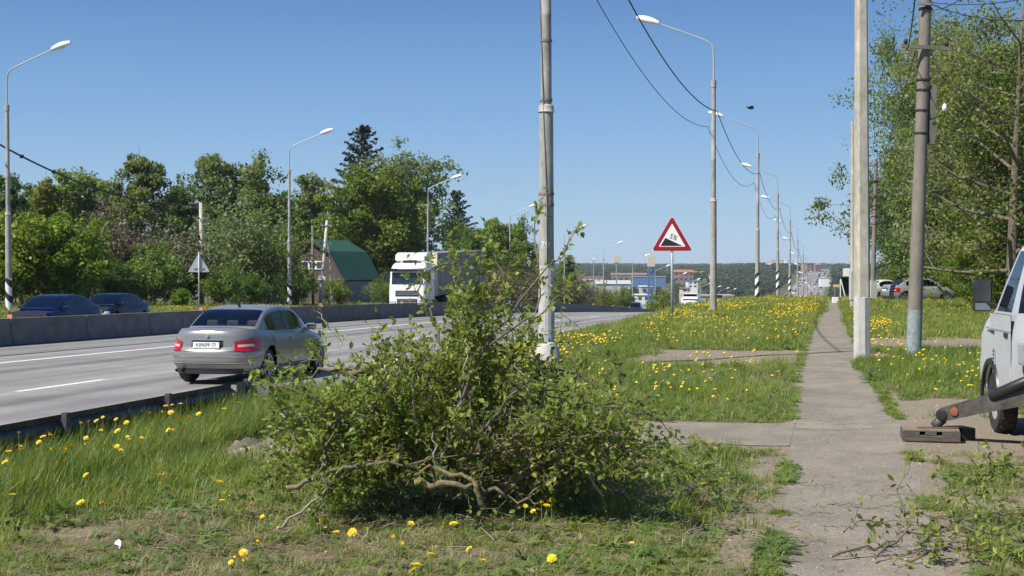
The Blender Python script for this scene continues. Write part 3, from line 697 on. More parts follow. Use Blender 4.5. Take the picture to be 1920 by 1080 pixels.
p3_ = dark_pole(1627, 560, 96, 7.0, R(0.3), 'thin second pole just left of the farther grey utility pole', painted=False, brace=False)
def polept(x, d, y): return W(x, y, d)
cable(polept(1716, 28.4, 92), polept(1632, 82, 305), 0.9, 0.009, 'thin wire from the dark pole crossarm down to the farther pole')
cable(polept(1747, 28.4, 90), polept(1648, 82, 305), 0.9, 0.009, 'second thin wire from the dark pole crossarm to the farther pole')
cable(polept(1741, 28.4, 8), polept(1935, 24, 38), 0.12, 0.010, 'thin wire from the dark pole top towards the upper right corner')
cable(polept(1741, 28.4, 5), polept(1960, 22, -10), 0.10, 0.008, 'upper thin wire leaving the dark pole top to the right')
cable(polept(1745, 28.4, 20), polept(1860, 20, -60), 0.15, 0.008, 'steep thin wire rising right from the dark pole top')
cable(polept(1700, 28.4, 95), polept(1745, 9, -320), 0.2, 0.010, 'thin wire running overhead from the dark pole towards the viewer')
# far side poles
def plain_pole(px, d, h, lean, m, label, r=0.13):
    p = at(px, d); root = empty('utility_pole', p, 0, label, 'utility pole'); root.rotation_euler = (0, lean, 0)
    MB().tube([(0, 0, -0.5), (0, 0, h)], [r * 1.15, r * 0.8], 8).build('shaft', m, root, smooth=True); return root
pp = plain_pole(379, 98, 7.2, R(-0.6), M['concrete_pale'], 'short pale pole behind the triangular sign back on the far verge', 0.15)
MB().box((0, 0, 7.1), (0.8, 0.08, 0.08)).build('crossarm', M['wire'], pp)
pl = plain_pole(600, 108, 6.6, R(4.6), M['concrete_white'], 'white leaning pole with a small box in front of the green roofed house', 0.13)
MB().bevbox((0.0, -0.2, 2.25), (0.55, 0.3, 0.30), 0.03).build('meter_box', M['white'], pl)
MB().box((0, -0.1, 6.2), (0.9, 0.08, 0.08)).build('crossarm', M['steel'], pl)
MB().lathe([(0, 1.0), (0.13, 1.0), (0.15, 1.35), (0, 1.4)], 8, c=(0.75, -0.1, -0.4)).build('lamp_globe', M['white'], pl, smooth=True)
MB().tube([(0.0, 0, 5.8), (0.5, 0.05, 3.2), (0.75, -0.1, 0.9)], [0.04, 0.035, 0.03], 6).build('strut', M['concrete_white'], pl)
plain_pole(587, 112, 6.4, R(-0.5), M['concrete_dark'], 'dark straight wooden pole before the gable of the green roofed house', 0.10)
# bird
bp_ = W(1407, 203, 60); bd = empty('bird', bp_, 0.4, 'small dark bird flying in the blue sky right of the lamps', 'bird')
m_ = MB(); rows = []
for i in range(9):
    t = i / 8; r_ = 0.065 * math.sin(math.pi * min(1, t * 0.9 + 0.05)) ** 0.7; rows.append([(-0.17 + 0.34 * t, r_ * math.cos(a), r_ * 0.9 * math.sin(a)) for a in [2 * math.pi * k / 8 for k in range(8)]])
m_.grid(rows, close=True); m_.build('body', M['car_black'], bd, smooth=True)
for s in (-1, 1):
    g_ = MB(); g_.grid([[(0.06, s * 0.03, 0.02), (0.10, s * 0.16, 0.09), (0.0, s * 0.30, 0.06)], [(-0.06, s * 0.03, 0.01), (-0.04, s * 0.16, 0.08), (-0.06, s * 0.30, 0.05)], [(-0.08, s * 0.03, 0.02), (-0.08, s * 0.15, 0.085), (-0.07, s * 0.29, 0.055)]]); g_.build('wing', M['car_black'], bd)
# ------------------------------------------------------------------ cars
def curve(pts):
    xs = [p[0] for p in pts]; f = smooth_interp(xs, [p[1] for p in pts]); return lambda x: float(f(min(max(x, xs[0]), xs[-1])))
class CarShape:
    def __init__(s, L=4.6, W_=1.77, deck=None, roof=None, belt=0.94, zb=0.2, axles=(-1.34, 1.42), wr=0.325, slope=(-1.57, -0.95, 0.42, 1.25), zmax=None, tumble=0.36, pw=6.6):
        s.L, s.W, s.p = L, W_, pw
        s.deck = curve(deck or [(-2.3, 0.99), (-2.2, 1.015), (-1.7, 1.0), (-1.0, 0.955), (0, 0.93), (1.0, 0.935), (1.5, 0.88), (2.0, 0.78), (2.3, 0.60)])
        s.roof = curve(roof or [(-1.62, 0.985), (-1.32, 1.19), (-1.00, 1.355), (-0.6, 1.43), (0.0, 1.445), (0.42, 1.40), (0.85, 1.19), (1.30, 0.93)])
        s.zb, s.axles, s.wr, s.slope, s.tumble = zb, axles, wr, slope, tumble
        s.gx = (roof or [(-1.8, 0), (1.3, 0)])[0][0], (roof or [(-1.8, 0), (1.3, 0)])[-1][0]
    def zbot(s, x):
        z = s.zb + 0.10 * max(0, (abs(x) / (s.L / 2) - 0.86) / 0.14) ** 1.5; return z
    def arch(s, x):
        z = 0; Rr = s.wr + 0.055
        for a in s.axles:
            q = Rr * Rr - (x - a) ** 2
            if q > 0: z = max(z, s.wr + math.sqrt(q))
        return z
    def side_in(s, f): return [float(np.interp(f, [0, 0.12, 0.35, 0.62, 0.70, 0.86, 1.0], [0.09, 0.03, 0.0, 0.012, 0.03, 0.055, 0.125]))][0]
    def end_in(s, f, rear=True):
        return float(np.interp(f, [0, 0.15, 0.42, 0.50, 0.56, 0.95, 1.0], [0.10, 0.015, 0.0, 0.03, 0.085, 0.10, 0.13] if rear else [0.12, 0.02, 0.0, 0.02, 0.05, 0.12, 0.20]))
    def pt(s, xn, yn, z=None, f=None, off=0.0):
        x0 = xn * s.L / 2; zb, zt = s.zbot(x0), s.deck(x0)
        if f is None: f = min(max((z - zb) / (zt - zb), 0), 1)
        if z is None: z = zb + (zt - zb) * f
        y = yn * (s.W / 2 - s.side_in(f))
        bow = 0.14 * (1 - yn * yn)
        x = xn * (s.L / 2 - s.end_in(f, xn < 0) - 0.14) + math.copysign(bow, xn) * abs(xn) ** 8
        if off:
            nx, ny = math.copysign(abs(xn) ** (s.p - 1), xn) / s.L, math.copysign(abs(yn) ** (s.p - 1), yn) / s.W * 1.0
            n = math.hypot(nx, ny) or 1; x += off * nx / n; y += off * ny / n
        return (x, y, z)
    def perim(s):
        """half outline from rear centre over the right side (-y) to front centre, as (xn, yn)"""
        o = []; p = s.p
        ys = list(np.linspace(0, 0.93, 11))
        for y in ys: o.append((-(1 - y ** p) ** (1 / p), -y))
        x1 = o[-1][0]
        for x in np.linspace(x1, -x1, 92)[1:-1]: o.append((x, -(1 - abs(x) ** p) ** (1 / p)))
        for y in reversed(ys): o.append(((1 - y ** p) ** (1 / p), -y))
        return o
def make_car(root, S, paint, glass, detail=2, side='both', lights='rear', spokes=5, plate='blank'):
    K = 12; half = S.perim(); full = half + [(x, -y) for x, y in reversed(half[1:-1])]
    rows = []
    for k in range(K + 1):
        r = []
        for xn, yn in full:
            x0 = xn * S.L / 2; zb = S.zbot(x0); zt = S.deck(x0); z = zb + (zt - zb) * k / K
            if abs(yn) > 0.6: z = max(z, S.arch(x0) + 0.0001 * k)
            z = min(z, zt); r.append(S.pt(xn, yn, z))
        rows.append(r)
    mb = MB(); mb.grid(rows, close=True)
    n = len(half); N = len(full); top = rows[-1]; cap = []
    for i in range(n):
        a = Vector(top[i]); b_ = Vector(top[(N - i) % N]); row = []
        for j in range(9):
            t = j / 8; q = a.lerp(b_, t); q.z += 0.035 * (1 - (2 * t - 1) ** 2) * min(1, abs(a.y - b_.y)) ; row.append(tuple(q))
        cap.append(row)
    mb.grid(cap)
    body = mb.build('body', paint, root, sharp=38)
    # dark underbody with wheel wells
    ub = MB(); ub.box((0, 0, 0.47), (S.L - 0.5, S.W - 0.55, 0.46)); ub.box((0, 0, 0.74), (S.L - 0.9, S.W - 0.30, 0.16))
    ub.build('underbody', M['black'], root)
    # greenhouse
    x0, x1 = S.gx; sl = S.slope
    xs = sorted(set([round(v, 3) for v in list(np.linspace(x0 + 0.02, x1 - 0.02, 34)) + [sl[0], sl[1], sl[2], sl[3], -1.12 if S.L < 4.9 else -1.3, -0.30, -0.18, 0.9]]))
    def wb(x): t = (x - (x0 + x1) / 2) / ((x1 - x0) / 2); return S.W / 2 - 0.10 - 0.14 * abs(t) ** 3
    def sec(x):
        bz = S.deck(x) - 0.015; zt = max(S.roof(x), bz + 0.004); h = zt - bz; w0 = wb(x)
        zc = bz + h * 0.86; out = []
        lower = bz + min(0.04, h * 0.3)
        uppr = max(zt - 0.105, lower + 0.001)
        zz = [bz, lower] + [lower + (uppr - lower) * t for t in (0.33, 0.66, 1.0)] + [max(zt - 0.05, uppr)]
        for z in zz: out.append((w0 - S.tumble * (z - bz), z))
        yc = out[-1][0]
        for q, dz in ((0.93, 0.022), (0.80, 0.008), (0.55, 0.002), (0.28, 0.0), (0.0, 0.0)): out.append((yc * q, zt - dz * min(1, h * 4)))
        return out
    secs = [sec(x) for x in xs]; m = len(secs[0])
    from collections import defaultdict
    parts = defaultdict(MB)
    for sgn in (-1, 1):
        for i in range(len(xs) - 1):
            xm = (xs[i] + xs[i + 1]) / 2; zt = S.roof(xm); h = zt - S.deck(xm)
            for j in range(m - 1):
                q = [(xs[i], sgn * secs[i][j][0], secs[i][j][1]), (xs[i + 1], sgn * secs[i + 1][j][0], secs[i + 1][j][1]), (xs[i + 1], sgn * secs[i + 1][j + 1][0], secs[i + 1][j + 1][1]), (xs[i], sgn * secs[i][j + 1][0], secs[i][j + 1][1])]
                key = 'roof'
                if 1 <= j <= 3 and h > 0.15:
                    if sl[1] - 0.22 < xm < -0.30 or -0.18 < xm < sl[3] - 0.1: key = 'side_window'
                    elif -0.30 <= xm <= -0.18: key = 'pillar'
                if j >= 7 or (j == 6):
                    if sl[0] + 0.06 < xm < sl[1] and j >= 6: key = 'rear_window'
                    if sl[2] < xm < sl[3] and j >= 6: key = 'windscreen'
                if sgn < 0: q = q[::-1]
                if key == 'side_window': key = key + '|%d|%d' % (sgn, xm < -0.24)
                if key == 'pillar': key = key + '|%d' % sgn
                parts[key].add(q, [(0, 1, 2, 3)])
    for k, mb in parts.items():
        k = k.split('|')[0]; me = mb.mesh(k); bm = bmesh.new(); bm.from_mesh(me); bmesh.ops.remove_doubles(bm, verts=bm.verts, dist=0.0004)
        bmesh.ops.recalc_face_normals(bm, faces=bm.faces); bm.to_mesh(me); bm.free()
        link_mesh(k, me, {'roof': paint, 'pillar': M['plastic']}.get(k, glass), root, smooth=True).data.set_sharp_from_angle(angle=R(40))
    # interior
    for x, y in ((0.25, 0.38), (0.25, -0.38)):
        st = MB().bevbox((x - 0.25, y, 0.92), (0.14, 0.48, 0.55), 0.05).bevbox((x, y, 0.62), (0.5, 0.5, 0.15), 0.05).build('seat', M['trim'], root)
        MB().bevbox((x - 0.30, y, 1.255), (0.09, 0.27, 0.17), 0.035).build('headrest', M['seat'], st)
    st = MB().bevbox((-0.98, 0, 0.90), (0.16, 1.25, 0.36), 0.05).bevbox((-0.7, 0, 0.6), (0.5, 1.25, 0.15), 0.05).build('rear_bench', M['trim'], root)
    for y in (-0.42, 0, 0.42): MB().bevbox((-1.02, y, 1.10), (0.09, 0.24, 0.13), 0.035).build('headrest', M['seat'], st)
    MB().bevbox((1.0, 0, 0.90), (0.5, 1.35, 0.16), 0.05).build('dashboard', M['trim'], root)
    MB().box((-1.42, 0, 0.955), (0.55, 1.2, 0.02)).build('parcel_shelf', M['trim'], root)
    # side strips: window frame, doors, handles, seams
    def patch(name, mat_, rng_x, zf, off, sgn, nx=24, nz=6, parent=root):
        rows = []
        for i in range(nx + 1):
            x = rng_x[0] + (rng_x[1] - rng_x[0]) * i / nx; xn = x / (S.L / 2 - 0.14); yn = sgn * (1 - abs(xn) ** S.p) ** (1 / S.p)
            z0, z1 = zf(x); z0 = max(z0, S.arch(x) + 0.012)
            rows.append([S.pt(xn, yn, z0 + (z1 - z0) * j / nz, off=off) for j in range(nz + 1)])
        g = MB(); g.grid(rows); return g.build(name, mat_, parent, sharp=40)
    for sgn in (-1, 1):
        lo = lambda x: S.zbot(x) + 0.13; 
        for xa, xb in ((-1.10, -0.235), (-0.225, 0.93)):
            patch('door_gap', M['black'], (xa - 0.013, xb + 0.013), lambda x: (lo(x) - 0.008, S.deck(x) - 0.012), 0.002, sgn)
            dr = patch('door', paint, (xa, xb), lambda x: (lo(x), S.deck(x) - 0.004), 0.005, sgn)
            xm = xa + 0.13; xn = xm / (S.L / 2 - 0.14); q = S.pt(xn, sgn * (1 - abs(xn) ** S.p) ** (1 / S.p), 0.80, off=0.02)
            MB().bevbox(q, (0.17, 0.03, 0.03), 0.010).build('handle', paint, dr)
        patch('window_trim', M['chrome'], (-1.15, 0.95), lambda x: (S.deck(x) - 0.004, S.deck(x) + 0.004), 0.006, sgn, nz=1)
        # mirror
        mq = (0.80, sgn * (S.W / 2 + 0.02), 1.0); mr = MB().bevbox(mq, (0.13, 0.20, 0.13), 0.04).box((0.84, sgn * (S.W / 2 - 0.09), 0.95), (0.07, 0.12, 0.05)).build('wing_mirror', paint, root)
        MB().box((0.80 - 0.068, mq[1], mq[2]), (0.006, 0.15, 0.09)).build('mirror_glass', M['chrome'], mr)
    # wheels
    def ring(prof, n=28): return MB().lathe(prof, n, axis='y')
    wr = S.wr
    tw = ring([(wr * 0.62, -0.10), (wr * 0.93, -0.105), (wr, -0.075), (wr, 0.075), (wr * 0.93, 0.105), (wr * 0.62, 0.10)]).mesh('wheel'); tw.materials.append(M['tyre']); tw.polygons.foreach_set('use_smooth', [True] * len(tw.polygons)); tw.set_sharp_from_angle(angle=R(50))
    rm = ring([(wr * 0.63, -0.102), (wr * 0.70, -0.106), (wr * 0.60, -0.085), (wr * 0.58, 0.06)]); rm.lathe([(0.001, -0.075), (0.05, -0.08), (0.06, -0.07), (0.06, 0.0)], 12, axis='y')
    for i in range(spokes):
        a = 2 * math.pi * i / spokes; rot = Matrix.Rotation(a, 3, 'Y')
        rm.box(rot @ Vector((wr * 0.33, -0.08, 0)), (wr * 0.58, 0.03, 0.065), rot=rot)
    rme = rm.mesh('rim'); rme.materials.append(M['rim'])
    dk = MB().lathe([(0.001, -0.03), (wr * 0.6, -0.03)], 20, axis='y').mesh('brake_disc'); dk.materials.append(M['trim'])
    for ax in S.axles:
        for sgn in (-1, 1):
            wo = bpy.data.objects.new('wheel', tw); COL.objects.link(wo); wo.parent = root; wo.location = (ax, sgn * (S.W / 2 - 0.135), wr)
            if sgn > 0: wo.rotation_euler = (0, 0, math.pi)
            for me in (rme, dk): ro = bpy.data.objects.new(me.name.split('.')[0], me); COL.objects.link(ro); ro.parent = wo
    # rear end
    def rpatch(name, mat_, y0, y1, z0, z1, off, nx=10, nz=5, xs=-1, shape=None, parent=root):
        rows = []
        for i in range(nx + 1):
            yn = y0 + (y1 - y0) * i / nx; xn = xs * (1 - abs(yn) ** S.p) ** (1 / S.p)
            a, b_ = (z0, z1) if shape is None else shape(i / nx)
            rows.append([S.pt(xn, yn, a + (b_ - a) * j / nz, off=off) for j in range(nz + 1)])
        g = MB(); g.grid(rows); return g.build(name, mat_, parent, sharp=50)
    for s in (-1, 1):
        sh = lambda t: (0.635 - 0.02 * t + 0.0, 0.80 + 0.075 * t)
        tl = rpatch('tail_light', M['tail'], s * 0.60, s * 0.962, 0, 0, 0.014, shape=sh, nx=16)
        rpatch('clear_lens', M['tail_clear'], s * 0.66, s * 0.90, 0, 0, 0.018, shape=lambda t: (0.70 + 0.01 * t, 0.745 + 0.01 * t), parent=tl)
        rpatch('lens_rib', M['car_red'], s * 0.63, s * 0.95, 0, 0, 0.018, shape=lambda t: (0.795 + 0.03 * t, 0.805 + 0.03 * t), nz=1, parent=tl)
        hl = rpatch('headlight', M['headlight'], s * 0.55, s * 0.93, 0, 0, 0.012, xs=1, shape=lambda t: (0.55 + 0.03 * t, 0.66 + 0.03 * t), nx=12)
    rpatch('grille', M['plastic'], -0.42, 0.42, 0.40, 0.58, 0.012, xs=1)
    rpatch('plate_recess', M['plastic'], -0.36, 0.36, 0.655, 0.815, 0.004, shape=lambda t: (0.655, 0.825 - 0.0 * t))
    rpatch('trunk_strip', M['chrome'], -0.38, 0.38, 0.826, 0.845, 0.022, nz=1)
    for z in (0.40, 0.52): rpatch('bumper_strip', M['chrome'] if detail > 1 else paint, -0.93, 0.93, z, z + 0.012, 0.010, nz=1, nx=30)
    rpatch('diffuser', M['plastic'], -0.80, 0.80, 0.20, 0.30, 0.006, nx=14)
    rpatch('bumper_gap', M['black'], -0.90, 0.90, 0.385, 0.392, 0.006, nz=1, nx=30)
    rpatch('trunk_gap', M['black'], -0.93, 0.93, 0.618, 0.626, 0.004, nz=1, nx=30)
    px_ = S.pt(-1, 0, 0.73, off=0.022)
    pl_ = MB().bevbox((px_[0] - 0.012, 0, 0.735), (0.02, 0.52, 0.112), 0.005).build('number_plate', M['plate'], root)
    if plate != 'blank':
        t_ = text_mesh(plate, 0.098, 0.001); t_.materials.append(M['ink']); o = bpy.data.objects.new('plate_text', t_); COL.objects.link(o); o.parent = pl_
        o.location = (px_[0] - 0.012 - 0.0115, 0, 0.735); o.rotation_euler = (R(90), 0, R(-90)); o.scale = (0.92, 1, 1)
        MB().tube([(px_[0] + 0.03, 0, 0.90), (px_[0] - 0.003, 0, 0.90)], 0.038, 14).build('emblem', M['chrome'], root)
        MB().tube([(-0.72, 0, 1.43), (-0.80, 0, 1.475), (-0.86, 0, 1.475)], [0.03, 0.015, 0.008], 6).build('roof_antenna', M['plastic'], root)
        ex = MB().lathe([(0.045, 0), (0.05, 0.12), (0.04, 0.12), (0.035, 0.0)], 12, axis='x'); 
        eo = ex.build('exhaust_pipe', M['chrome'], root, smooth=True); eo.location = (-2.26, 0.55, 0.27); eo.scale = (1, 1.5, 0.8)
    # front plate
    fx = S.pt(1, 0, 0.42, off=0.03); MB().bevbox((fx[0] - 0.03, 0, 0.42), (0.02, 0.52, 0.11), 0.005).build('number_plate', M['plate'], root)
    return root
def car_at(px, d, heading, name, label, S, paint, glass, **k):
    p = at(px, d); root = empty(name, p, heading, label, 'car'); X = p.x
    latc = TH * d - X; root.location.z = max(float(rz_(d)), float(G(latc, d))) + 0.004
    # pitch with the slope
    dz = float(G(latc, d + 1.5) - G(latc, d - 1.5)) / 3; c = math.cos(heading - (math.pi / 2 - YAW)); root.rotation_euler = (0, -math.atan(dz) * (1 if c > 0 else -1), heading)
    make_car(root, S, paint, glass, **k); return root
HF = math.pi / 2 - YAW                      # local +x pointing away along the road
silver = car_at(476, 28.7, HF, 'silver_sedan', 'silver grey sedan seen from behind driving in the nearest lane', CarShape(), M['silver'], M['glass'], plate='K890PP 77')
sedan2 = lambda: CarShape(L=4.75, W_=1.82, roof=[(-1.9, 0.985), (-1.5, 1.20), (-1.05, 1.36), (-0.6, 1.44), (0.0, 1.455), (0.42, 1.41), (0.85, 1.21), (1.36, 0.93)])
blue = car_at(104, 53, HF + math.pi, 'blue_sedan', 'dark blue sedan facing the viewer behind the barrier at the left edge', sedan2(), M['blue'], M['glass_dark'])
navy = car_at(212, 62.5, HF + math.pi, 'navy_sedan', 'almost black navy sedan with an open side window following the blue sedan', CarShape(), M['navy'], M['glass_dark'])
suvS = lambda: CarShape(L=4.6, W_=1.85, deck=[(-2.3, 0.95), (-2.2, 1.12), (-1.7, 1.12), (-1.0, 1.08), (0, 1.06), (1.0, 1.07), (1.5, 1.02), (2.0, 0.95), (2.3, 0.75)],
    roof=[(-2.22, 1.12), (-2.05, 1.42), (-1.8, 1.60), (-1.2, 1.67), (0.0, 1.68), (0.35, 1.63), (0.8, 1.40), (1.30, 1.07)], slope=(-2.18, -1.82, 0.38, 1.22), zb=0.26, axles=(-1.36, 1.36), wr=0.35)
car_at(1192, 192, HF + math.pi + 0.03, 'dark_crossover', 'black crossover coming up the far carriageway where the barrier dips', suvS(), M['car_black'], M['glass_dark'])
car_at(1298, 128, HF, 'white_crossover', 'white crossover seen from behind beyond the grass just left of a lamp post', suvS(), M['car_white'], M['glass_dark'])
car_at(1345, 140, HF, 'dark_crossover', 'dark crossover seen from behind beyond the dandelions just right of a lamp post', suvS(), M['car_black'], M['glass_dark'])
pk = car_at(1722, 84, HF + 1.05 - math.pi / 2 + 0.9, 'parked_sedan', 'old grey sedan parked below the trees on the right behind the dark pole', CarShape(L=4.4, W_=1.7, slope=(-1.72, -0.9, 0.42, 1.25)), M['car_grey'], M['glass_dark'])
pk.rotation_euler = (0, 0, R(12)); pk.location.z = at(1722, 84).z + 0.02
p4 = car_at(1652, 97, 0, 'parked_sedan', 'pale parked car half hidden behind the whitewashed utility pole', CarShape(), M['car_white'], M['glass_dark'])
p4.rotation_euler = (0, 0, R(40)); p4.location.z = at(1652, 97).z + 0.02

# ------------------------------------------------------------------ white lorry
tr = empty('white_lorry', P(27.75, 93.5), HF + math.pi, 'white lorry with tall cab and grey box trailer facing the viewer behind the barrier', 'lorry')
tr.location.z = float(rz_(93.5)); tr.rotation_euler = (0, math.atan(0.026), HF + math.pi)
# local +x is the front of the truck; x=0 at the front face
def sect_grid(secs, name, m, parent, sharp=35):
    g = MB(); g.grid(secs, close=True); g.add(secs[0], [tuple(range(len(secs[0])))]); g.add(secs[-1], [tuple(range(len(secs[-1]) - 1, -1, -1))]); return g.build(name, m, parent, sharp=sharp)
def rrect(x0, x1, y, r, z, k=4):
    out = []
    for cx, cy, a0 in ((x1 - r, y - r, 0), (x0 + r * 0.4, y - r * 0.4, 90), (x0 + r * 0.4, -y + r * 0.4, 180), (x1 - r, -y + r, 270)):
        rr = r if a0 in (0, 270) else r * 0.4
        for i in range(k + 1): a = R(a0 + 90 * i / k); out.append((cx + rr * math.cos(a), cy + rr * math.sin(a), z))
    return out
WH = M['white_truck'] = mat('lorry white', (0.80, 0.80, 0.79), 0.35, var=0.04, coat=0.4)
sect_grid([rrect(-2.2, 0.02, 1.22, 0.18, 0.35), rrect(-2.2, 0.05, 1.25, 0.2, 0.6), rrect(-2.2, 0.05, 1.25, 0.2, 1.2), rrect(-2.2, 0.0, 1.25, 0.22, 1.85), rrect(-2.2, -0.10, 1.24, 0.25, 2.6), rrect(-2.2, -0.16, 1.22, 0.25, 2.95), rrect(-2.2, -0.40, 1.12, 0.3, 3.25), rrect(-2.2, -0.62, 1.05, 0.3, 3.36)], 'cab', WH, tr)
sect_grid([rrect(-2.2, -0.72, 0.96, 0.2, 3.46), rrect(-2.2, -0.66, 1.04, 0.2, 3.55), rrect(-2.2, -0.85, 1.08, 0.2, 3.85), rrect(-2.2, -1.25, 1.05, 0.2, 4.02)], 'roof_spoiler', WH, tr)
MB().box((-1.2, 0, 3.41), (1.2, 0.9, 0.14)).build('roof_vent', M['plastic'], tr)
MB().bevbox((0.06, 0, 3.0 - 0.08), (0.34, 2.3, 0.10), 0.03, rot=Matrix.Rotation(R(20), 3, 'Y')).build('sun_visor', M['glass_dark'], tr)
def fpanel(name, m, y0, y1, z0, z1, parent=tr, t=0.03, x=0.05):
    def fx(z): return float(np.interp(z, [0.35, 0.6, 1.2, 1.85, 2.6, 2.95], [0.02, 0.05, 0.05, 0.0, -0.10, -0.16]))
    return MB().add([(fx(z) + o_, y, z) for o_ in (0.0, t) for y, z in ((y0, z0), (y1, z0), (y1, z1), (y0, z1))], [(0, 1, 2, 3), (4, 5, 6, 7), (0, 1, 5, 4), (1, 2, 6, 5), (2, 3, 7, 6), (3, 0, 4, 7)]).build(name, m, parent)
fpanel('windscreen', M['glass_lorry'] if 'glass_lorry' in M else mat('dark windscreen', (0.02, 0.03, 0.045), 0.06, var=0.2, coat=1.0), -1.05, 1.05, 1.98, 2.74, t=0.012)
for s in (-1, 1): MB().tube([(0.03, s * 0.1, 1.98), (0.0, s * 0.75, 2.12)], 0.015, 5).build('wiper', M['plastic'], tr)
g1 = fpanel('upper_grille', M['plastic'], -0.78, 0.78, 1.22, 1.58)
for z in (1.33, 1.46): fpanel('grille_bar', M['steel'], -0.74, 0.74, z, z + 0.03, parent=g1, t=0.045)
g2 = fpanel('lower_grille', M['plastic'], -0.68, 0.68, 0.45, 1.05)
for z in (0.62, 0.80, 0.95): fpanel('grille_bar', M['steel'], -0.64, 0.64, z, z + 0.035, parent=g2, t=0.045)
fpanel('number_plate', M['plate'], -0.26, 0.26, 0.50, 0.60, t=0.05)
for s in (-1, 1):
    MB().bevbox((0.06, s * 0.98, 0.78), (0.10, 0.42, 0.26), 0.04).build('headlight', M['headlight'], tr)
    MB().bevbox((0.04, s * 0.99, 2.86), (0.12, 0.30, 0.14), 0.04).build('marker_light', M['lamp'], tr)
    MB().bevbox((-0.12, s * 1.42, 2.45), (0.16, 0.26, 0.62), 0.05).box((-0.15, s * 1.3, 2.72), (0.06, 0.2, 0.05)).build('mirror', M['plastic'], tr)
    dd_ = MB().bevbox((-0.85, s * 1.25, 1.75), (1.0, 0.02, 1.5), 0.008).build('door', WH, tr)
    MB().prism([(-1.25, 2.0), (-0.45, 1.95), (-0.45, 2.6), (-1.2, 2.62)], s * 1.262, s * 1.268).build('window', mat('lorry side glass', (0.02, 0.025, 0.03), 0.08, coat=1.0), dd_)
    MB().bevbox((-1.15, s * 1.275, 1.55), (0.2, 0.03, 0.04), 0.01).build('handle', M['plastic'], dd_)
    MB().bevbox((-1.5, s * 1.2, 0.75), (1.0, 0.12, 0.5), 0.03).build('step_panel', WH, tr)
def bigwheel(x, y, parent):
    s = 1 if y > 0 else -1
    a = MB().lathe([(0.28, -0.15), (0.47, -0.155), (0.51, -0.12), (0.51, 0.12), (0.47, 0.155), (0.28, 0.15)], 24, axis='y', c=(x, y, 0.51)).build('wheel', M['tyre'], parent, sharp=50)
    MB().lathe([(0.001, s * 0.08), (0.12, s * 0.10), (0.14, s * 0.02), (0.26, s * 0.05), (0.29, s * 0.15)], 20, axis='y', c=(x, y, 0.51)).build('rim', M['steel'], a, sharp=50)
for x in (-1.35, -5.0, -11.5, -12.8, -14.1):
    for s in (-1, 1): bigwheel(x, s * 1.05, tr)
MB().box((-8.0, 0, 0.95), (12, 0.9, 0.3)).build('chassis', M['black'], tr)
M['trailer'] = mat('grey box trailer skin', (0.22, 0.21, 0.195), 0.6, var=0.12, scale=1.5, detail=6)
tl_ = MB().bevbox((-9.6, 0, 2.55), (13.6, 2.5, 2.85), 0.03).build('trailer_box', M['trailer'], tr)
MB().box((-2.78, 0, 2.55), (0.05, 2.54, 2.89)).build('trailer_front', mat('cream front wall', (0.72, 0.66, 0.50), 0.5, var=0.05), tr)
for x in np.arange(-15.8, -3.2, 1.35):
    for s in (-1, 1): MB().box((x, s * 1.258, 2.55), (0.035, 0.02, 2.7)).build('trailer_rib', M['trailer'], tl_)
for s in (-1, 1): MB().box((-9.0, s * 1.2, 0.85), (6.0, 0.04, 0.45)).build('side_guard', M['steel'], tr)

# ------------------------------------------------------------------ white van with outrigger, right edge
vx = at(1878, 16.1); VH = R(90 - 7)
van = empty('white_van', vx, VH, 'white van at the right edge with a big side mirror and muddy front wheel', 'van')
van.location.z = vx.z
# local: x forward, y left; origin under the left front wheel; body extends to the right (-y)
VW = mat('van white', (0.52, 0.54, 0.55), 0.4, var=0.05, coat=0.3, scale=2)
def vsec(z, xf, yin, xr=-1.05):
    # closed outline (rounded at front), width 1.95, left side at y=+0.09
    yl = 0.10 - yin; yr = -1.86 + yin; r = 0.35; o = []
    o.append((xr, yl)); 
    n_ = 22
    for i in range(n_): o.append((xr + (xf - r - xr) * (i + 1) / n_, yl))
    for i in range(1, 7): a = R(90 - 90 * i / 6); o.append((xf - r + r * math.cos(a), yl - r + r * math.sin(a)))
    for i in range(0, 7): a = R(0 - 90 * i / 6); o.append((xf - r + r * math.cos(a), yr + r + r * math.sin(a)))
    for i in range(n_): o.append((xf - r + (xr - xf + r) * (i + 1) / n_, yr))
    return [(x, y, z) for x, y in o]
rows = []
for z, xf, yin in ((0.42, 0.92, 0.03), (0.55, 0.95, 0.0), (0.72, 0.95, -0.01), (0.9, 0.93, 0.0), (1.05, 0.90, 0.0), (1.18, 0.82, 0.015), (1.28, 0.66, 0.04), (1.36, 0.40, 0.05)):
    r = []
    for (x, y, zz) in vsec(z, xf, yin):
        q = 0.42 ** 2 - x * x; az = 0.35 + math.sqrt(q) if q > 0 else 0
        r.append((x, y, max(zz, az) if az else zz))
    rows.append(r)
g = MB(); g.grid(rows, close=True); g.add(rows[-1], [tuple(range(len(rows[-1])))]); g.build('body', VW, van, sharp=38)
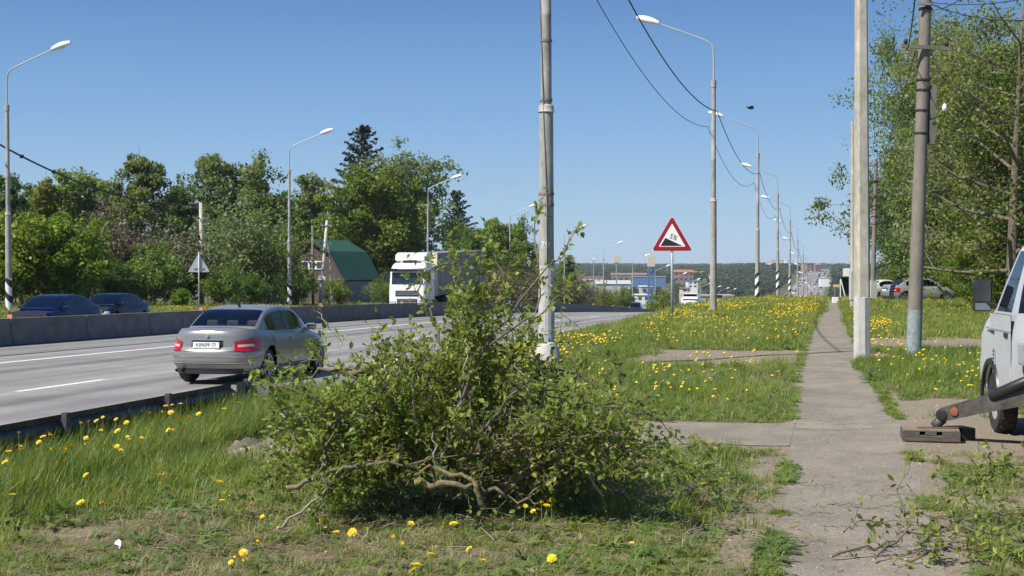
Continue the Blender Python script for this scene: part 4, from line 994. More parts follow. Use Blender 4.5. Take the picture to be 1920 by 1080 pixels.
# cab upper part
def usec(z, xf, yin): return vsec(z, xf, yin)
cabrows = [vsec(1.36, 0.38, 0.05), vsec(1.6, 0.16, 0.09), vsec(1.85, -0.06, 0.14), vsec(2.02, -0.20, 0.18)]
roofrows = [vsec(2.02, -0.20, 0.18), vsec(2.12, -0.30, 0.24), vsec(2.18, -0.48, 0.36)]
g = MB(); g.grid(roofrows, close=True); g.add(roofrows[-1], [tuple(range(len(roofrows[-1])))]); g.build('roof', VW, van, sharp=38)
n_ = len(cabrows[0]); gl = MB(); gl2 = MB(); pil = MB(); pil2 = MB(); ws = MB()
for i in range(len(cabrows) - 1):
    for j in range(n_):
        q = [cabrows[i][j], cabrows[i][(j + 1) % n_], cabrows[i + 1][(j + 1) % n_], cabrows[i + 1][j]]
        side = j < 23 or j > n_ - 23
        if j == n_ - 1: continue
        elif 6 <= j <= 20: t_ = gl
        elif n_ - 21 <= j <= n_ - 7: t_ = gl2
        elif 25 <= j <= n_ - 27: t_ = ws
        else: t_ = pil if j < n_ / 2 else pil2
        t_.add(q, [(0, 1, 2, 3)])
for nme, b_, mm in (('side_window', gl, M['glass_dark']), ('side_window', gl2, M['glass_dark']), ('pillar', pil2, VW), ('windscreen', ws, M['glass_dark']), ('pillar', pil, VW)):
    me = b_.mesh(nme); bm = bmesh.new(); bm.from_mesh(me); bmesh.ops.remove_doubles(bm, verts=bm.verts, dist=0.0005); bmesh.ops.recalc_face_normals(bm, faces=bm.faces); bm.to_mesh(me); bm.free()
    link_mesh(nme, me, mm, van, smooth=True)
MB().box((-0.3, -0.88, 0.8), (1.8, 1.4, 0.9)).build('underbody', M['black'], van)
for y in (-0.35, -1.4): MB().bevbox((-0.75, y, 1.3), (0.18, 0.5, 0.8), 0.06).build('seat', M['trim'], van)
dg_ = MB().prism([(-0.98, 0.50), (-0.30, 0.50), (-0.22, 0.95), (0.0, 1.1), (0.10, 1.34), (-0.98, 1.34)], 0.102, 0.107).build('door_gap', M['black'], van)
dr_ = MB().prism([(-0.97, 0.51), (-0.31, 0.51), (-0.235, 0.955), (-0.01, 1.105), (0.085, 1.335), (-0.97, 1.335)], 0.103, 0.112).build('door', VW, van)
MB().bevbox((-0.78, 0.118, 1.12), (0.16, 0.02, 0.05), 0.008).build('handle', M['plastic'], dr_)
MB().box((-0.35, 0.114, 1.165), (1.25, 0.006, 0.022)).build('side_moulding', M['grey_paint'], dr_)
tt = text_mesh('Бизнес', 0.065, 0.001); tt.materials.append(M['ink']); o = bpy.data.objects.new('badge_text', tt); COL.objects.link(o); o.parent = dr_; o.location = (-0.10, 0.1185, 1.13); o.rotation_euler = (R(90), 0, R(180))
vp = MB().bevbox((-0.18, 0.114, 0.82), (0.10, 0.012, 0.28), 0.004).build('air_vent', M['grey_paint'], van)
for i in range(6): MB().box((-0.18, 0.121, 0.72 + i * 0.04), (0.07, 0.006, 0.014)).build('vent_slot', M['plastic'], vp)
af = MB(); rr_ = []
for i in range(17):
    a = R(-5 + 190 * i / 16); rr_.append([(0.42 * math.cos(a), 0.10, 0.35 + 0.42 * math.sin(a)), (0.42 * math.cos(a), 0.135, 0.35 + 0.42 * math.sin(a)), (0.475 * math.cos(a), 0.135, 0.35 + 0.475 * math.sin(a)), (0.49 * math.cos(a), 0.10, 0.35 + 0.49 * math.sin(a))])
af.grid(rr_); af.build('wheel_arch', M['plastic'], van, sharp=40)
for wx, wy in ((0, 0.0), (0, -1.75)):
    wh = MB().lathe([(0.20, -0.09), (0.32, -0.10), (0.345, -0.07), (0.345, 0.07), (0.32, 0.10), (0.20, 0.09)], 32, axis='y', c=(wx, wy - 0.02, 0.345))
    for i in range(36):
        a = 2 * math.pi * i / 36; rot = Matrix.Rotation(-a, 3, 'Y'); wh.box(Vector((0.347 * math.cos(a), wy - 0.02 + (0.04 if i % 2 else -0.04), 0.345 + 0.347 * math.sin(a))), (0.014, 0.07, 0.035), rot=rot)
    who = wh.build('wheel', M['tyre'], van, sharp=40)
    MB().lathe([(0.001, 0.09), (0.06, 0.10), (0.075, 0.04), (0.15, 0.02), (0.19, 0.07), (0.205, 0.09)], 24, axis='y', c=(wx, wy - 0.02, 0.345)).build('rim', mat('dusty rim', (0.22, 0.20, 0.18), 0.7), who, sharp=50)
mir = MB().bevbox((0.42, 0.125, 1.52), (0.09, 0.215, 0.36), 0.035).build('wing_mirror', M['plastic'], van)
MB().bevbox((0.374, 0.125, 1.575), (0.012, 0.175, 0.235), 0.005).build('mirror_glass', mat('mirror glass', (0.035, 0.04, 0.042), 0.25, 0.0, var=0.3), mir)
MB().bevbox((0.374, 0.125, 1.395), (0.012, 0.175, 0.08), 0.005).build('mirror_glass', mat('lower mirror glass', (0.16, 0.18, 0.19), 0.2, 0.3, var=0.2), mir)
MB().tube([(0.42, 0.10, 1.45), (0.25, 0.02, 1.42), (0.02, -0.02, 1.40)], 0.02, 6).build('mirror_bracket', M['plastic'], van)
# truck bed frame behind the cab (carries the outrigger)
MB().box((-2.6, -0.88, 0.62), (3.0, 1.1, 0.2)).build('chassis', M['black'], van)
MB().bevbox((-2.6, -0.88, 0.95), (3.0, 1.9, 0.25), 0.03).build('load_bed', M['grey_paint'], van)
# outrigger arm, cylinder and foot: one folding leg of the lift (part of the van)
ac = mat('worn dark steel', (0.085, 0.078, 0.07), 0.6, 0.35, var=0.45, scale=9, bump=0.3)
inv = Matrix.Translation(van.location) @ Matrix.Rotation(VH, 4, 'Z'); inv = inv.inverted()
def L_(px, py, d): return inv @ W(px, py, d)
A = L_(1768, 778, 15.35); B = L_(1990, 722, 14.6)
og = MB(); dirv = (B - A); q = dirv.to_track_quat('X', 'Z').to_matrix(); ln = dirv.length
rows = []
for t, hh in ((-0.03, 0.045), (0.02, 0.075), (0.3, 0.085), (0.7, 0.115), (1.0, 0.13)):
    c = A + dirv * t
    rows.append([c + q @ Vector((0, sy * 0.055, sz * hh)) for sy, sz in ((-1, -1), (1, -1), (1, 1), (-1, 1))])
og.grid(rows, close=True); og.add(rows[0], [(0, 1, 2, 3)]); og.add(rows[-1], [(3, 2, 1, 0)])
leg = og.build('outrigger_arm', ac, van)
def disc(c, r, m, nm, ax):
    q2 = ax.to_track_quat('Z', 'Y').to_matrix(); b = MB().lathe([(0.001, 0.02), (r * 0.5, 0.022), (r, 0.015), (r, -0.02)], 16)
    b.v = [tuple(q2 @ Vector(v) + c) for v in b.v]; return b.build(nm, m, leg, sharp=40)
nrm = q @ Vector((0, 1, 0)); 
tocam = (inv @ Vector((0, 0, EYE)) - A); nrm = nrm if nrm.dot(tocam) > 0 else -nrm
disc(A + dirv * 0.01 + nrm * 0.058, 0.058, M['plastic'], 'pivot_pin', nrm); disc(A + dirv * 0.125 + nrm * 0.058, 0.045, M['orange'], 'reflector', nrm)
MB().tube([L_(1768, 785, 15.35), L_(1752, 800, 15.35)], [0.06, 0.05], 10).build('foot_joint', ac, leg, smooth=True)
rod0, rod1, rod2 = L_(1790, 772, 15.28), L_(1858, 744, 15.0), L_(1990, 688, 14.5)
MB().tube([rod0, rod1], 0.022, 10).build('piston_rod', mat('blue grey rod', (0.20, 0.26, 0.32), 0.3, 0.7), leg, smooth=True)
MB().tube([rod1, rod1.lerp(rod2, 0.04), rod2], [0.045, 0.058, 0.058], 12).build('hydraulic_cylinder', M['plastic'], leg, smooth=True)
fp = L_(1756, 803, 15.35); bb = MB().bevbox(fp, (0.30, 0.42, 0.022), 0.008, rot=Matrix.Rotation(R(7), 3, 'Y')).build('foot_plate', mat('rusty plate', (0.11, 0.075, 0.05), 0.8, var=0.4, scale=14), leg)
# timber crib under the foot
cp = on_ground(1748, 826); cr = empty('timber_crib', cp, R(-12), 'dark wooden crib block with two square holes under the outrigger foot', 'support block')
wood = mat('weathered timber', (0.095, 0.08, 0.065), 0.9, var=0.5, scale=5, aniso=(1, 8, 8), bump=0.7, detail=8)
wood2 = mat('pale timber top', (0.22, 0.17, 0.12), 0.9, var=0.35, scale=5, aniso=(1, 8, 8), bump=0.6, detail=8)
for y in (-0.17, 0.0, 0.17):
    MB().bevbox((-0.02, y, 0.055), (0.62, 0.155, 0.085), 0.008).build('plank', wood, cr)
    for x0_, x1_ in ((-0.33, -0.20), (-0.155, -0.03), (0.015, 0.29)): pass
for x0_, x1_ in ((-0.33, -0.145), (-0.085, 0.035), (0.095, 0.29)): MB().bevbox(((x0_ + x1_) / 2, 0, 0.12), (x1_ - x0_, 0.50, 0.05), 0.006).build('plank', wood, cr)
MB().bevbox((-0.02, 0, 0.162), (0.60, 0.50, 0.030), 0.006).build('top_board', wood2, cr)
cr.scale = (0.95, 0.95, 0.8)
p5 = cp + Vector((0.36, 0.10, 0)); MBk = MB().bevbox((0, 0, 0.07), (0.16, 0.30, 0.13), 0.015); sp5 = empty('timber_block', p5, R(8), 'small black block standing against the right end of the timber crib', 'support block'); MBk.build('block', M['black'], sp5)
# ------------------------------------------------------------------ trees
def leaf_quads(c, r, n_per, size, g, flat=0.75, droop=0.3):
    """c (K,3) cluster centres, r (K,) radii -> folded leaf-clump quads"""
    K = len(c); idx = np.repeat(np.arange(K), n_per); n = len(idx)
    v = g.normal(size=(n, 3)); v /= np.linalg.norm(v, axis=1)[:, None]; rad = g.random(n) ** 0.45
    p = c[idx] + v * (rad * r[idx])[:, None] * np.array([1, 1, flat])
    nr = g.normal(size=(n, 3)) + v * 0.9 + np.array([0, 0, 0.5]); nr /= np.linalg.norm(nr, axis=1)[:, None]
    a = np.cross(nr, g.normal(size=(n, 3))); a /= np.linalg.norm(a, axis=1)[:, None]; b = np.cross(nr, a)
    s = size * (0.55 + 0.9 * g.random(n)); a *= s[:, None]; b *= (s * (0.45 + 0.35 * g.random(n)))[:, None]
    k = nr * (s * 0.25)[:, None]
    verts = np.stack([p - a, p - b * 1.0 + k, p + a, p + b + k * 0.6], 1).reshape(-1, 3)
    return verts, np.arange(n * 4).reshape(-1, 4)
def gen_tree(H, Rr, kind, seed, leaves=9000, leaf=0.16, base=0.18, mat_l='leaf_mid', bark='bark', gap=1.0):
    g = np.random.default_rng(seed); tr = MB(); cs, rs = [], []
    lean = g.normal(size=2) * 0.02 * H
    tp = [Vector((lean[0] * t * t + 0.05 * math.sin(3 * t + seed), lean[1] * t * t, H * 0.97 * t)) for t in np.linspace(0, 1, 9)]
    r0 = 0.016 * H + 0.03
    if kind == 'shrub': tp = [Vector((0, 0, 0)), Vector((0, 0, H * 0.3))]; r0 *= 0.6
    tr.tube([(0, 0, -0.5)] + tp, [r0 * 1.25] + [r0 * (1.05 - t) for t in np.linspace(0, 1, len(tp))], 8)
    def axis(t):
        k = t * (len(tp) - 1); j = min(int(k), len(tp) - 2); return tp[j].lerp(tp[j + 1], k - j)
    nl = {'round': 30, 'tall': 34, 'spruce': 130, 'shrub': 26, 'open': 26}[kind]
    for i in range(nl):
        t = (i + g.random()) / nl; az = i * 2.4 + g.random() * 0.8
        if kind == 'spruce':
            z = H * (0.10 + 0.88 * t); L = Rr * (1 - t) ** 0.75 * (0.65 + 0.6 * g.random()) + 0.35; o = axis(min(1, z / H / 0.97)); el = R(12 - 30 * (1 - t))
            pts = [o + Vector((math.cos(az) * L * s, math.sin(az) * L * s, L * s * math.tan(el) + 0.16 * L * s * s)) for s in (0, 0.35, 0.7, 1)]
            tr.tube(pts, [0.03, 0.02, 0.012, 0.006], 4, cap=False)
            for s in np.linspace(0.2, 1, max(3, int(L * 3))):
                q = pts[0].lerp(pts[-1], s); cs.append(q + Vector((0, 0, -0.10 * L * (1 - s)))); rs.append(0.22 + 0.17 * L * (1.1 - s))
            continue
        if kind == 'shrub':
            o = Vector((g.normal() * Rr * 0.25, g.normal() * Rr * 0.25, 0)); ze = H * (0.35 + 0.65 * math.sqrt(g.random())); rr = Rr * math.sqrt(max(0.05, 1 - (ze / H) ** 2.2)) * (0.6 + 0.5 * g.random())
            e = Vector((math.cos(az) * rr, math.sin(az) * rr, ze)); md = o.lerp(e, 0.5) + Vector((0, 0, H * 0.12))
        else:
            tt = base + (0.97 - base) * t; o = axis(tt * 0.92); s_ = (tt - base) / (1 - base)
            env = {'round': math.sin(math.pi * (0.16 + 0.78 * s_)) ** 0.7, 'tall': (0.55 + 0.45 * math.sin(math.pi * min(1, s_ * 1.3 + 0.1))) * (1 - s_ ** 4 * 0.6), 'open': math.sin(math.pi * (0.25 + 0.68 * s_)) ** 0.5}[kind]
            L = Rr * env * (0.7 + 0.5 * g.random()); el = R(22 + 38 * s_ + 12 * g.normal())
            e = o + Vector((math.cos(az) * L, math.sin(az) * L, L * math.sin(el) * 0.9)); md = o.lerp(e, 0.5) + Vector((g.normal() * 0.15, g.normal() * 0.15, -0.04 * L))
        br = r0 * (0.42 if kind != 'shrub' else 0.35) * (1.1 - 0.7 * t)
        tr.tube([o, md, e], [br, br * 0.6, br * 0.2], 5, cap=False)
        nc = max(3, int(5 * (e - o).length / max(Rr, 0.1)) + 3)
        for k in range(nc):
            s = 0.30 + 0.75 * (k + g.random()) / nc; q = (o.lerp(md, s * 2) if s < 0.5 else md.lerp(e, (s - 0.5) * 2))
            off = Vector(g.normal(size=3)) * 0.13 * Rr * gap; off.z *= 0.8; c = q + off; cs.append(c); rs.append(Rr * (0.12 + 0.13 * g.random()))
            if g.random() < 0.6: tr.tube([q, c], [br * 0.25, br * 0.08], 3, cap=False)
    cs = np.array([tuple(c) for c in cs]); rs = np.array(rs)
    v, f = leaf_quads(cs, rs, max(4, leaves // len(cs)), leaf, g, 0.45 if kind == 'spruce' else 0.8)
    v[:, 2] = np.maximum(v[:, 2], 0.02)
    cm = np_mesh('crown', v, f); cm.materials.append(M[mat_l])
    tm_ = tr.mesh('trunk'); tm_.materials.append(M[bark]); tm_.polygons.foreach_set('use_smooth', [True] * len(tm_.polygons))
    return tm_, cm
def put_tree(proto, p, s, rz, name, label, cat='tree', group=None, sz=None, mat_l=None):
    root = empty(name, p, rz, label, cat, group); root.scale = (s, s, s * (sz or 1))
    for nm, me in (('trunk' if cat == 'tree' else 'stems', proto[0]), ('crown' if cat == 'tree' else 'foliage', proto[1])):
        o = bpy.data.objects.new(nm, me); COL.objects.link(o); o.parent = root
        if mat_l and me is proto[1]: o.material_slots[0].link = 'OBJECT'; o.material_slots[0].material = M[mat_l]
    return root
T = {}
M['leaf_maple'] = mat_leaf('yellow green maple leaf', (0.095, 0.155, 0.022), (0.19, 0.235, 0.04), 0.38, 0.5, 0.0)
T['poplar'] = gen_tree(13, 2.7, 'tall', 11, 17000, 0.135, 0.10, 'leaf_dark')
T['poplar2'] = gen_tree(13, 3.2, 'tall', 12, 17000, 0.135, 0.10, 'leaf_mid')
T['round'] = gen_tree(12, 4.2, 'round', 13, 20000, 0.145, 0.08, 'leaf_mid')
T['round2'] = gen_tree(11, 4.0, 'round', 14, 18000, 0.14, 0.08, 'leaf_olive')
T['open'] = gen_tree(13, 4.2, 'open', 15, 11000, 0.13, 0.12, 'leaf_grey', gap=1.5)
T['spruce'] = gen_tree(18, 4.8, 'spruce', 16, 15000, 0.16, mat_l='needle')
T['shrub'] = gen_tree(4.6, 3.0, 'shrub', 17, 9000, 0.12, mat_l='leaf_bright')
T['shrub2'] = gen_tree(4.8, 3.2, 'shrub', 18, 6000, 0.085, mat_l='leaf_brown', bark='twig', gap=1.4)
T['shrub3'] = gen_tree(4.2, 2.8, 'shrub', 19, 7500, 0.10, mat_l='leaf_mid')
T['near'] = gen_tree(12.5, 4.6, 'open', 20, 34000, 0.090, 0.10, 'leaf_mid', gap=1.4)
T['near2'] = gen_tree(11.5, 4.8, 'round', 21, 34000, 0.095, 0.04, 'leaf_dark')
T['near_sparse'] = gen_tree(13, 4.5, 'open', 22, 11000, 0.070, 0.15, 'leaf_olive', gap=1.8)
def tree_h(proto, kind_h, px, d, top_y, **k):
    p = at(px, d); h = EYE - (top_y - HZ) / F * d - p.z; return p, h / kind_h
# (kind, nominal height, px, depth, top y, name, label, material)
left = [
 ('poplar', 13, 20, 120, 318, 'deciduous_tree', 'dark green tree at the far left edge behind the banded lamp post', None),
 ('poplar2', 13, 88, 126, 322, 'deciduous_tree', 'mid green tree, second from the left edge in the far treeline', None),
 ('round', 12, 165, 130, 338, 'deciduous_tree', 'low crowned tree left of the tallest leafy tree of the far treeline', None),
 ('poplar2', 13, 262, 124, 272, 'deciduous_tree', 'tallest leafy tree of the left treeline, above the blue and navy sedans', 'leaf_dark'),
 ('poplar', 13, 345, 132, 340, 'deciduous_tree', 'narrow tree just right of the tallest leafy tree in the left treeline', None),
 ('round', 12, 452, 140, 308, 'deciduous_tree', 'rounded dark tree rising behind the silver sedan and grey shrubs', 'leaf_dark'),
 ('poplar2', 13, 520, 146, 345, 'deciduous_tree', 'tree between the rounded dark tree and the house lamp post', None),
 ('poplar', 13, 590, 150, 318, 'deciduous_tree', 'slender tree behind the roof of the green roofed house', 'leaf_grey'),
 ('open', 13, 405, 150, 365, 'deciduous_tree', 'lighter tree in the gap left of the rounded dark tree', None),
 ('spruce', 18, 676, 160, 240, 'spruce_tree', 'tallest dark spruce tree rising behind the green roofed house', None),
 ('round2', 11, 700, 142, 322, 'deciduous_tree', 'broad yellow green maple right of the green roofed house', 'leaf_maple'),
 ('open', 13, 762, 148, 290, 'deciduous_tree', 'open crowned tall tree directly left of the lorry lamp post', None),
 ('round', 12, 742, 150, 330, 'deciduous_tree', 'dense tree low behind the white lorry cab', None),
 ('round2', 11, 640, 146, 395, 'deciduous_tree', 'olive tree between the spruce and the gable roof', None),
 ('spruce', 18, 860, 175, 360, 'spruce_tree', 'smaller dark spruce above the grey lorry trailer', None),
 ('round2', 11, 868, 165, 432, 'deciduous_tree', 'yellow green tree low in front of the smaller spruce', None),
 ('round', 12, 958, 175, 420, 'deciduous_tree', 'round crowned tree just left of the numbered pole', None),
 ('round', 12, 915, 180, 440, 'deciduous_tree', 'green tree between the small spruce and the round crowned tree', None),
 ('open', 13, 1000, 200, 470, 'deciduous_tree', 'low tree mostly hidden behind the numbered pole', 'leaf_brown'),
 ('poplar', 13, 1066, 230, 478, 'deciduous_tree', 'small dark tree right of the numbered pole at the barrier', None),
 ('poplar2', 13, -60, 118, 330, 'deciduous_tree', 'tree beyond the left edge of the far treeline', None),
 ('round', 12, -140, 112, 300, 'deciduous_tree', 'outermost tree left of the visible treeline', None),
 ('round', 12, 560, 160, 392, 'deciduous_tree', 'tree filling the treeline behind the house gable', None),
 ('poplar2', 13, 205, 145, 372, 'deciduous_tree', 'tree in the second row left of the tallest leafy tree', None),
 ('poplar', 13, 310, 148, 362, 'deciduous_tree', 'tree in the second row right of the tallest leafy tree', None),
 ('round', 12, 130, 142, 380, 'deciduous_tree', 'second row tree behind the bright green shrub', 'leaf_grey'),
 ('round', 12, 50, 138, 380, 'deciduous_tree', 'second row tree near the banded lamp post', 'leaf_dark'),
]
k_ = 0
for kind, nh, px, d, ty, nm, lab, ml in left:
    p, s = tree_h(None, nh, px, d, ty); k_ += 1
    put_tree(T[kind], p, s * 1.03, k_ * 1.7, nm, lab, mat_l=ml)
shr = [
 ('shrub', 4.6, 40, 84, 425, 'bright green rounded shrub at the left edge behind the blue sedan', None),
 ('shrub', 4.6, 118, 86, 425, 'large bright green shrub behind the roofs of the blue sedans', None),
 ('shrub', 4.6, -50, 84, 420, 'bright green shrub beyond the left edge', None),
 ('shrub2', 4.8, 178, 96, 412, 'brown twiggy shrub above the navy sedan', None),
 ('shrub2', 4.8, 235, 100, 430, 'brownish spring shrub right of the bright green shrubs', 'leaf_brown'),
 ('shrub3', 4.2, 290, 92, 470, 'dull green shrub left of the triangular sign back', 'leaf_olive'),
 ('shrub3', 4.2, 225, 90, 500, 'dark low shrub right behind the navy sedan', 'leaf_dark'),
 ('shrub3', 4.2, 335, 96, 450, 'mixed shrub directly behind the triangular sign back', 'leaf_brown'),
 ('shrub2', 4.8, 440, 104, 395, 'large grey green willow shrub above the silver sedan', 'leaf_grey'),
 ('shrub2', 4.8, 495, 106, 410, 'grey green shrub right part above the silver sedan roof', 'leaf_olive'),
 ('shrub3', 4.2, 420, 94, 505, 'green shrub just behind the short pale pole foot', None),
 ('shrub', 4.6, 340, 88, 545, 'small bright green bush at the foot of the triangular sign', None),
 ('shrub3', 4.2, 552, 112, 500, 'leafy bush covering the dark left corner of the house gable', None),
 ('shrub3', 4.2, 628, 112, 528, 'leafy bush between the leaning pole and the block wall of the house', 'leaf_mid'),
 ('shrub3', 4.2, 470, 100, 520, 'low green bush in front of the maroon fence', None),
 ('shrub2', 4.8, 720, 125, 520, 'pale bush between the house and the lorry cab', 'leaf_olive'),
 ('shrub2', 4.8, 935, 140, 500, 'brown bare bush beside the end of the lorry trailer', None),
 ('shrub2', 4.8, 1010, 150, 505, 'brown bush behind the numbered pole foot', None),
 ('shrub2', 4.8, 1085, 180, 522, 'brown bush right of the numbered pole along the barrier', None),
 ('shrub2', 4.8, 1130, 215, 538, 'greenish bush behind the barrier left of the white shed', 'leaf_olive'),
 ('shrub3', 4.2, 1165, 235, 545, 'green bush behind the barrier beside the far lamps', None),
 ('shrub3', 4.2, 1240, 260, 552, 'green bush left of the slope sign post', 'leaf_olive'),
 ('shrub2', 4.8, 1262, 300, 560, 'bush hidden partly by the slope sign post', None),
]
for kind, nh, px, d, ty, lab, ml in shr:
    p, s = tree_h(None, nh, px, d, ty); k_ += 1
    put_tree(T[kind], p, max(s, 0.25) * 1.05, k_ * 1.1, 'shrub', lab, cat='shrub', mat_l=ml)
right_t = [
 ('near_sparse', 13, 1880, 66, 45, 'thinly leaved olive tree behind the top of the dark pole', None, 1.0),
 ('near', 12.5, 1900, 62, 60, 'open crowned tree with grey twigs right of the dark pole', 'leaf_grey', 1.0),
 ('near_sparse', 13, 1895, 56, -30, 'sparse tall tree cut by the upper right corner', None, 1.0),
 ('near2', 11.5, 1765, 102, 290, 'dense dark tree behind the farther grey utility pole', None, 1.0),
 ('near2', 11.5, 1790, 98, 280, 'dense dark green tree in the middle of the right hand grove', None, 1.0),
 ('near', 12.5, 1930, 74, 200, 'dense tree at the right edge above the white van', 'leaf_dark', 1.0),
 ('near2', 11.5, 1935, 84, 350, 'bright lower tree above the van mirror', 'leaf_bright', 1.0),
 ('near2', 11.5, 2010, 60, 240, 'dark tree just outside the right edge', None, 1.0),
 ('near', 12.5, 1860, 96, 130, 'tall leafy tree whose left side overhangs the pale pole', 'leaf_dark', 1.0),
 ('near2', 11.5, 1765, 115, 350, 'darker tree behind the whitewashed utility pole', 'leaf_dark', 1.0),
 ('near_sparse', 13, 1830, 90, 100, 'second row sparse tree right of the dark pole', None, 1.0),
 ('near', 12.5, 1760, 112, 180, 'second row leafy tree behind the dark pole', 'leaf_dark', 1.0),
 ('near2', 11.5, 1900, 82, 250, 'second row dark tree at the right edge', None, 1.0),
 ('near2', 11.5, 1900, 62, 355, 'bright low leafy tree directly above the van cab', 'leaf_bright', 1.0),
 ('near2', 11.5, 1830, 76, 410, 'small leafy tree between the dark pole and the van mirror', 'leaf_bright', 1.0),
 ('near2', 11.5, 2060, 60, 100, 'big tree outside the right edge', None, 1.0),
]
for kind, nh, px, d, ty, lab, ml, q in right_t:
    p, s = tree_h(None, nh, px, d, ty); k_ += 1
    put_tree(T[kind], p, s * q, k_ * 2.3, 'deciduous_tree', lab, mat_l=ml)
for kind, nh, px, d, ty, lab, ml, wd in (('near_sparse', 13, 1722, 98, 100, 'slim sparse tree showing between the pale and the dark pole', 'leaf_mid', 0.72), ('near2', 11.5, 1712, 110, 300, 'narrow dark tree behind the farther grey pole', 'leaf_dark', 0.62), ('near2', 11.5, 1775, 104, 230, 'dark tree filling the grove behind the dark pole', 'leaf_dark', 0.9), ('near', 12.5, 1765, 97, 70, 'tall grey green tree rising behind the dark pole', 'leaf_grey', 0.7)):
    p, s = tree_h(None, nh, px, d, ty); k_ += 1
    put_tree(T[kind], p, s * wd, k_ * 2.9, 'deciduous_tree', lab, mat_l=ml, sz=1 / wd)
for px, d, ty, lab, ml in ((1895, 76, 400, 'bright leafy bush left of the van mirror', 'leaf_bright'), (1815, 92, 530, 'low bush in front of the old grey sedan nose', 'leaf_mid'), (1750, 95, 500, 'dark undergrowth bush behind the old grey sedan', 'leaf_dark'), (1680, 100, 505, 'dark undergrowth bush behind the pale parked car', 'leaf_dark'), (1915, 66, 480, 'leafy bush behind the van cab', 'leaf_mid'), (1830, 80, 500, 'dark bush right of the old grey sedan', 'leaf_dark'), (1800, 100, 480, 'undergrowth bush deep in the right hand grove', 'leaf_dark'), (1880, 100, 480, 'undergrowth bush at the far right of the grove', 'leaf_dark')):
    p, s = tree_h(None, 4.2, px, d, ty); k_ += 1
    put_tree(T['shrub3'], p, s, k_ * 1.3, 'shrub', lab, cat='shrub', mat_l=ml)

# ------------------------------------------------------------------ house with green gambrel roof
hp = at(585, 130); HB = -1.55
house = empty('gambrel_house', (hp.x, hp.y, HB), R(-27 + 6), 'brown boarded house with a green gambrel roof and a grey block wall', 'house')
M['roof_green'] = mat('green metal roof', (0.018, 0.085, 0.058), 0.6, 0.0, var=0.12, scale=1.2)
M['boards'] = mat('old brown boards', (0.11, 0.085, 0.07), 0.9, var=0.35, scale=3)
M['block'] = mat('grey cinder block', (0.30, 0.30, 0.29), 0.9, var=0.12, objrand=0.15)
M['mortar'] = mat('mortar', (0.15, 0.15, 0.145), 0.95)
hw, hl = 3.2, 6.6; ze, zk, za_ = 2.65, 4.95, 6.05; bk = 1.95
# gable faces -y (camera), side faces +x
pr = [(-hw, 0), (hw, 0), (hw, ze), (bk, zk - 0.05), (0, za_ - 0.12), (-bk, zk - 0.05), (-hw, ze)]
MB().prism(pr, 0, hl, 'y').build('wall', M['boards'], house)
for i in range(28):
    z = 0.1 + i * 0.21
    if z > za_ - 0.35: break
    half = hw if z < ze else (np.interp(z, [ze, zk, za_], [hw, bk, 0]))
    MB().box((0, -0.025, z + 0.09), (max(0.2, 2 * half - 0.25), 0.05, 0.185), rot=Matrix.Rotation(R(4), 3, 'X')).build('board', M['boards'], house)
def roofpanel(x0, z0, x1, z1, nm='roof'):
    t = 0.06; d = Vector((x1 - x0, z1 - z0)).normalized(); nx, nz = -d.y * t, d.x * t
    if nz < 0: nx, nz = -nx, -nz
    return MB().prism([(x0, z0), (x1, z1), (x1 + nx, z1 + nz), (x0 + nx, z0 + nz)], -0.45, hl + 0.4, 'y').build(nm, M['roof_green'], house)
for s in (-1, 1):
    rp_ = roofpanel(s * (hw + 0.28), ze - 0.28, s * bk, zk); rp2 = roofpanel(s * bk, zk + 0.003, 0, za_)
    for k in range(18):
        y = -0.4 + k * 0.42
        for (xa, za2, xb, zb2), par in (((s * (hw + 0.28), ze - 0.28, s * bk, zk), rp_), ((s * bk, zk, 0, za_), rp2)):
            L2 = math.hypot(xb - xa, zb2 - za2); an = math.atan2(zb2 - za2, xb - xa); nx, nz = -math.sin(an), math.cos(an)
            if nz < 0: nx, nz = -nx, -nz
            MB().box(((xa + xb) / 2 + nx * 0.075, y, (za2 + zb2) / 2 + nz * 0.075), (L2, 0.03, 0.03), rot=Matrix.Rotation(-an, 3, 'Y')).build('roof_seam', M['roof_green'], par)
    for (xa, za2, xb, zb2) in ((s * (hw + 0.3), ze - 0.3, s * bk, zk), (s * bk, zk, 0, za_)):
        L2 = math.hypot(xb - xa, zb2 - za2); an = math.atan2(zb2 - za2, xb - xa)
        MB().box(((xa + xb) / 2, -0.48, (za2 + zb2) / 2 - 0.03), (L2, 0.05, 0.20), rot=Matrix.Rotation(-an, 3, 'Y')).build('barge_board', mat('dark barge board', (0.05, 0.04, 0.035), 0.8), house)
wf = MB().box((0.1, -0.09, 3.75), (2.1, 0.07, 0.75)).build('window', M['white'], house)
for x in (-0.62, 0.1, 0.82): MB().box((x, -0.13, 3.75), (0.56, 0.012, 0.6)).build('pane', mat('window glass', (0.03, 0.04, 0.05), 0.08, coat=1.0), wf)
ww = MB().box((hw + 0.06, 2.6, 1.15), (0.10, 6.4, 2.3)).build('block_wall', M['mortar'], house)
bme2 = MB().bevbox((0, 0, 0), (0.06, 0.375, 0.185), 0.012).mesh('block'); bme2.materials.append(M['block'])
for r in range(11):
    for c in range(16):
        b_ = bpy.data.objects.new('block', bme2); COL.objects.link(b_); b_.parent = ww; b_.location = (hw + 0.12, -0.40 + c * 0.40 + (0.2 if r % 2 else 0), 0.12 + r * 0.205)
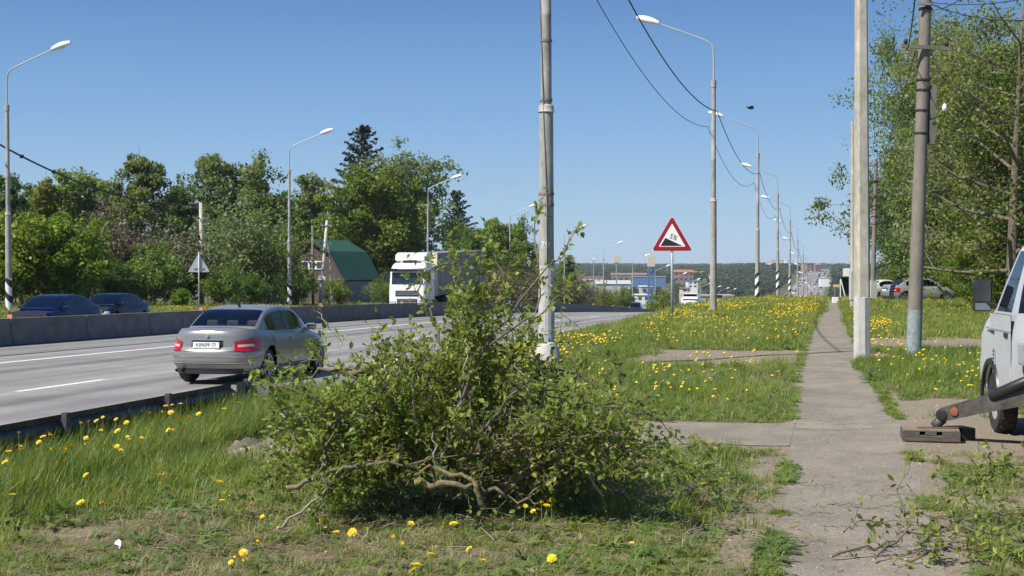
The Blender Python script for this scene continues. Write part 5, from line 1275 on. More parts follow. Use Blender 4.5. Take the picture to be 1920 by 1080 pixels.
# fences
def board_fence(pxa, pxb, d0, d1, ht, hb, m, label, n, gap=0.004, cat='fence'):
    a = at(pxa, d0); b = at(pxb, d1); root = empty('fence', a, math.atan2(b.y - a.y, b.x - a.x), label, cat); L = (b - a).xy.length; wv = L / n
    me = MB().box((0, 0, ht / 2), (wv - gap * 2, 0.03, ht)).mesh('board'); me.materials.append(m)
    for i in range(n):
        o = bpy.data.objects.new('board', me); COL.objects.link(o); o.parent = root; o.location = ((i + 0.5) * wv, 0.012 * (i % 2), (b.z - a.z) * (i + 0.5) / n + 0.02 * math.sin(i * 5))
    MB().box((L / 2, 0.05, ht * 0.3), (L, 0.04, 0.08)).build('rail', m, root); return root
board_fence(462, 500, 112, 112, 1.9, 0, mat('maroon fence', (0.055, 0.010, 0.012), 0.6), 'maroon board fence behind the silver sedan roof', 9)
board_fence(500, 560, 113, 114, 1.85, 0, mat('dark green fence', (0.012, 0.040, 0.028), 0.6), 'very dark green fence left of the green roofed house', 13)
board_fence(696, 800, 128, 136, 1.9, 0, mat('grey brown fence', (0.10, 0.085, 0.075), 0.8), 'grey brown board fence between the house and the lorry', 24)
MBr = at(648, 122); rd_ = empty('door_panel', MBr, 0.2, 'dark red brown gate panel left of the block wall', 'gate'); MB().bevbox((0, 0, 1.0), (0.55, 0.05, 2.0), 0.01).build('gate_leaf', mat('red brown gate', (0.10, 0.03, 0.02), 0.7), rd_)
MBg = at(240, 128); g1r = empty('far_house', MBg, 0.3, 'pale green gable roof peeping through the brown shrubs', 'house'); MB().prism([(-1.3, 0), (1.3, 0), (1.3, 4.0), (0, 5.3), (-1.3, 4.0)], 0, 4, 'y').build('wall', M['boards'], g1r)
for s in (-1, 1): MB().prism([(s * 1.6, 3.8), (0, 5.4), (0, 5.5), (s * 1.65, 3.9)], -0.3, 4.3, 'y').build('roof', mat('pale green roof', (0.16, 0.30, 0.26), 0.6), g1r)

# ------------------------------------------------------------------ far town in the valley
def Wz(px, py, d): return W(px, py, d)
PAL = {k: mat('far ' + k, c, 0.8, var=0.05) for k, c in dict(cream=(0.62, 0.56, 0.44), white=(0.75, 0.75, 0.73), brick=(0.30, 0.17, 0.13), redroof=(0.36, 0.13, 0.08), blue=(0.08, 0.16, 0.33), greyroof=(0.42, 0.45, 0.46), pinkroof=(0.42, 0.33, 0.31), orange=(0.45, 0.20, 0.10), dark=(0.05, 0.055, 0.06), yellow=(0.60, 0.45, 0.14), brown=(0.22, 0.15, 0.12)).items()}
def building(px0, px1, ytop, ybot, d, wall, roof, label, floors=1, dep=14, gable=False, cat='building', win=True, skew=0.0, wm='dark'):
    x0, x1 = (px0 - 960) / F * d, (px1 - 960) / F * d; zt = EYE - (ytop - HZ) / F * d; zb = EYE - (ybot - HZ) / F * d
    root = empty('far_building', ((x0 + x1) / 2, d, zb), skew, label, cat); w_ = x1 - x0; h = zt - zb
    MB().box((0, dep / 2, h * 0.45 - 6), (w_, dep, h * 0.9 + 12)).build('wall', PAL[wall], root)
    if gable: MB().prism([(-0.6, h * 0.88), (dep + 0.6, h * 0.88), (dep / 2, h * 1.12)], -w_ / 2 - 0.5, w_ / 2 + 0.5, 'x').build('roof', PAL[roof], root)
    else: MB().box((0, dep / 2, h * 0.95), (w_ + 0.8, dep + 0.8, h * 0.12)).build('roof', PAL[roof], root)
    if win:
        nw = max(2, int(w_ / 4.5)); fh = h * 0.88 / floors
        for f in range(floors):
            for i in range(nw):
                MB().box((-w_ / 2 + (i + 0.5) * w_ / nw, -0.06, fh * (f + 0.55)), (w_ / nw * 0.5, 0.15, fh * 0.45)).build('window', PAL[wm], root)
    return root
building(1085, 1130, 518, 545, 1150, 'cream', 'brick', 'long cream building with a red brown roof far off right of the numbered pole', 2)
building(1148, 1212, 512, 540, 1300, 'brown', 'pinkroof', 'long brown warehouse with pinkish roof between the far lamp posts', 1)
building(1118, 1182, 529, 558, 900, 'greyroof', 'greyroof', 'pale grey industrial hall with a low gable roof', 1, gable=True, win=False)
building(1186, 1248, 518, 530, 1250, 'blue', 'pinkroof', 'blue walled trade hall with pale pink roof behind the blue sign tower', 1, win=False)
building(1202, 1228, 536, 552, 800, 'greyroof', 'white', 'small grey block right of the blue tower', 1)
building(1194, 1218, 552, 566, 650, 'white', 'white', 'low white shed with dark windows just above the black crossover', 1)
building(1264, 1300, 508, 528, 1400, 'brown', 'redroof', 'red roofed houses left of the far white rooftops', 2, gable=True)
building(1288, 1325, 510, 524, 1500, 'cream', 'orange', 'cream house group with an orange roof left of a lamp post', 2, gable=True)
building(1290, 1308, 526, 540, 1050, 'white', 'blue', 'blue and white building left of the pole right of the slope sign', 2)
building(1332, 1352, 515, 528, 1400, 'white', 'greyroof', 'small white building just right of the pole beside the slope sign', 1)
building(1362, 1382, 509, 516, 1900, 'white', 'white', 'low white roof on the far wooded ridge', 1, win=False)
building(1280, 1294, 540, 548, 700, 'cream', 'brown', 'small cream yellow house low in the valley by the slope sign', 1, gable=True)
building(1286, 1375, 553, 575, 520, 'greyroof', 'pinkroof', 'long low grey depot behind the white crossover', 1)
building(1436, 1449, 489, 500, 2050, 'white', 'white', 'left white wing of the pale tower blocks on the hill', 3, wm='greyroof')
building(1447, 1474, 486, 500, 2080, 'cream', 'cream', 'cream middle tower block on the hill', 4, wm='greyroof')
building(1474, 1489, 487, 500, 2060, 'white', 'white', 'right white tower block on the hill', 4, wm='greyroof')
building(1510, 1528, 493, 508, 1950, 'brick', 'brick', 'brick red apartment block on the hill right of the white towers', 4, skew=0.3)
building(1528, 1540, 495, 509, 1980, 'brick', 'cream', 'paler end of the brick apartment block on the hill', 4, skew=0.3)
building(1538, 1576, 521, 525, 1250, 'white', 'white', 'long white canopy crossing the far end of the traffic queue', 1, dep=6, win=False)
building(1500, 1512, 555, 565, 420, 'white', 'white', 'little white kiosk between the far lamp posts', 1, dep=4)
# billboards
def billboard(px0, px1, y0, y1, d, label, tower=None):
    a = W(px0, y0, d); b = W(px1, y1, d); g_ = float(G(TH * d - (a.x + b.x) / 2, d)); root = empty('billboard', ((a.x + b.x) / 2, d, g_), 0.1, label, 'billboard')
    MB().bevbox((0, 0, (a.z + b.z) / 2 - g_), (b.x - a.x, 0.7, a.z - b.z), 0.05).build('panel', PAL['cream'], root)
    hz = b.z - g_
    if tower:
        wv = (b.x - a.x) * 0.36
        for sx in (-1, 1):
            for sy in (-1, 1): MB().box((sx * wv, sy * wv, hz / 2), (0.35, 0.35, hz)).build('leg', PAL['blue'], root)
        for k in range(int(hz / 2.2)):
            MB().box((0, -wv, 1.5 + k * 2.2), (wv * 2.6, 0.22, 0.22), rot=Matrix.Rotation(R(35 if k % 2 else -35), 3, 'Y')).build('cross_brace', PAL['blue'], root)
            MB().box((0, -wv, 0.5 + k * 2.2), (wv * 2, 0.22, 0.25)).build('rung', PAL['blue'], root)
    else: MB().tube([(0, 0, 0), (0, 0, hz)], 0.22, 8).build('post', M['steel'], root)
billboard(1149, 1163, 480, 492, 480, 'square cream billboard on a thin mast above the far lamps')
billboard(1214, 1228, 480, 500, 520, 'tall cream billboard on a blue lattice tower', tower=True)
# antenna masts
for px, y0, d, lab in ((1252, 494, 1500, 'thin mast on the horizon left of the slope sign post'), (1343, 492, 1700, 'thin mast on the horizon right of the slope sign'), (1285, 493, 2000, 'tiny mast between the slope sign and the lamp post'), (1113, 478, 700, 'short dark mast above the cream building')):
    p = at(px, d); h = EYE - (y0 - HZ) / F * d - p.z; root = empty('radio_mast', p, 0, lab, 'mast'); MB().tube([(0, 0, 0), (0, 0, h)], [0.5, 0.15], 6).build('mast', M['steel'], root)
    MB().box((0, 0, h * 0.94), (1.0, 1.0, h * 0.05)).build('antenna', M['white'], root)
# bus shelter and roadside boards at the end of the sidewalk
def simple(px, d, name, label, cat, fn, rz=0.0): root = empty(name, at(px, d), rz, label, cat); fn(root); return root
def shelter(r):
    MB().bevbox((0, 0, 2.15), (2.4, 1.6, 0.12), 0.03).build('roof', M['trim'], r); MB().box((0.2, 0.7, 1.1), (1.9, 0.05, 2.0)).build('back_wall', M['trim'], r)
    MB().box((1.15, 0, 1.1), (0.05, 1.4, 2.0)).build('side_wall', M['trim'], r)
    for x in (-1.0, 1.05): MB().tube([(x, -0.7, 0), (x, -0.7, 2.15)], 0.045, 6).build('post', M['white'], r)
    MB().tube([(-1.0, -0.7, 2.1), (-0.5, -0.75, 0.1)], 0.05, 6).build('strut', M['white'], r)
simple(1594, 125, 'bus_shelter', 'dark roadside shelter with a white slanted strut at the end of the sidewalk', 'shelter', shelter)
simple(1590, 130, 'white_board', 'white board just left of the slim pale pole at the end of the sidewalk', 'board', lambda r: (MB().bevbox((0, 0, 2.6), (0.9, 0.1, 0.9), 0.02).build('panel', M['white'], r), MB().tube([(0, 0, 0), (0, 0, 2.4)], 0.05, 6).build('post', M['steel'], r)))
simple(1571, 190, 'yellow_banner', 'yellow roadside banner above the end of the sidewalk', 'banner', lambda r: (MB().bevbox((0, 0, 3.0), (1.2, 0.1, 0.35), 0.03).build('panel', PAL['yellow'], r), MB().tube([(-0.4, 0, 0), (-0.4, 0, 3.0)], 0.05, 6).build('post', M['steel'], r)))
simple(1566, 84, 'white_box', 'low white cabinet at the end of the sidewalk', 'cabinet', lambda r: (MB().bevbox((0, 0, 0.12), (0.32, 0.3, 0.42), 0.02).build('cabinet', M['white'], r)))
# queue of traffic down the hill
def tiny_car(m, h=1.5, L=4.4, w_=1.8):
    b = MB(); b.bevbox((0, 0, h * 0.36), (w_, L, h * 0.46), 0.18); b.box((0, 0, h * 0.74), (w_ * 0.88, L * 0.55, h * 0.36), mi=1, taper=0.82); b.box((0, 0, h * 0.93), (w_ * 0.72, L * 0.42, 0.06), mi=0)
    for x in (-1, 1):
        for y in (-1, 1): b.lathe([(0.001, -0.1), (0.32, -0.1), (0.32, 0.1), (0.001, 0.1)], 10, mi=2, axis='x', c=(x * w_ * 0.44, y * L * 0.3, 0.32))
        b.box((x * w_ * 0.36, -L / 2 + 0.0, h * 0.45), (0.3, 0.06, 0.14), mi=3)
    me = b.mesh('distant_car'); 
    for mm in (m, M['glass_dark'], M['tyre'], M['tail']): me.materials.append(mm)
    return me
tc_ = {'white': tiny_car(M['car_white']), 'dark': tiny_car(M['car_black']), 'silver': tiny_car(M['silver']), 'red': tiny_car(M['car_red'])}
vanme = tiny_car(M['car_white'], 2.5, 5.5, 2.0)
qi = 0
rq = random.Random(5)
for la in (11.6, 16.9, 29.8, 33.4):
    d = 210 + rq.random() * 30 if la < 20 else 250
    while d < 2300:
        k = rq.choice(['white', 'white', 'silver', 'dark', 'dark', 'red']); o = bpy.data.objects.new('distant_car', vanme if (rq.random() < 0.18 and k == 'white') else tc_[k]); COL.objects.link(o)
        o.location = P(la + rq.uniform(-0.3, 0.3), d, 0.02); o.location.z = max(float(rz_(d)), o.location.z) ; o.rotation_euler = (0, 0, -YAW + (0 if la < 20 else math.pi))
        side = 'right hand' if la < 20 else 'left hand'
        tag(o, f'tiny {k} car in the {side} lanes of the traffic queue far down the hill', 'car', f'{k} cars in the {side} lanes of the far queue')
        d += (14 if la < 20 else 22) + rq.random() * (26 + d * 0.02); qi += 1
# ------------------------------------------------------------------ instancing for uncountable cover
def gn_scatter(name, pts, rots, scl, idx, sources, label=None, kind='stuff'):
    coll = bpy.data.collections.new(name + ' sources')
    for i, me in enumerate(sources):
        o = bpy.data.objects.new('%s source %02d' % (name, i), me); coll.objects.link(o)
    me = bpy.data.meshes.new(name); n = len(pts); me.vertices.add(n); me.vertices.foreach_set('co', np.asarray(pts, np.float32).ravel())
    a = me.attributes.new('rot', 'FLOAT_VECTOR', 'POINT'); a.data.foreach_set('vector', np.asarray(rots, np.float32).ravel())
    a = me.attributes.new('scl', 'FLOAT_VECTOR', 'POINT'); a.data.foreach_set('vector', np.asarray(scl, np.float32).ravel())
    a = me.attributes.new('idx', 'INT', 'POINT'); a.data.foreach_set('value', np.asarray(idx, np.int32))
    o = bpy.data.objects.new(name, me); COL.objects.link(o)
    ng = bpy.data.node_groups.new(name, 'GeometryNodeTree')
    ng.interface.new_socket('Geometry', in_out='INPUT', socket_type='NodeSocketGeometry'); ng.interface.new_socket('Geometry', in_out='OUTPUT', socket_type='NodeSocketGeometry')
    N = ng.nodes; gi = N.new('NodeGroupInput'); go = N.new('NodeGroupOutput'); ip = N.new('GeometryNodeInstanceOnPoints'); ci = N.new('GeometryNodeCollectionInfo')
    ci.inputs['Collection'].default_value = coll; ci.inputs['Separate Children'].default_value = True; ci.inputs['Reset Children'].default_value = True
    def attr(nm, ty):
        x = N.new('GeometryNodeInputNamedAttribute'); x.data_type = ty; x.inputs['Name'].default_value = nm; return [s for s in x.outputs if s.enabled][0]
    lk = ng.links; lk.new(gi.outputs[0], ip.inputs['Points']); lk.new(ci.outputs[0], ip.inputs['Instance']); ip.inputs['Pick Instance'].default_value = True
    lk.new(attr('idx', 'INT'), ip.inputs['Instance Index']); lk.new(attr('rot', 'FLOAT_VECTOR'), ip.inputs['Rotation']); lk.new(attr('scl', 'FLOAT_VECTOR'), ip.inputs['Scale'])
    lk.new(ip.outputs[0], go.inputs[0])
    md = o.modifiers.new('scatter', 'NODES'); md.node_group = ng
    return tag(o, kind=kind)
# far woods --------------------------------------------------------
def canopy(seed, n=70, H=11, r=4.0):
    g = np.random.default_rng(seed); k = 26
    c = np.stack([g.normal(size=k) * r * 0.45, g.normal(size=k) * r * 0.45, H * (0.35 + 0.58 * g.random(k))], 1); c[:, :2] *= (1.25 - c[:, 2:3] / H * 0.7)
    v, f = leaf_quads(c, np.full(k, r * 0.42), n // 3, 0.75, g, 0.9); v[:, 2] = np.maximum(v[:, 2], -0.5)
    me = np_mesh('canopy', v, f); me.materials.append(M['far_leaf']); return me
cans = [canopy(s) for s in (1, 2, 3, 4)]
g = np.random.default_rng(99)
def wood_pts(n, dmin, dmax, pxa, pxb):
    d = np.sqrt(g.random(n) * (dmax ** 2 - dmin ** 2) + dmin ** 2); px = pxa + (pxb - pxa) * g.random(n); X = (px - 960) / F * d; lat = TH * d - X; return px, X, d, lat
px, X, d, lat = wood_pts(26000, 330, 3200, 560, 1960)
road = (lat > 1.0 + 0 * d) & (lat < 44); 
keep = ~road & ~((lat > -9) & (lat <= 1.0) & (d < 600))
town = (px > 1090) & (px < 1400) & (d > 620) & (d < 1560); keep &= ~(town & (g.random(len(d)) < 0.48))
keep &= ~((px > 1175) & (px < 1400) & (d < 560) & (g.random(len(d)) < 0.5))
keep &= ~((px > 1150) & (px < 1265) & (d > 440) & (d < 660) & (g.random(len(d)) < 0.7))
for (a_, b_, dd, w2) in ((1085, 1130, 1150, 260), (1118, 1182, 900, 230), (1148, 1212, 1300, 300), (1183, 1262, 1250, 300), (1190, 1228, 650, 220), (1264, 1325, 1400, 300), (1286, 1375, 520, 130), (1288, 1312, 1050, 250), (1432, 1545, 2000, 260), (1278, 1296, 700, 120)):
    keep &= ~((px > a_ - 4) & (px < b_ + 4) & (d < dd + 30) & (d > dd - w2))
keep &= (d > 420) | (px > 1180) | (px < 1000)
px, X, d, lat = px[keep], X[keep], d[keep], lat[keep]; z = G(lat, d)
n = len(d); s = (0.62 + 0.4 * g.random(n)) * np.interp(d, [330, 500, 900, 1600, 3200], [0.55, 0.7, 0.8, 1.0, 1.15])
gn_scatter('far_wood', np.stack([X, d, z - 0.3], 1), np.stack([np.zeros(n), np.zeros(n), g.random(n) * 6.28], 1), np.stack([s * 1.1, s * 1.1, s], 1), g.integers(0, 4, n), cans)
px, X, d, lat = wood_pts(9000, 3200, 6500, 300, 2100); z = G(lat, d); n = len(d); s = 1.25 + 0.35 * g.random(n)
s2 = s * np.interp(d, [3200, 6500], [0.95, 1.45])
gn_scatter('horizon_wood', np.stack([X, d, z - 0.5], 1), np.stack([np.zeros(n), np.zeros(n), g.random(n) * 6.28], 1), np.stack([s2 * 2.6, s2 * 2.6, s * 0.95], 1), g.integers(0, 4, n), cans)

# grass -----------------------------------------------------------
M['grass'] = mat_leaf('grass blade', (0.175, 0.235, 0.040), (0.300, 0.330, 0.070), 0.35, 0.7, 0.02, 0.45, 0.3)
M['grass_lush'] = mat_leaf('lush grass blade', (0.135, 0.210, 0.038), (0.225, 0.290, 0.056), 0.42, 0.7, 0.015, 0.4, 0.25)
M['straw'] = mat_leaf('dry straw', (0.30, 0.24, 0.13), (0.42, 0.35, 0.21), 0.15, 2.0, 0.01, 0.8, 0.3)
M['weed'] = mat_leaf('weed leaf', (0.10, 0.17, 0.036), (0.16, 0.23, 0.05), 0.35, 0.8, 0.015, 0.4, 0.25)
def tuft(seed, nb, h, spread, wd, bend, m, seg=3, flat=False):
    g = np.random.default_rng(seed); V = []; Fc = []; 
    for i in range(nb):
        a = g.random() * 6.28; r = spread * math.sqrt(g.random()); bx, by = r * math.cos(a), r * math.sin(a)
        dr = g.random() * 6.28; hh = h * (0.45 + 0.65 * g.random()); bd = bend * (0.3 + g.random()) * hh; w_ = wd * (0.7 + 0.6 * g.random())
        px_, py_ = -math.sin(dr) * w_, math.cos(dr) * w_; b0 = len(V)
        for k in range(seg + 1):
            t = k / seg; ww = (1 - t) ** 0.7
            x = bx + math.cos(dr) * bd * t * t; y = by + math.sin(dr) * bd * t * t; z = (hh * (t - 0.28 * t * t * bend)) if not flat else 0.01 + hh * 0.16 * t * (1 - t) * 3
            if flat: x = bx + math.cos(dr) * hh * t; y = by + math.sin(dr) * hh * t
            V.append((x - px_ * ww, y - py_ * ww, z)); V.append((x + px_ * ww, y + py_ * ww, z + (0.0005)))
        for k in range(seg): Fc.append((b0 + 2 * k, b0 + 2 * k + 1, b0 + 2 * k + 3, b0 + 2 * k + 2))
    me = np_mesh('tuft', np.array(V), np.array(Fc)); me.materials.append(m); return me
def rosette(seed, m, n=9, L=0.13):
    g = np.random.default_rng(seed); V = []; Fc = []
    for i in range(n):
        a = i * 6.28 / n + g.random() * 0.5; l = L * (0.7 + 0.6 * g.random()); b0 = len(V); wv = 0.016 * (0.8 + 0.5 * g.random()); up = 0.3 + 0.7 * g.random()
        for k, (t, q) in enumerate(((0, 0.3), (0.25, 0.7), (0.5, 1.1), (0.75, 1.0), (1.0, 0.1))):
            x, y, z = math.cos(a) * l * t, math.sin(a) * l * t, l * up * (t - 0.75 * t * t)
            V.append((x + math.sin(a) * wv * q, y - math.cos(a) * wv * q, z + 0.004 * q)); V.append((x - math.sin(a) * wv * q, y + math.cos(a) * wv * q, z + 0.004 * q))
        for k in range(4): Fc.append((b0 + 2 * k, b0 + 2 * k + 1, b0 + 2 * k + 3, b0 + 2 * k + 2))
    me = np_mesh('tuft', np.array(V), np.array(Fc)); me.materials.append(m); return me
src = [tuft(1, 22, 0.22, 0.07, 0.0032, 0.55, M['grass']), tuft(2, 22, 0.26, 0.08, 0.0035, 0.6, M['grass_lush']), tuft(3, 26, 0.085, 0.08, 0.0028, 0.9, M['grass']),
       tuft(4, 26, 0.07, 0.08, 0.0028, 1.0, M['grass_lush']), tuft(5, 16, 0.13, 0.10, 0.0022, 1.0, M['straw'], flat=True), rosette(6, M['weed']), rosette(7, M['weed'], 7, 0.17),
       tuft(8, 10, 0.16, 0.08, 0.0020, 0.8, M['straw']), tuft(9, 30, 0.40, 0.16, 0.0075, 0.45, M['grass_lush']), tuft(10, 36, 0.20, 0.22, 0.0075, 0.6, M['grass'], seg=2), tuft(11, 34, 0.12, 0.24, 0.0085, 0.8, M['grass'], seg=2), rosette(12, M['weed'], 12, 0.26)]
g = np.random.default_rng(5)
P_, R_l, S_l, I_l = [], [], [], []
def sample(d0, d1, dens, pa=-260, pb=2200):
    area = 0.5 * (d1 ** 2 - d0 ** 2) * (pb - pa) / F; n = int(area * dens); d = np.sqrt(g.random(n) * (d1 ** 2 - d0 ** 2) + d0 ** 2); px = pa + (pb - pa) * g.random(n)
    X = (px - 960) / F * d; return X, d, TH * d - X, px
def emit(X, d, lat, idx, sc, tilt=0.15, up=None):
    z = G(lat, d); n = len(d); P_.append(np.stack([X, d, z - 0.006], 1)); R_l.append(np.stack([g.normal(size=n) * tilt, g.normal(size=n) * tilt, g.random(n) * 6.28], 1))
    sc = np.asarray(sc) * np.ones(n); S_l.append(np.stack([sc, sc, sc * (1 if up is None else up)], 1)); I_l.append(idx)
def allowed(lat, d):
    L, Rr = sidewalk_edges(d); e = 0.02
    return ((lat > L + e) & (lat < 8.1)) | (lat < Rr - e) | ((lat > 36.8))
def lush(lat, d):
    """how tall the turf stands, 0 short .. 1 tall"""
    X = TH * d - lat; n_ = fbm(X, d, 1.7, 51)
    t = 0.30 + 0.8 * (n_ - 0.5)
    t = t + 0.8 * ss(4.9, 6.0, lat) * ss(22, 18, d) + 0.30 * ss(11.4, 13.0, d) * ss(2.5, 3.6, lat) * ss(22, 18, d)   # along the guard rail
    t = t - 0.35 * ss(11.5, 9.5, d) * ss(0, 1, lat) - 0.15 * ss(-0.6, -0.9, lat) * ss(15, 14, d)
    t = t + 0.55 * ss(-0.7, -1.3, lat) * ss(21.5, 23.5, d) * ss(30, 28, d)                    # strong weeds by the van
    t = t + 0.25 * ss(36, 44, d) * ss(0, 1, np.abs(lat)) + 0.15 * ss(17.5, 19, d) * ss(0, 1, lat)
    return np.clip(t, 0, 1)
for d0_, d1_, dens, big in ((7.6, 13, 330, 1), (13, 22, 190, 1), (22, 36, 95, 1.2), (36, 62, 26, 2), (62, 112, 9, 2), (112, 190, 2.2, 2)):
    X, d, lat, px = sample(d0_, d1_, dens); k = allowed(lat, d); X, d, lat, px = X[k], d[k], lat[k], px[k]
    dm = dirt_mask(lat, d); k = g.random(len(d)) > dm * 1.15 - 0.02; X, d, lat, dm, px = X[k], d[k], lat[k], dm[k], px[k]
    lu = lush(lat, d); n = len(d); u = g.random(n); dryf = 0.20 + 0.45 * dm + 0.30 * ss(12.5, 9.5, d) * ss(0.6, 2.5, lat) + 0.2 * (fbm(X, d, 0.9, 61) - 0.5)
    if big < 2:
        tall = g.random(n) < lu * 0.9
        idx = np.where(tall, np.where(u < 0.5, 0, 1), np.where(u < 0.5, 2, 3)); dryk = g.random(n) < dryf; idx = np.where(dryk, np.where(g.random(n) < 0.6, 4, 7), idx)
        ros = g.random(n) < 0.17; idx = np.where(ros & ~dryk, np.where(g.random(n) < 0.5, 5, 6), idx)
        weedy = tall & (g.random(n) < 0.16) & ~dryk; idx = np.where(weedy, 11, idx)
        sc = np.where(weedy, 0.55, 1.0) * (0.65 + 0.5 * g.random(n)) * (0.75 + 0.45 * lu) * big; emit(X, d, lat, idx, sc)
    else:
        idx = np.where(g.random(n) < lu, 9, 10); idx = np.where(g.random(n) < 0.05, 11, idx); sc = (0.7 + 0.6 * g.random(n)) * (1.0 if d0_ < 60 else 1.5) * (1.7 if d0_ > 100 else 1); emit(X, d, lat, idx, sc)
# strong dark weeds right of the sidewalk and at the pole feet
def clump(px0, px1, da, db, n, idx, s0, s1):
    d = da + (db - da) * g.random(n); px = px0 + (px1 - px0) * g.random(n); X = (px - 960) / F * d; emit(X, d, TH * d - X, np.full(n, idx), s0 + (s1 - s0) * g.random(n))
clump(1725, 1850, 26.5, 29.5, 170, 8, 0.6, 1.0); clump(1600, 1720, 25.5, 29, 110, 8, 0.35, 0.6); clump(1625, 1850, 22.5, 26.5, 120, 11, 0.6, 1.0)
clump(1100, 1250, 34, 40, 60, 8, 0.5, 0.8)
n_e = 5200; d_e = 8 + 52 * g.random(n_e) ** 1.4; Le, Re = sidewalk_edges(d_e); sd_ = g.random(n_e) < 0.5; l_e = np.where(sd_, Le - 0.03 + 0.10 * g.random(n_e), Re + 0.03 - 0.10 * g.random(n_e)); nn_ = fbm(d_e, sd_ * 9.0, 0.8, 81)
k_e = (nn_ > 0.47) & ~((d_e > 14.3) & (d_e < 17.4)); d_e, l_e = d_e[k_e], l_e[k_e]; emit(TH * d_e - l_e, d_e, l_e, g.choice([2, 3, 2, 3, 4, 5], len(d_e)), 0.5 + 0.6 * g.random(len(d_e)))
n_h = 120; d_h = 14 + 0.5 * g.normal(size=n_h); X_h = -2.45 + 0.45 * g.normal(size=n_h); emit(X_h, d_h, TH * d_h - X_h, g.choice([7, 2, 4], n_h), 0.8 + 0.6 * g.random(n_h), up=1.6)
n_f = 2600; d_f = 9 + 9.5 * g.random(n_f); l_f = 6.1 + 1.3 * g.random(n_f); emit(TH * d_f - l_f, d_f, l_f, g.integers(0, 2, n_f), 0.9 + 0.5 * g.random(n_f), up=1.65)
pts_ = np.concatenate(P_); n = len(pts_)
gn_scatter('grass', pts_, np.concatenate(R_l), np.concatenate(S_l), np.concatenate(I_l), src)
print('grass instances', n)
# loose soil clods, gravel and clippings
def pebble(seed, m, fl=0.6):
    bm = bmesh.new(); bmesh.ops.create_icosphere(bm, subdivisions=1, radius=1.0); g_ = np.random.default_rng(seed)
    for v in bm.verts: v.co *= 0.7 + 0.5 * g_.random(); v.co.z *= fl
    me = bpy.data.meshes.new('pebble'); bm.to_mesh(me); bm.free(); me.materials.append(m); return me
pm = [pebble(1, mat('grey gravel', (0.30, 0.28, 0.25), 0.9)), pebble(2, mat('brown clod', (0.20, 0.155, 0.11), 0.95)), pebble(3, mat('pale stone', (0.46, 0.43, 0.37), 0.9))]
def litter_leaf(seed):
    me = np_mesh('bit', np.array([(-1, 0, 0), (0, -0.5, 0.25), (1, 0, 0.05), (0, 0.5, 0.3)], float) * 0.02, np.array([(0, 1, 2, 3)])); me.materials.append(M['leaf_pile']); return me
def stick(seed, m):
    g_ = random.Random(seed); b = MB(); b.tube([(0, 0, 0.004), (0.04, 0.01 * g_.random(), 0.008), (0.09, 0.02 * g_.random(), 0.006)], [0.0025, 0.0022, 0.0012], 4); me = b.mesh('bit'); me.materials.append(m); return me
pm += [litter_leaf(1), stick(1, M['twig']), stick(2, M['bark_pale'])]
PP, RR, SS_, II = [], [], [], []
def scat(lat, d, idx, sc, h=0.0):
    z = G(lat, d) + h; n = len(d); PP.append(np.stack([TH * d - lat, d, z], 1)); RR.append(np.stack([g.normal(size=n) * 0.3, g.normal(size=n) * 0.3, g.random(n) * 6.28], 1)); s_ = np.asarray(sc) * np.ones(n); SS_.append(np.stack([s_] * 3, 1)); II.append(idx)
X, d, lat, px = sample(7.6, 36, 60); dm = dirt_mask(lat, d); k = allowed(lat, d) & (g.random(len(d)) < dm); lat, d = lat[k], d[k]; n = len(d); scat(lat, d, g.integers(0, 3, n), 0.004 + 0.010 * g.random(n) ** 3, 0.002)
n = 3200; d = 8 + 14 * g.random(n); lat = -0.8 + 1.25 * g.random(n); scat(lat, d, g.integers(0, 3, n), 0.002 + 0.006 * g.random(n) ** 4, 0.006)
n = 500; d = 8.2 + 4.5 * g.random(n) ** 1.3; lat = -2.6 + 3.6 * g.random(n); scat(lat, d, g.choice([3, 3, 4], n), 0.4 + 0.7 * g.random(n), 0.012)
n = 2500; d = 9.2 + 4.5 * g.random(n); X = -2.6 + 4.6 * g.random(n); scat(TH * d - X, d, g.choice([3, 3, 4, 5, 4], n), 0.6 + 1.0 * g.random(n), 0.03)
# the ash and soil heap behind the pile, left
n = 5000; a = g.normal(size=(n, 2)); Xh = -2.45 + 0.42 * a[:, 0]; dh = 14.0 + 0.35 * a[:, 1]; hh = 0.12 * np.exp(-(a ** 2).sum(1) / 1.3)
scat(TH * dh - Xh, dh, g.integers(0, 3, n), 0.006 + 0.030 * g.random(n) ** 2.5, hh * 1.0)
tag(gn_scatter('loose_litter', np.concatenate(PP), np.concatenate(RR), np.concatenate(SS_), np.concatenate(II), pm), kind='stuff')
hm = MB(); rows = []
for i in range(13):
    r = i / 12; rows.append([(-2.45 + 1.0 * r * math.cos(a), 14.0 + 0.8 * r * math.sin(a), float(G(TH * 14 + 2.45, 14)) + 0.12 * math.exp(-(r * 1.7) ** 2) * (1 + 0.5 * math.sin(5 * a + 9 * r) + 0.4 * random.uniform(-1, 1)) - 0.03 * r) for a in [2 * math.pi * k / 28 for k in range(28)]])
hm.grid(rows, close=True); hp_ = hm.build('soil_heap', mat('ashy soil', (0.17, 0.145, 0.11), 0.95, var=0.4, scale=14, bump=1.0, detail=10), smooth=True); tag(hp_, 'low heap of grey ashy soil left of the brush pile', 'soil heap')

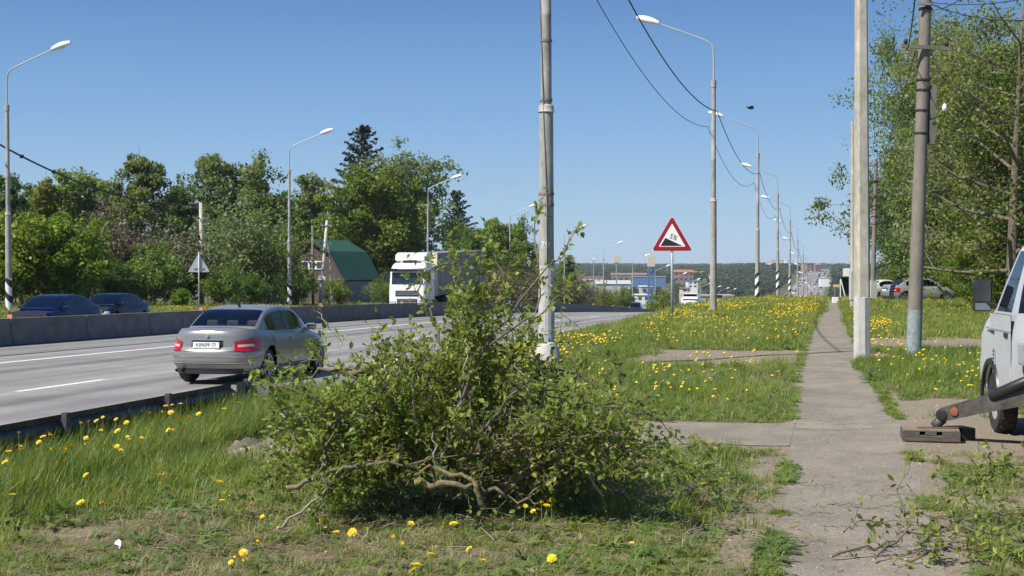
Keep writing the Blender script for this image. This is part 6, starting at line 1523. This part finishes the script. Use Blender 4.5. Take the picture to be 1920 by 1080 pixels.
# ------------------------------------------------------------------ dandelions
def dandelion_head(seed):
    g_ = random.Random(seed); b = MB()
    for ring_, (n_, r0_, r1_, z0_, z1_) in enumerate(((13, 0.2, 1.0, 0.0, 0.25), (11, 0.12, 0.78, 0.12, 0.42), (9, 0.05, 0.5, 0.22, 0.5))):
        for i in range(n_):
            a = 2 * math.pi * (i + 0.5 * ring_ + g_.random() * 0.3) / n_; w_ = math.pi / n_ * 0.95; rr = r1_ * (0.9 + 0.2 * g_.random())
            b.add([(r0_ * math.cos(a - w_), r0_ * math.sin(a - w_), z0_), (rr * math.cos(a - w_ * 0.8), rr * math.sin(a - w_ * 0.8), z1_ * 0.9), (rr * 1.05 * math.cos(a), rr * 1.05 * math.sin(a), z1_), (rr * math.cos(a + w_ * 0.8), rr * math.sin(a + w_ * 0.8), z1_ * 0.9), (r0_ * math.cos(a + w_), r0_ * math.sin(a + w_), z0_)], [(0, 1, 2, 3, 4)])
    b.lathe([(0.001, -0.35), (0.3, -0.3), (0.35, 0.05)], 7)
    b.v = [(x * 0.026, y * 0.026, z * 0.026) for x, y, z in b.v]; me = b.mesh('flower_head'); me.materials.append(M['petal']); return me
heads = [dandelion_head(s) for s in (1, 2, 3)]
stm = MB().tube([(0, 0, -0.20), (0.006, 0, -0.1), (0, 0, 0)], [0.0035, 0.003, 0.0025], 5).mesh('stem'); stm.materials.append(M['stem'])
fg = [(15,848),(95,843),(92,815),(72,830),(150,793),(165,791),(180,790),(192,783),(217,787),(236,793),(160,822),(160,832),(220,809),(192,838),(218,838),(310,762),(322,760),(338,758),(332,784),(280,775),(300,835),(275,820),(353,782),(370,850),(297,892),(307,889),(150,944),(188,943),(415,940),(430,930),(491,970),(483,1015),(455,1038),(440,1045),(432,1056),(457,1051),(630,1000),(660,1000),(600,975),(437,740),(447,756),(478,741),(503,750),(735,1007),(752,1020),(770,983),(830,988),(850,984),(808,1042),(880,1031),(905,1053),(985,950),(1000,960),(1015,942),(1025,950),(1035,940),(1185,1020),(1035,1049),(8,868),(34,812),(120,866),(160,892),(225,845),(410,905),(780,1062),(560,870),(20,930),(990,935),(300,905),(775,1072)]
def zone(px, py):
    if py < 800 and px > 400: return 'above the rounded guard rail end'
    if py < 800: return 'standing before the middle of the dark guard rail'
    if py < 880: return 'in the tall grass at the left end of the guard rail'
    if 960 < px < 1060 and py < 970: return 'in the bunch at the right foot of the brush pile'
    if px > 1150: return 'alone in the short grass between the brush pile and the sidewalk'
    if px > 690 and py > 1015: return 'in the short grass at the bottom edge below the brush pile'
    if px > 690 and py > 975: return 'in the short grass just in front of the brush pile'
    if px > 540: return 'at the left foot of the brush pile'
    if 420 < px and py > 960: return 'in the bottom left cluster of low blooms'
    if 280 < px < 320: return 'in the bright pair above the pale stone'
    return 'scattered in the dry grass at the lower left'
rd2 = random.Random(3)
def dandelion(p, h, lab, grp, hs=1.2):
    root = empty('dandelion', p, rd2.random() * 6.28, lab, 'flower', grp)
    hd_ = bpy.data.objects.new('flower_head', rd2.choice(heads)); COL.objects.link(hd_); hd_.parent = root; hd_.location = (0, 0, h); hd_.scale = (hs,) * 3; hd_.rotation_euler = (rd2.uniform(-0.7, 0.7), rd2.uniform(-0.7, 0.7), 0)
    st = bpy.data.objects.new('stem', stm); COL.objects.link(st); st.parent = root; st.location = (0, 0, h); st.scale = (1, 1, h / 0.2)
extra = [(rd2.uniform(5, 500), 0) for _ in range(22)]
fg += [(x, 850 - x * 0.2 + rd2.uniform(-18, 26)) for x, _ in extra]
for px, py in fg:
    if px < 520 and py < 872:
        la_ = 6.5 if py < 850 - px * 0.2 else 5.9; d = la_ / (TH + (960 - px) / F); q = at(px, d); h = EYE - (py - HZ) / F * d - q.z
        if not 0.12 < h < 0.62: h = 0.30; q = on_ground(px, py, h)
    else: h = 0.17 if py > 900 else 0.28; q = on_ground(px, py, h)
    z_ = zone(px, py); dandelion(q, h, 'yellow dandelion ' + z_, 'dandelions ' + z_, rd2.uniform(0.65, 1.2))
# mid-distance dandelions: sampled on the verge
g = np.random.default_rng(77)
mids = []
def drift(lat0, lat1, da, db, n, zlab, cl=0.35):
    for i in range(n):
        la = g.uniform(lat0, lat1); d = g.uniform(da, db)
        for j in range(1 + int(g.random() < cl) * int(g.integers(1, 4))):
            l2 = la + g.normal() * 0.12; d2 = d + g.normal() * 0.3; L, Rr = sidewalk_edges(d2)
            if Rr - 0.05 < l2 < L + 0.05: continue
            if float(dirt_mask(l2, d2)) > 0.55: continue
            if d2 > 45 and float(fbm(TH * d2 - l2, d2 * 0.45, 1.6, 71)) < 0.5: continue
            mids.append((l2, d2, zlab))
drift(0.6, 6.2, 62, 100, 640, 'on the brow of the verge'); drift(0.7, 3.0, 50, 72, 260, 'on the verge beside the sidewalk', 0.6); drift(3.2, 6.2, 48, 66, 300, 'around the slope sign post', 0.5)
drift(0.8, 5.5, 33, 50, 110, 'on the verge beyond the dirt track'); drift(0.7, 5.8, 18, 28, 75, 'on the green plot left of the sidewalk'); drift(5.0, 6.6, 24, 36, 110, 'around the numbered pole foot', 0.7)
drift(-1.9, -0.5, 30, 50, 130, 'right of the pale square pole', 0.5); drift(-3.0, -0.7, 20, 29, 55, 'between the two poles and the van', 0.3); drift(-6, -0.6, 50, 90, 130, 'in the meadow before the old grey sedan')
drift(36.8, 40.0, 62, 100, 330, 'on the far verge behind the barrier', 0.6)
def vis_size(m): return 1.0 / m[1]
mids.sort(key=vis_size, reverse=True)
n_obj = 228
hm_ = []
for s_ in (1, 2):
    b = MB(); b.lathe([(0.001, 0.30), (0.018, 0.305), (0.027, 0.292), (0.02, 0.275), (0.001, 0.268)], 8, mi=0); b.tube([(0, 0, 0), (0.004, 0, 0.27)], 0.003, 3, mi=1); me = b.mesh('dandelion'); me.materials.append(M['petal']); me.materials.append(M['stem']); hm_.append(me)
for la, d, zl in mids[:n_obj]:
    o = bpy.data.objects.new('dandelion', hm_[0]); COL.objects.link(o); o.location = P(la, d); s = 0.45 + 0.55 * g.random(); q_ = 0.55 + 0.4 * g.random(); o.scale = (q_, q_, s); o.rotation_euler = (g.normal() * 0.2, g.normal() * 0.2, g.random() * 6)
    tag(o, 'small yellow dandelion ' + zl, 'flower', 'small dandelions ' + zl)
rest = mids[n_obj:]; la = np.array([m[0] for m in rest]); d = np.array([m[1] for m in rest]); n = len(rest)
s = 0.45 + 0.7 * g.random(n); wv = np.interp(d, [30, 60, 100], [0.95, 1.15, 1.45])
tag(gn_scatter('dandelion_field', np.stack([TH * d - la, d, G(la, d)], 1), np.stack([g.normal(size=n) * 0.25, g.normal(size=n) * 0.25, g.random(n) * 6], 1), np.stack([wv, wv, s * 1.0], 1), g.integers(0, 2, n), hm_), kind='stuff')

# ------------------------------------------------------------------ cut branches
def leaf_shape(size):
    return [(0, 0, 0), (0.30, 0.26, 0.03), (0.65, 0.27, 0.02), (1.0, 0.0, -0.10), (0.65, -0.27, 0.02), (0.30, -0.26, 0.03), (0.34, 0, -0.05), (0.68, 0, -0.06)], [(0, 6, 1), (1, 6, 7, 2), (2, 7, 3), (3, 7, 4), (4, 7, 6, 5), (5, 6, 0)]
LV, LF = leaf_shape(1); LV = np.array(LV)
lme = np_mesh  # noqa
b = MB(); b.add([tuple(v) for v in LV], LF); leafme = b.mesh('leaf'); leafme.materials.append(M['leaf_pile'])
rb = random.Random(21)
def rv(s=1.0): return Vector((rb.gauss(0, s), rb.gauss(0, s), rb.gauss(0, s)))
def branch(pts, r0, label, bark='bark', twigs=12, tw_len=0.45, leaves=9, leaf=0.052, group=None, start=0.15, big=5, sub=True, name='cut_branch', matleaf=None):
    pts = [Vector(p) for p in pts]; o = pts[0].copy(); root = empty(name, o, 0, label, 'branch', group)
    # resample with a spline and some crookedness
    k = 14; path = []
    for i in range(k + 1):
        t = i / k * (len(pts) - 1); j = min(int(t), len(pts) - 2); u = t - j; p0, p1, p2, p3 = pts[max(j - 1, 0)], pts[j], pts[j + 1], pts[min(j + 2, len(pts) - 1)]
        q = 0.5 * ((2 * p1) + (p2 - p0) * u + (2 * p0 - 5 * p1 + 4 * p2 - p3) * u * u + (3 * p1 - p0 - 3 * p2 + p3) * u ** 3)
        if 0 < i < k: q = q + rv(0.010 + r0 * 0.4)
        path.append(q - o)
    L = sum((path[i + 1] - path[i]).length for i in range(k))
    w = MB(); w.tube(path, [r0 * (1 - 0.8 * i / k) for i in range(k + 1)], 7); w.build('bark', M[bark], root, smooth=True)
    MB().lathe([(0.001, 0.002), (r0 * 0.85, 0.001), (r0 * 0.9, -0.002)], 9).v
    c_ = MB(); d0_ = (path[1] - path[0]).normalized(); qq = (-d0_).to_track_quat('Z', 'Y').to_matrix(); c_.lathe([(0.0005, 0.004), (r0 * 0.88, 0.004), (r0 * 0.93, -0.002)], 9); c_.v = [tuple(qq @ Vector(v) + path[0]) for v in c_.v]; c_.build('cut_face', M['cut_wood'], root)
    tw = MB(); LVt = []
    def leaf_at(p, dr):
        LVt.append((p, dr))
    for i in range(twigs):
        t = start + (1 - start) * (i + rb.random()) / twigs; kk = min(t, 0.999) * k; j = int(kk); q = path[j].lerp(path[j + 1], kk - j); ax = (path[j + 1] - path[j]).normalized()
        dr = (ax * 0.7 + rv(0.62) + Vector((0, 0, 0.15))).normalized(); l = tw_len * (0.4 + 0.8 * rb.random()) * (1.15 - 0.5 * t)
        tp_ = [q, q + dr * l * 0.35 + rv(0.02), q + dr * l * 0.7 + rv(0.03) + Vector((0, 0, 0.03)), q + dr * l + rv(0.03)]
        zf = -o.z + 0.02
        tp_ = [Vector((v.x, v.y, max(v.z, zf))) for v in tp_]
        tr_ = max(0.0022, r0 * 0.22 * (1.1 - t)); tw.tube(tp_, [tr_, tr_ * 0.8, tr_ * 0.6, tr_ * 0.35], 4, cap=False)
        for s in range(leaves):
            u = 0.15 + 0.88 * (s + rb.random() * 0.6) / leaves; kk2 = min(u, 0.999) * 3; j2 = int(kk2); pp_ = tp_[j2].lerp(tp_[j2 + 1], kk2 - j2)
            if sub and rb.random() < 0.45:
                e = pp_ + (dr + rv(0.8)).normalized() * rb.uniform(0.04, 0.13); tw.tube([pp_, e], [tr_ * 0.5, tr_ * 0.3], 3, cap=False)
                leaf_at(e, (e - pp_).normalized()); leaf_at(pp_.lerp(e, 0.5), rv().normalized()); pp_ = e
            leaf_at(pp_, (dr * 0.5 + rv(0.7)).normalized())
    tw.build('twigs', M[bark], root, smooth=True)['kind'] = 'stuff'
    n_ = len(LVt)
    if n_ == 0: return root
    pick = set(rb.sample(range(n_), min(big, n_)))
    V = []; Fq = MB()
    allv = []; allf = []
    for i, (p, dr) in enumerate(LVt):
        up = (Vector((0, 0, 1)) + rv(0.55)); z = (up - dr * up.dot(dr)).normalized(); y = z.cross(dr).normalized(); s = leaf * rb.uniform(0.5, 1.25); mt = Matrix((dr, y, z)).transposed()
        if i in pick:
            lo = bpy.data.objects.new('leaf', leafme); COL.objects.link(lo); lo.parent = root; lo.location = p; lo.rotation_euler = mt.to_euler(); lo.scale = (s * 1.25,) * 3; continue
        base_ = len(allv); cup = rb.uniform(0.3, 1.8)
        for v in LV: q = p + mt @ Vector((v[0] * s, v[1] * s, v[2] * s * cup)); allv.append(tuple(q))
        allf += [tuple(a + base_ for a in f) for f in LF]
    me = bpy.data.meshes.new('foliage'); me.from_pydata(allv, [], allf); fo = link_mesh('foliage', me, M[matleaf or 'leaf_pile'], root); fo['kind'] = 'stuff'
    return root
def WW(px, py, d): 
    p = W(px, py, d); gz = float(G(TH * d - p.x, d)) + 0.03
    return Vector((p.x, p.y, max(p.z, gz)))
D0 = 10.9
PG = 'leafy cut branches heaped in the brush pile'
# hand placed, recognisable branches: list of (px, py, depth)
hand = [
 ([(905, 880, 10.6), (880, 700, 10.6), (950, 600, 10.8), (1040, 490, 11.0), (1085, 425, 11.2)], 0.014, 'tallest leafy branch reaching up across the numbered pole', 'bark', 8, 0.22, 6),
 ([(940, 700, 10.9), (1010, 560, 11.0), (1000, 430, 11.3), (1015, 395, 11.3)], 0.010, 'thin sprig with few leaves at the very top left of the numbered pole', 'bark', 6, 0.16, 6),
 ([(860, 760, 10.5), (920, 640, 10.5), (1010, 590, 10.7), (1070, 545, 10.8)], 0.013, 'leafy branch passing in front of the numbered pole at mid height', 'bark', 9, 0.3, 8),
 ([(1000, 800, 10.8), (1080, 720, 10.9), (1050, 615, 11.0)], 0.009, 'curved thin branch right of the numbered pole foot', 'twig', 6, 0.2, 6),
 ([(900, 750, 10.7), (1020, 690, 10.9), (1150, 735, 10.9), (1160, 690, 11.0), (1055, 590, 11.1)], 0.011, 'dark crooked bare branch hooking up right of the white pole base', 'bark', 9, 0.16, 3),
 ([(640, 640, 11.0), (600, 590, 11.1), (588, 575, 11.1)], 0.006, 'pale bare stick poking up in front of the silver sedan flank', 'bark_pale', 1, 0.08, 1),
 ([(700, 700, 10.9), (650, 660, 11.0), (612, 610, 11.1)], 0.008, 'slim pale twig leaning left below the silver sedan mirror', 'bark_pale', 3, 0.15, 3),
 ([(760, 900, 10.4), (700, 740, 10.5), (610, 680, 10.6), (545, 690, 10.6)], 0.013, 'leafy branch arching left in front of the silver sedan wheel', 'bark', 12, 0.35, 10),
 ([(800, 860, 10.4), (720, 800, 10.4), (600, 750, 10.3), (510, 720, 10.3)], 0.013, 'leafy branch stretching farthest left over the guard rail end', 'bark', 12, 0.34, 10),
 ([(820, 900, 10.3), (850, 780, 10.2), (870, 700, 10.2), (875, 630, 10.4)], 0.012, 'upright pale forked branch in the middle of the pile', 'bark_pale', 6, 0.3, 6),
 ([(745, 870, 10.3), (742, 780, 10.3), (745, 690, 10.4)], 0.010, 'straight dark upright branch left of the pile middle', 'bark', 6, 0.3, 6),
 ([(850, 900, 10.2), (820, 870, 10.1), (812, 810, 10.1)], 0.013, 'short pale upright stub in the middle of the pile', 'bark_pale', 2, 0.2, 4),
 ([(1010, 890, 10.6), (1000, 780, 10.6), (975, 700, 10.7), (965, 640, 10.8)], 0.012, 'slanting bare branch right of the pile middle', 'bark_pale', 6, 0.25, 3),
 ([(540, 915, 10.2), (640, 880, 10.1), (760, 868, 10.1), (870, 850, 10.2)], 0.020, 'long brown limb lying low along the front left of the pile', 'bark', 7, 0.3, 5),
 ([(780, 905, 10.0), (870, 905, 9.95), (950, 925, 9.95), (1010, 945, 9.95)], 0.028, 'thick lichen covered limb lying along the front of the pile', 'bark_lichen', 4, 0.25, 4),
 ([(905, 950, 9.95), (885, 900, 9.95), (800, 880, 10.1), (760, 910, 10.2)], 0.024, 'yellowish forked limb at the front foot of the pile', 'bark_lichen', 3, 0.25, 4),
 ([(706, 680, 10.9), (660, 700, 10.95), (620, 690, 11.0), (560, 720, 11.2)], 0.035, 'thick sawn limb with a pale round cut face at the upper left of the pile', 'bark', 3, 0.25, 4),
 ([(1020, 930, 10.5), (1100, 860, 10.5), (1200, 850, 10.6), (1320, 890, 10.7)], 0.011, 'leafy branch trailing low at the right foot of the pile', 'bark', 12, 0.35, 9),
 ([(980, 850, 10.7), (1100, 770, 10.7), (1220, 780, 10.8), (1310, 860, 10.8)], 0.012, 'arching leafy branch drooping right onto the cross path', 'bark', 12, 0.34, 9),
 ([(960, 820, 10.9), (1060, 760, 11.0), (1150, 760, 11.1), (1230, 745, 11.2)], 0.011, 'reddish brown bare branch spreading right in the pile', 'twig', 14, 0.3, 3),
 ([(920, 800, 10.8), (990, 740, 10.9), (1080, 730, 11.0), (1140, 700, 11.1)], 0.010, 'tangled brown twig bunch right of the pale footing', 'twig', 16, 0.3, 2),
 ([(1130, 930, 10.3), (1040, 830, 10.3), (940, 770, 10.4)], 0.012, 'grey branch crossing the right half of the pile', 'bark_pale', 8, 0.3, 5),
 ([(520, 990, 9.7), (590, 940, 9.8), (640, 880, 10.0), (700, 860, 10.2)], 0.010, 'thin grey branch at the lower left corner of the pile', 'bark_pale', 8, 0.25, 6),
 ([(830, 650, 10.8), (800, 580, 10.9), (790, 520, 11.0), (900, 470, 11.1)], 0.012, 'leafy branch hanging in front of the white lorry', 'bark', 9, 0.25, 8),
 ([(870, 720, 10.8), (880, 600, 10.9), (860, 540, 11.0), (840, 480, 11.1)], 0.012, 'dense leafy branch covering the lorry trailer', 'bark', 9, 0.26, 8),
 ([(900, 700, 10.9), (930, 590, 11.0), (940, 530, 11.0), (925, 470, 11.1)], 0.012, 'leafy branch standing at the crown of the pile', 'bark', 10, 0.26, 8),
]
for pts, r0_, lab, bk_, tw_, tl__, lv_ in hand:
    branch([WW(*p) for p in pts], r0_, lab, bk_, tw_, tl__, lv_)
def top_y(px): return float(np.interp(px, [480, 540, 640, 740, 820, 900, 960, 1000, 1040, 1100, 1180, 1260, 1350], [800, 705, 665, 615, 550, 500, 540, 650, 715, 735, 750, 790, 860]))
for i in range(120):
    px = rb.uniform(515, 1340) if i % 3 == 0 else min(1120, max(530, rb.gauss(860, 230))); d = rb.uniform(9.95, 12.0); py = top_y(px) + rb.uniform(5, 80) + (rb.random() ** 1.7) * 200
    py = min(py + 20, 905); bx = 830 + (px - 830) * rb.uniform(0.1, 0.55); by = rb.uniform(840, 940); tip = WW(px, py, d); base_ = WW(bx, by, 10.9 + (d - 10.9) * 0.5); 
    if i % 2:      # thrown on top at any angle instead of fanning out
        an_ = rb.uniform(0, 6.28); half_ = Vector((math.cos(an_) * 0.55, rb.uniform(-0.35, 0.35), math.sin(an_) * 0.22)); c0 = tip.lerp(base_, rb.uniform(0.15, 0.5)); base_ = c0 - half_; tip = c0 + half_
        for q_ in (base_, tip):
            ppx = 960 + F * q_.x / q_.y; zt_ = EYE - (top_y(ppx) - 5 - HZ) / F * q_.y; q_.z = max(float(G(TH * q_.y - q_.x, q_.y)) + 0.05, min(q_.z, zt_))
    mid_ = base_.lerp(tip, 0.5) + Vector((rb.gauss(0, 0.08), rb.gauss(0, 0.08), 0.12))
    side_ = ['far left', 'left', 'middle', 'right', 'far right'][min(4, int((px - 515) / 165))]; dry = rb.random() < (0.62 if 960 < px < 1190 else (0.45 if px > 1190 else 0.36))
    h_ = 'upper' if py < top_y(px) + 110 else 'lower'
    ln_ = 'leaning left' if tip.x < base_.x - 0.25 else ('leaning right' if tip.x > base_.x + 0.25 else 'standing upright'); fr_ = 'front' if d < 10.95 else 'back'
    lab = ('bare brown branch ' if dry else 'leafy green branch ') + ln_ + ' in the ' + h_ + ' ' + side_ + ' ' + fr_ + ' of the brush pile'
    branch([base_, mid_, tip], rb.uniform(0.007, 0.014), lab, rb.choice(['bark', 'twig']) if not dry else 'twig', 12 if not dry else 16, 0.28, 3 if dry else 12, 0.050, ('bare' if dry else 'leafy') + ' branches ' + ln_ + ' in the ' + h_ + ' ' + side_ + ' ' + fr_ + ' of the brush pile', big=3)
for i in range(7):
    px = rb.uniform(790, 1000); d = rb.uniform(10.6, 11.4); py = top_y(px) + rb.uniform(0, 70); tip = WW(px, py, d); base_ = WW(px + rb.uniform(-90, 60), py + rb.uniform(190, 290), 10.9)
    dr_s = 'leaning left' if tip.x < base_.x else 'leaning right'
    branch([base_, base_.lerp(tip, 0.5) + Vector((rb.gauss(0, 0.06), rb.gauss(0, 0.06), 0)), tip], rb.uniform(0.008, 0.012), 'leafy branch ' + dr_s + ' in the peak of the brush pile before the lorry trailer', 'bark', 10, 0.24, 11, leaf=0.052, group='leafy branches ' + dr_s + ' in the peak of the brush pile', big=3)
# branches lying at the lower right over the sidewalk
lowr = [
 ([(1930, 872, 10.2), (1860, 890, 10.2), (1790, 930, 10.1), (1730, 975, 10.0)], 0.008, 'leafy spray reaching down from the right edge over the dry grass', 'bark', 12, 0.16, 7),
 ([(1940, 880, 10.0), (1880, 880, 10.0), (1840, 900, 10.1)], 0.007, 'small leafy tip entering at the right edge', 'bark', 8, 0.14, 7),
 ([(1560, 1060, 9.0), (1640, 1035, 9.1), (1720, 1010, 9.2), (1850, 1000, 9.3)], 0.011, 'long dark branch lying across the sidewalk at the lower right', 'bark', 10, 0.2, 4),
 ([(1640, 1070, 8.9), (1700, 1000, 9.2), (1690, 930, 9.4), (1705, 890, 9.5)], 0.009, 'bare crooked twig standing up from the sidewalk branch', 'bark', 6, 0.14, 2),
 ([(1580, 1000, 9.2), (1620, 990, 9.3), (1700, 985, 9.4), (1760, 1010, 9.4)], 0.007, 'small leafed twig lying on the sidewalk', 'twig', 8, 0.16, 5),
 ([(1730, 985, 9.4), (1800, 1000, 9.3), (1880, 1010, 9.2), (1960, 1020, 9.2)], 0.012, 'brown branch running to the right edge at the bottom', 'bark', 10, 0.22, 4),
 ([(1720, 960, 9.6), (1790, 985, 9.5), (1870, 970, 9.5), (1950, 975, 9.5)], 0.009, 'thin brown branch above the bottom right corner', 'twig', 8, 0.18, 3),
 ([(1700, 1050, 8.9), (1780, 1040, 8.9), (1870, 1040, 8.9), (1950, 1050, 8.9)], 0.009, 'leafy branch in the bottom right corner', 'bark', 10, 0.16, 7),
 ([(1670, 1065, 8.85), (1710, 1055, 8.85), (1760, 1050, 8.9)], 0.007, 'bright green leafy shoot at the bottom of the sidewalk', 'twig', 5, 0.12, 9),
 ([(1290, 1000, 9.3), (1330, 990, 9.4), (1380, 992, 9.4)], 0.006, 'short dead stick lying in the grass left of the sidewalk', 'twig', 2, 0.10, 1),
 ([(1530, 950, 10.1), (1575, 953, 10.1), (1620, 956, 10.1)], 0.006, 'short straight stick lying on the sidewalk', 'twig', 1, 0.04, 0),
]
for pts, r0_, lab, bk_, tw_, tl__, lv_ in lowr:
    branch([WW(*p) + Vector((0, 0, 0.03 if j_ else 0.0)) for j_, p in enumerate(pts)], r0_, lab, bk_, int(tw_ * 1.0), tl__ * 0.95, lv_, leaf=0.050)
# litter
p = on_ground(217, 1032); o = MB().grid([[(-0.02, 0, 0.0), (0, 0.01, 0.012), (0.02, 0, 0.006)], [(-0.022, 0.015, 0.03), (0.002, 0.02, 0.042), (0.024, 0.015, 0.034)], [(-0.016, 0.035, 0.05), (0.004, 0.04, 0.062), (0.02, 0.035, 0.05)]]).build('paper_scrap', M['white'], smooth=True); o.location = p; tag(o, 'crumpled white paper scrap in the dry grass at the lower left', 'litter')
for px, py, s_, lab in ((295, 909, 0.05, 'pale stone just below the bright pair of dandelions'), (205, 893, 0.04, 'grey stone in the grass left of the pale stone'), (265, 882, 0.06, 'flat grey lump behind the bright pair of dandelions')):
    o = bpy.data.objects.new('stone', pm[2].copy()); COL.objects.link(o); p = on_ground(px, py); o.location = p; o.scale = (s_ * 1.4, s_, s_ * 0.7); tag(o, lab, 'stone')

# ------------------------------------------------------------------ thin summer haze round the whole scene
hz_ = MB().box((0, 4470, 5.0), (14600, 9200, 100)).build('haze', None); hz_['kind'] = 'stuff'
vm_ = bpy.data.materials.new('thin summer air'); vm_.use_nodes = True; vn = vm_.node_tree.nodes; vn.clear()
pv = vn.new('ShaderNodeVolumePrincipled'); pv.inputs['Density'].default_value = 0.00010; pv.inputs['Color'].default_value = (0.80, 0.88, 1.0, 1); vo = vn.new('ShaderNodeOutputMaterial')
vm_.node_tree.links.new(pv.outputs[0], vo.inputs['Volume']); hz_.data.materials.clear(); hz_.data.materials.append(vm_)
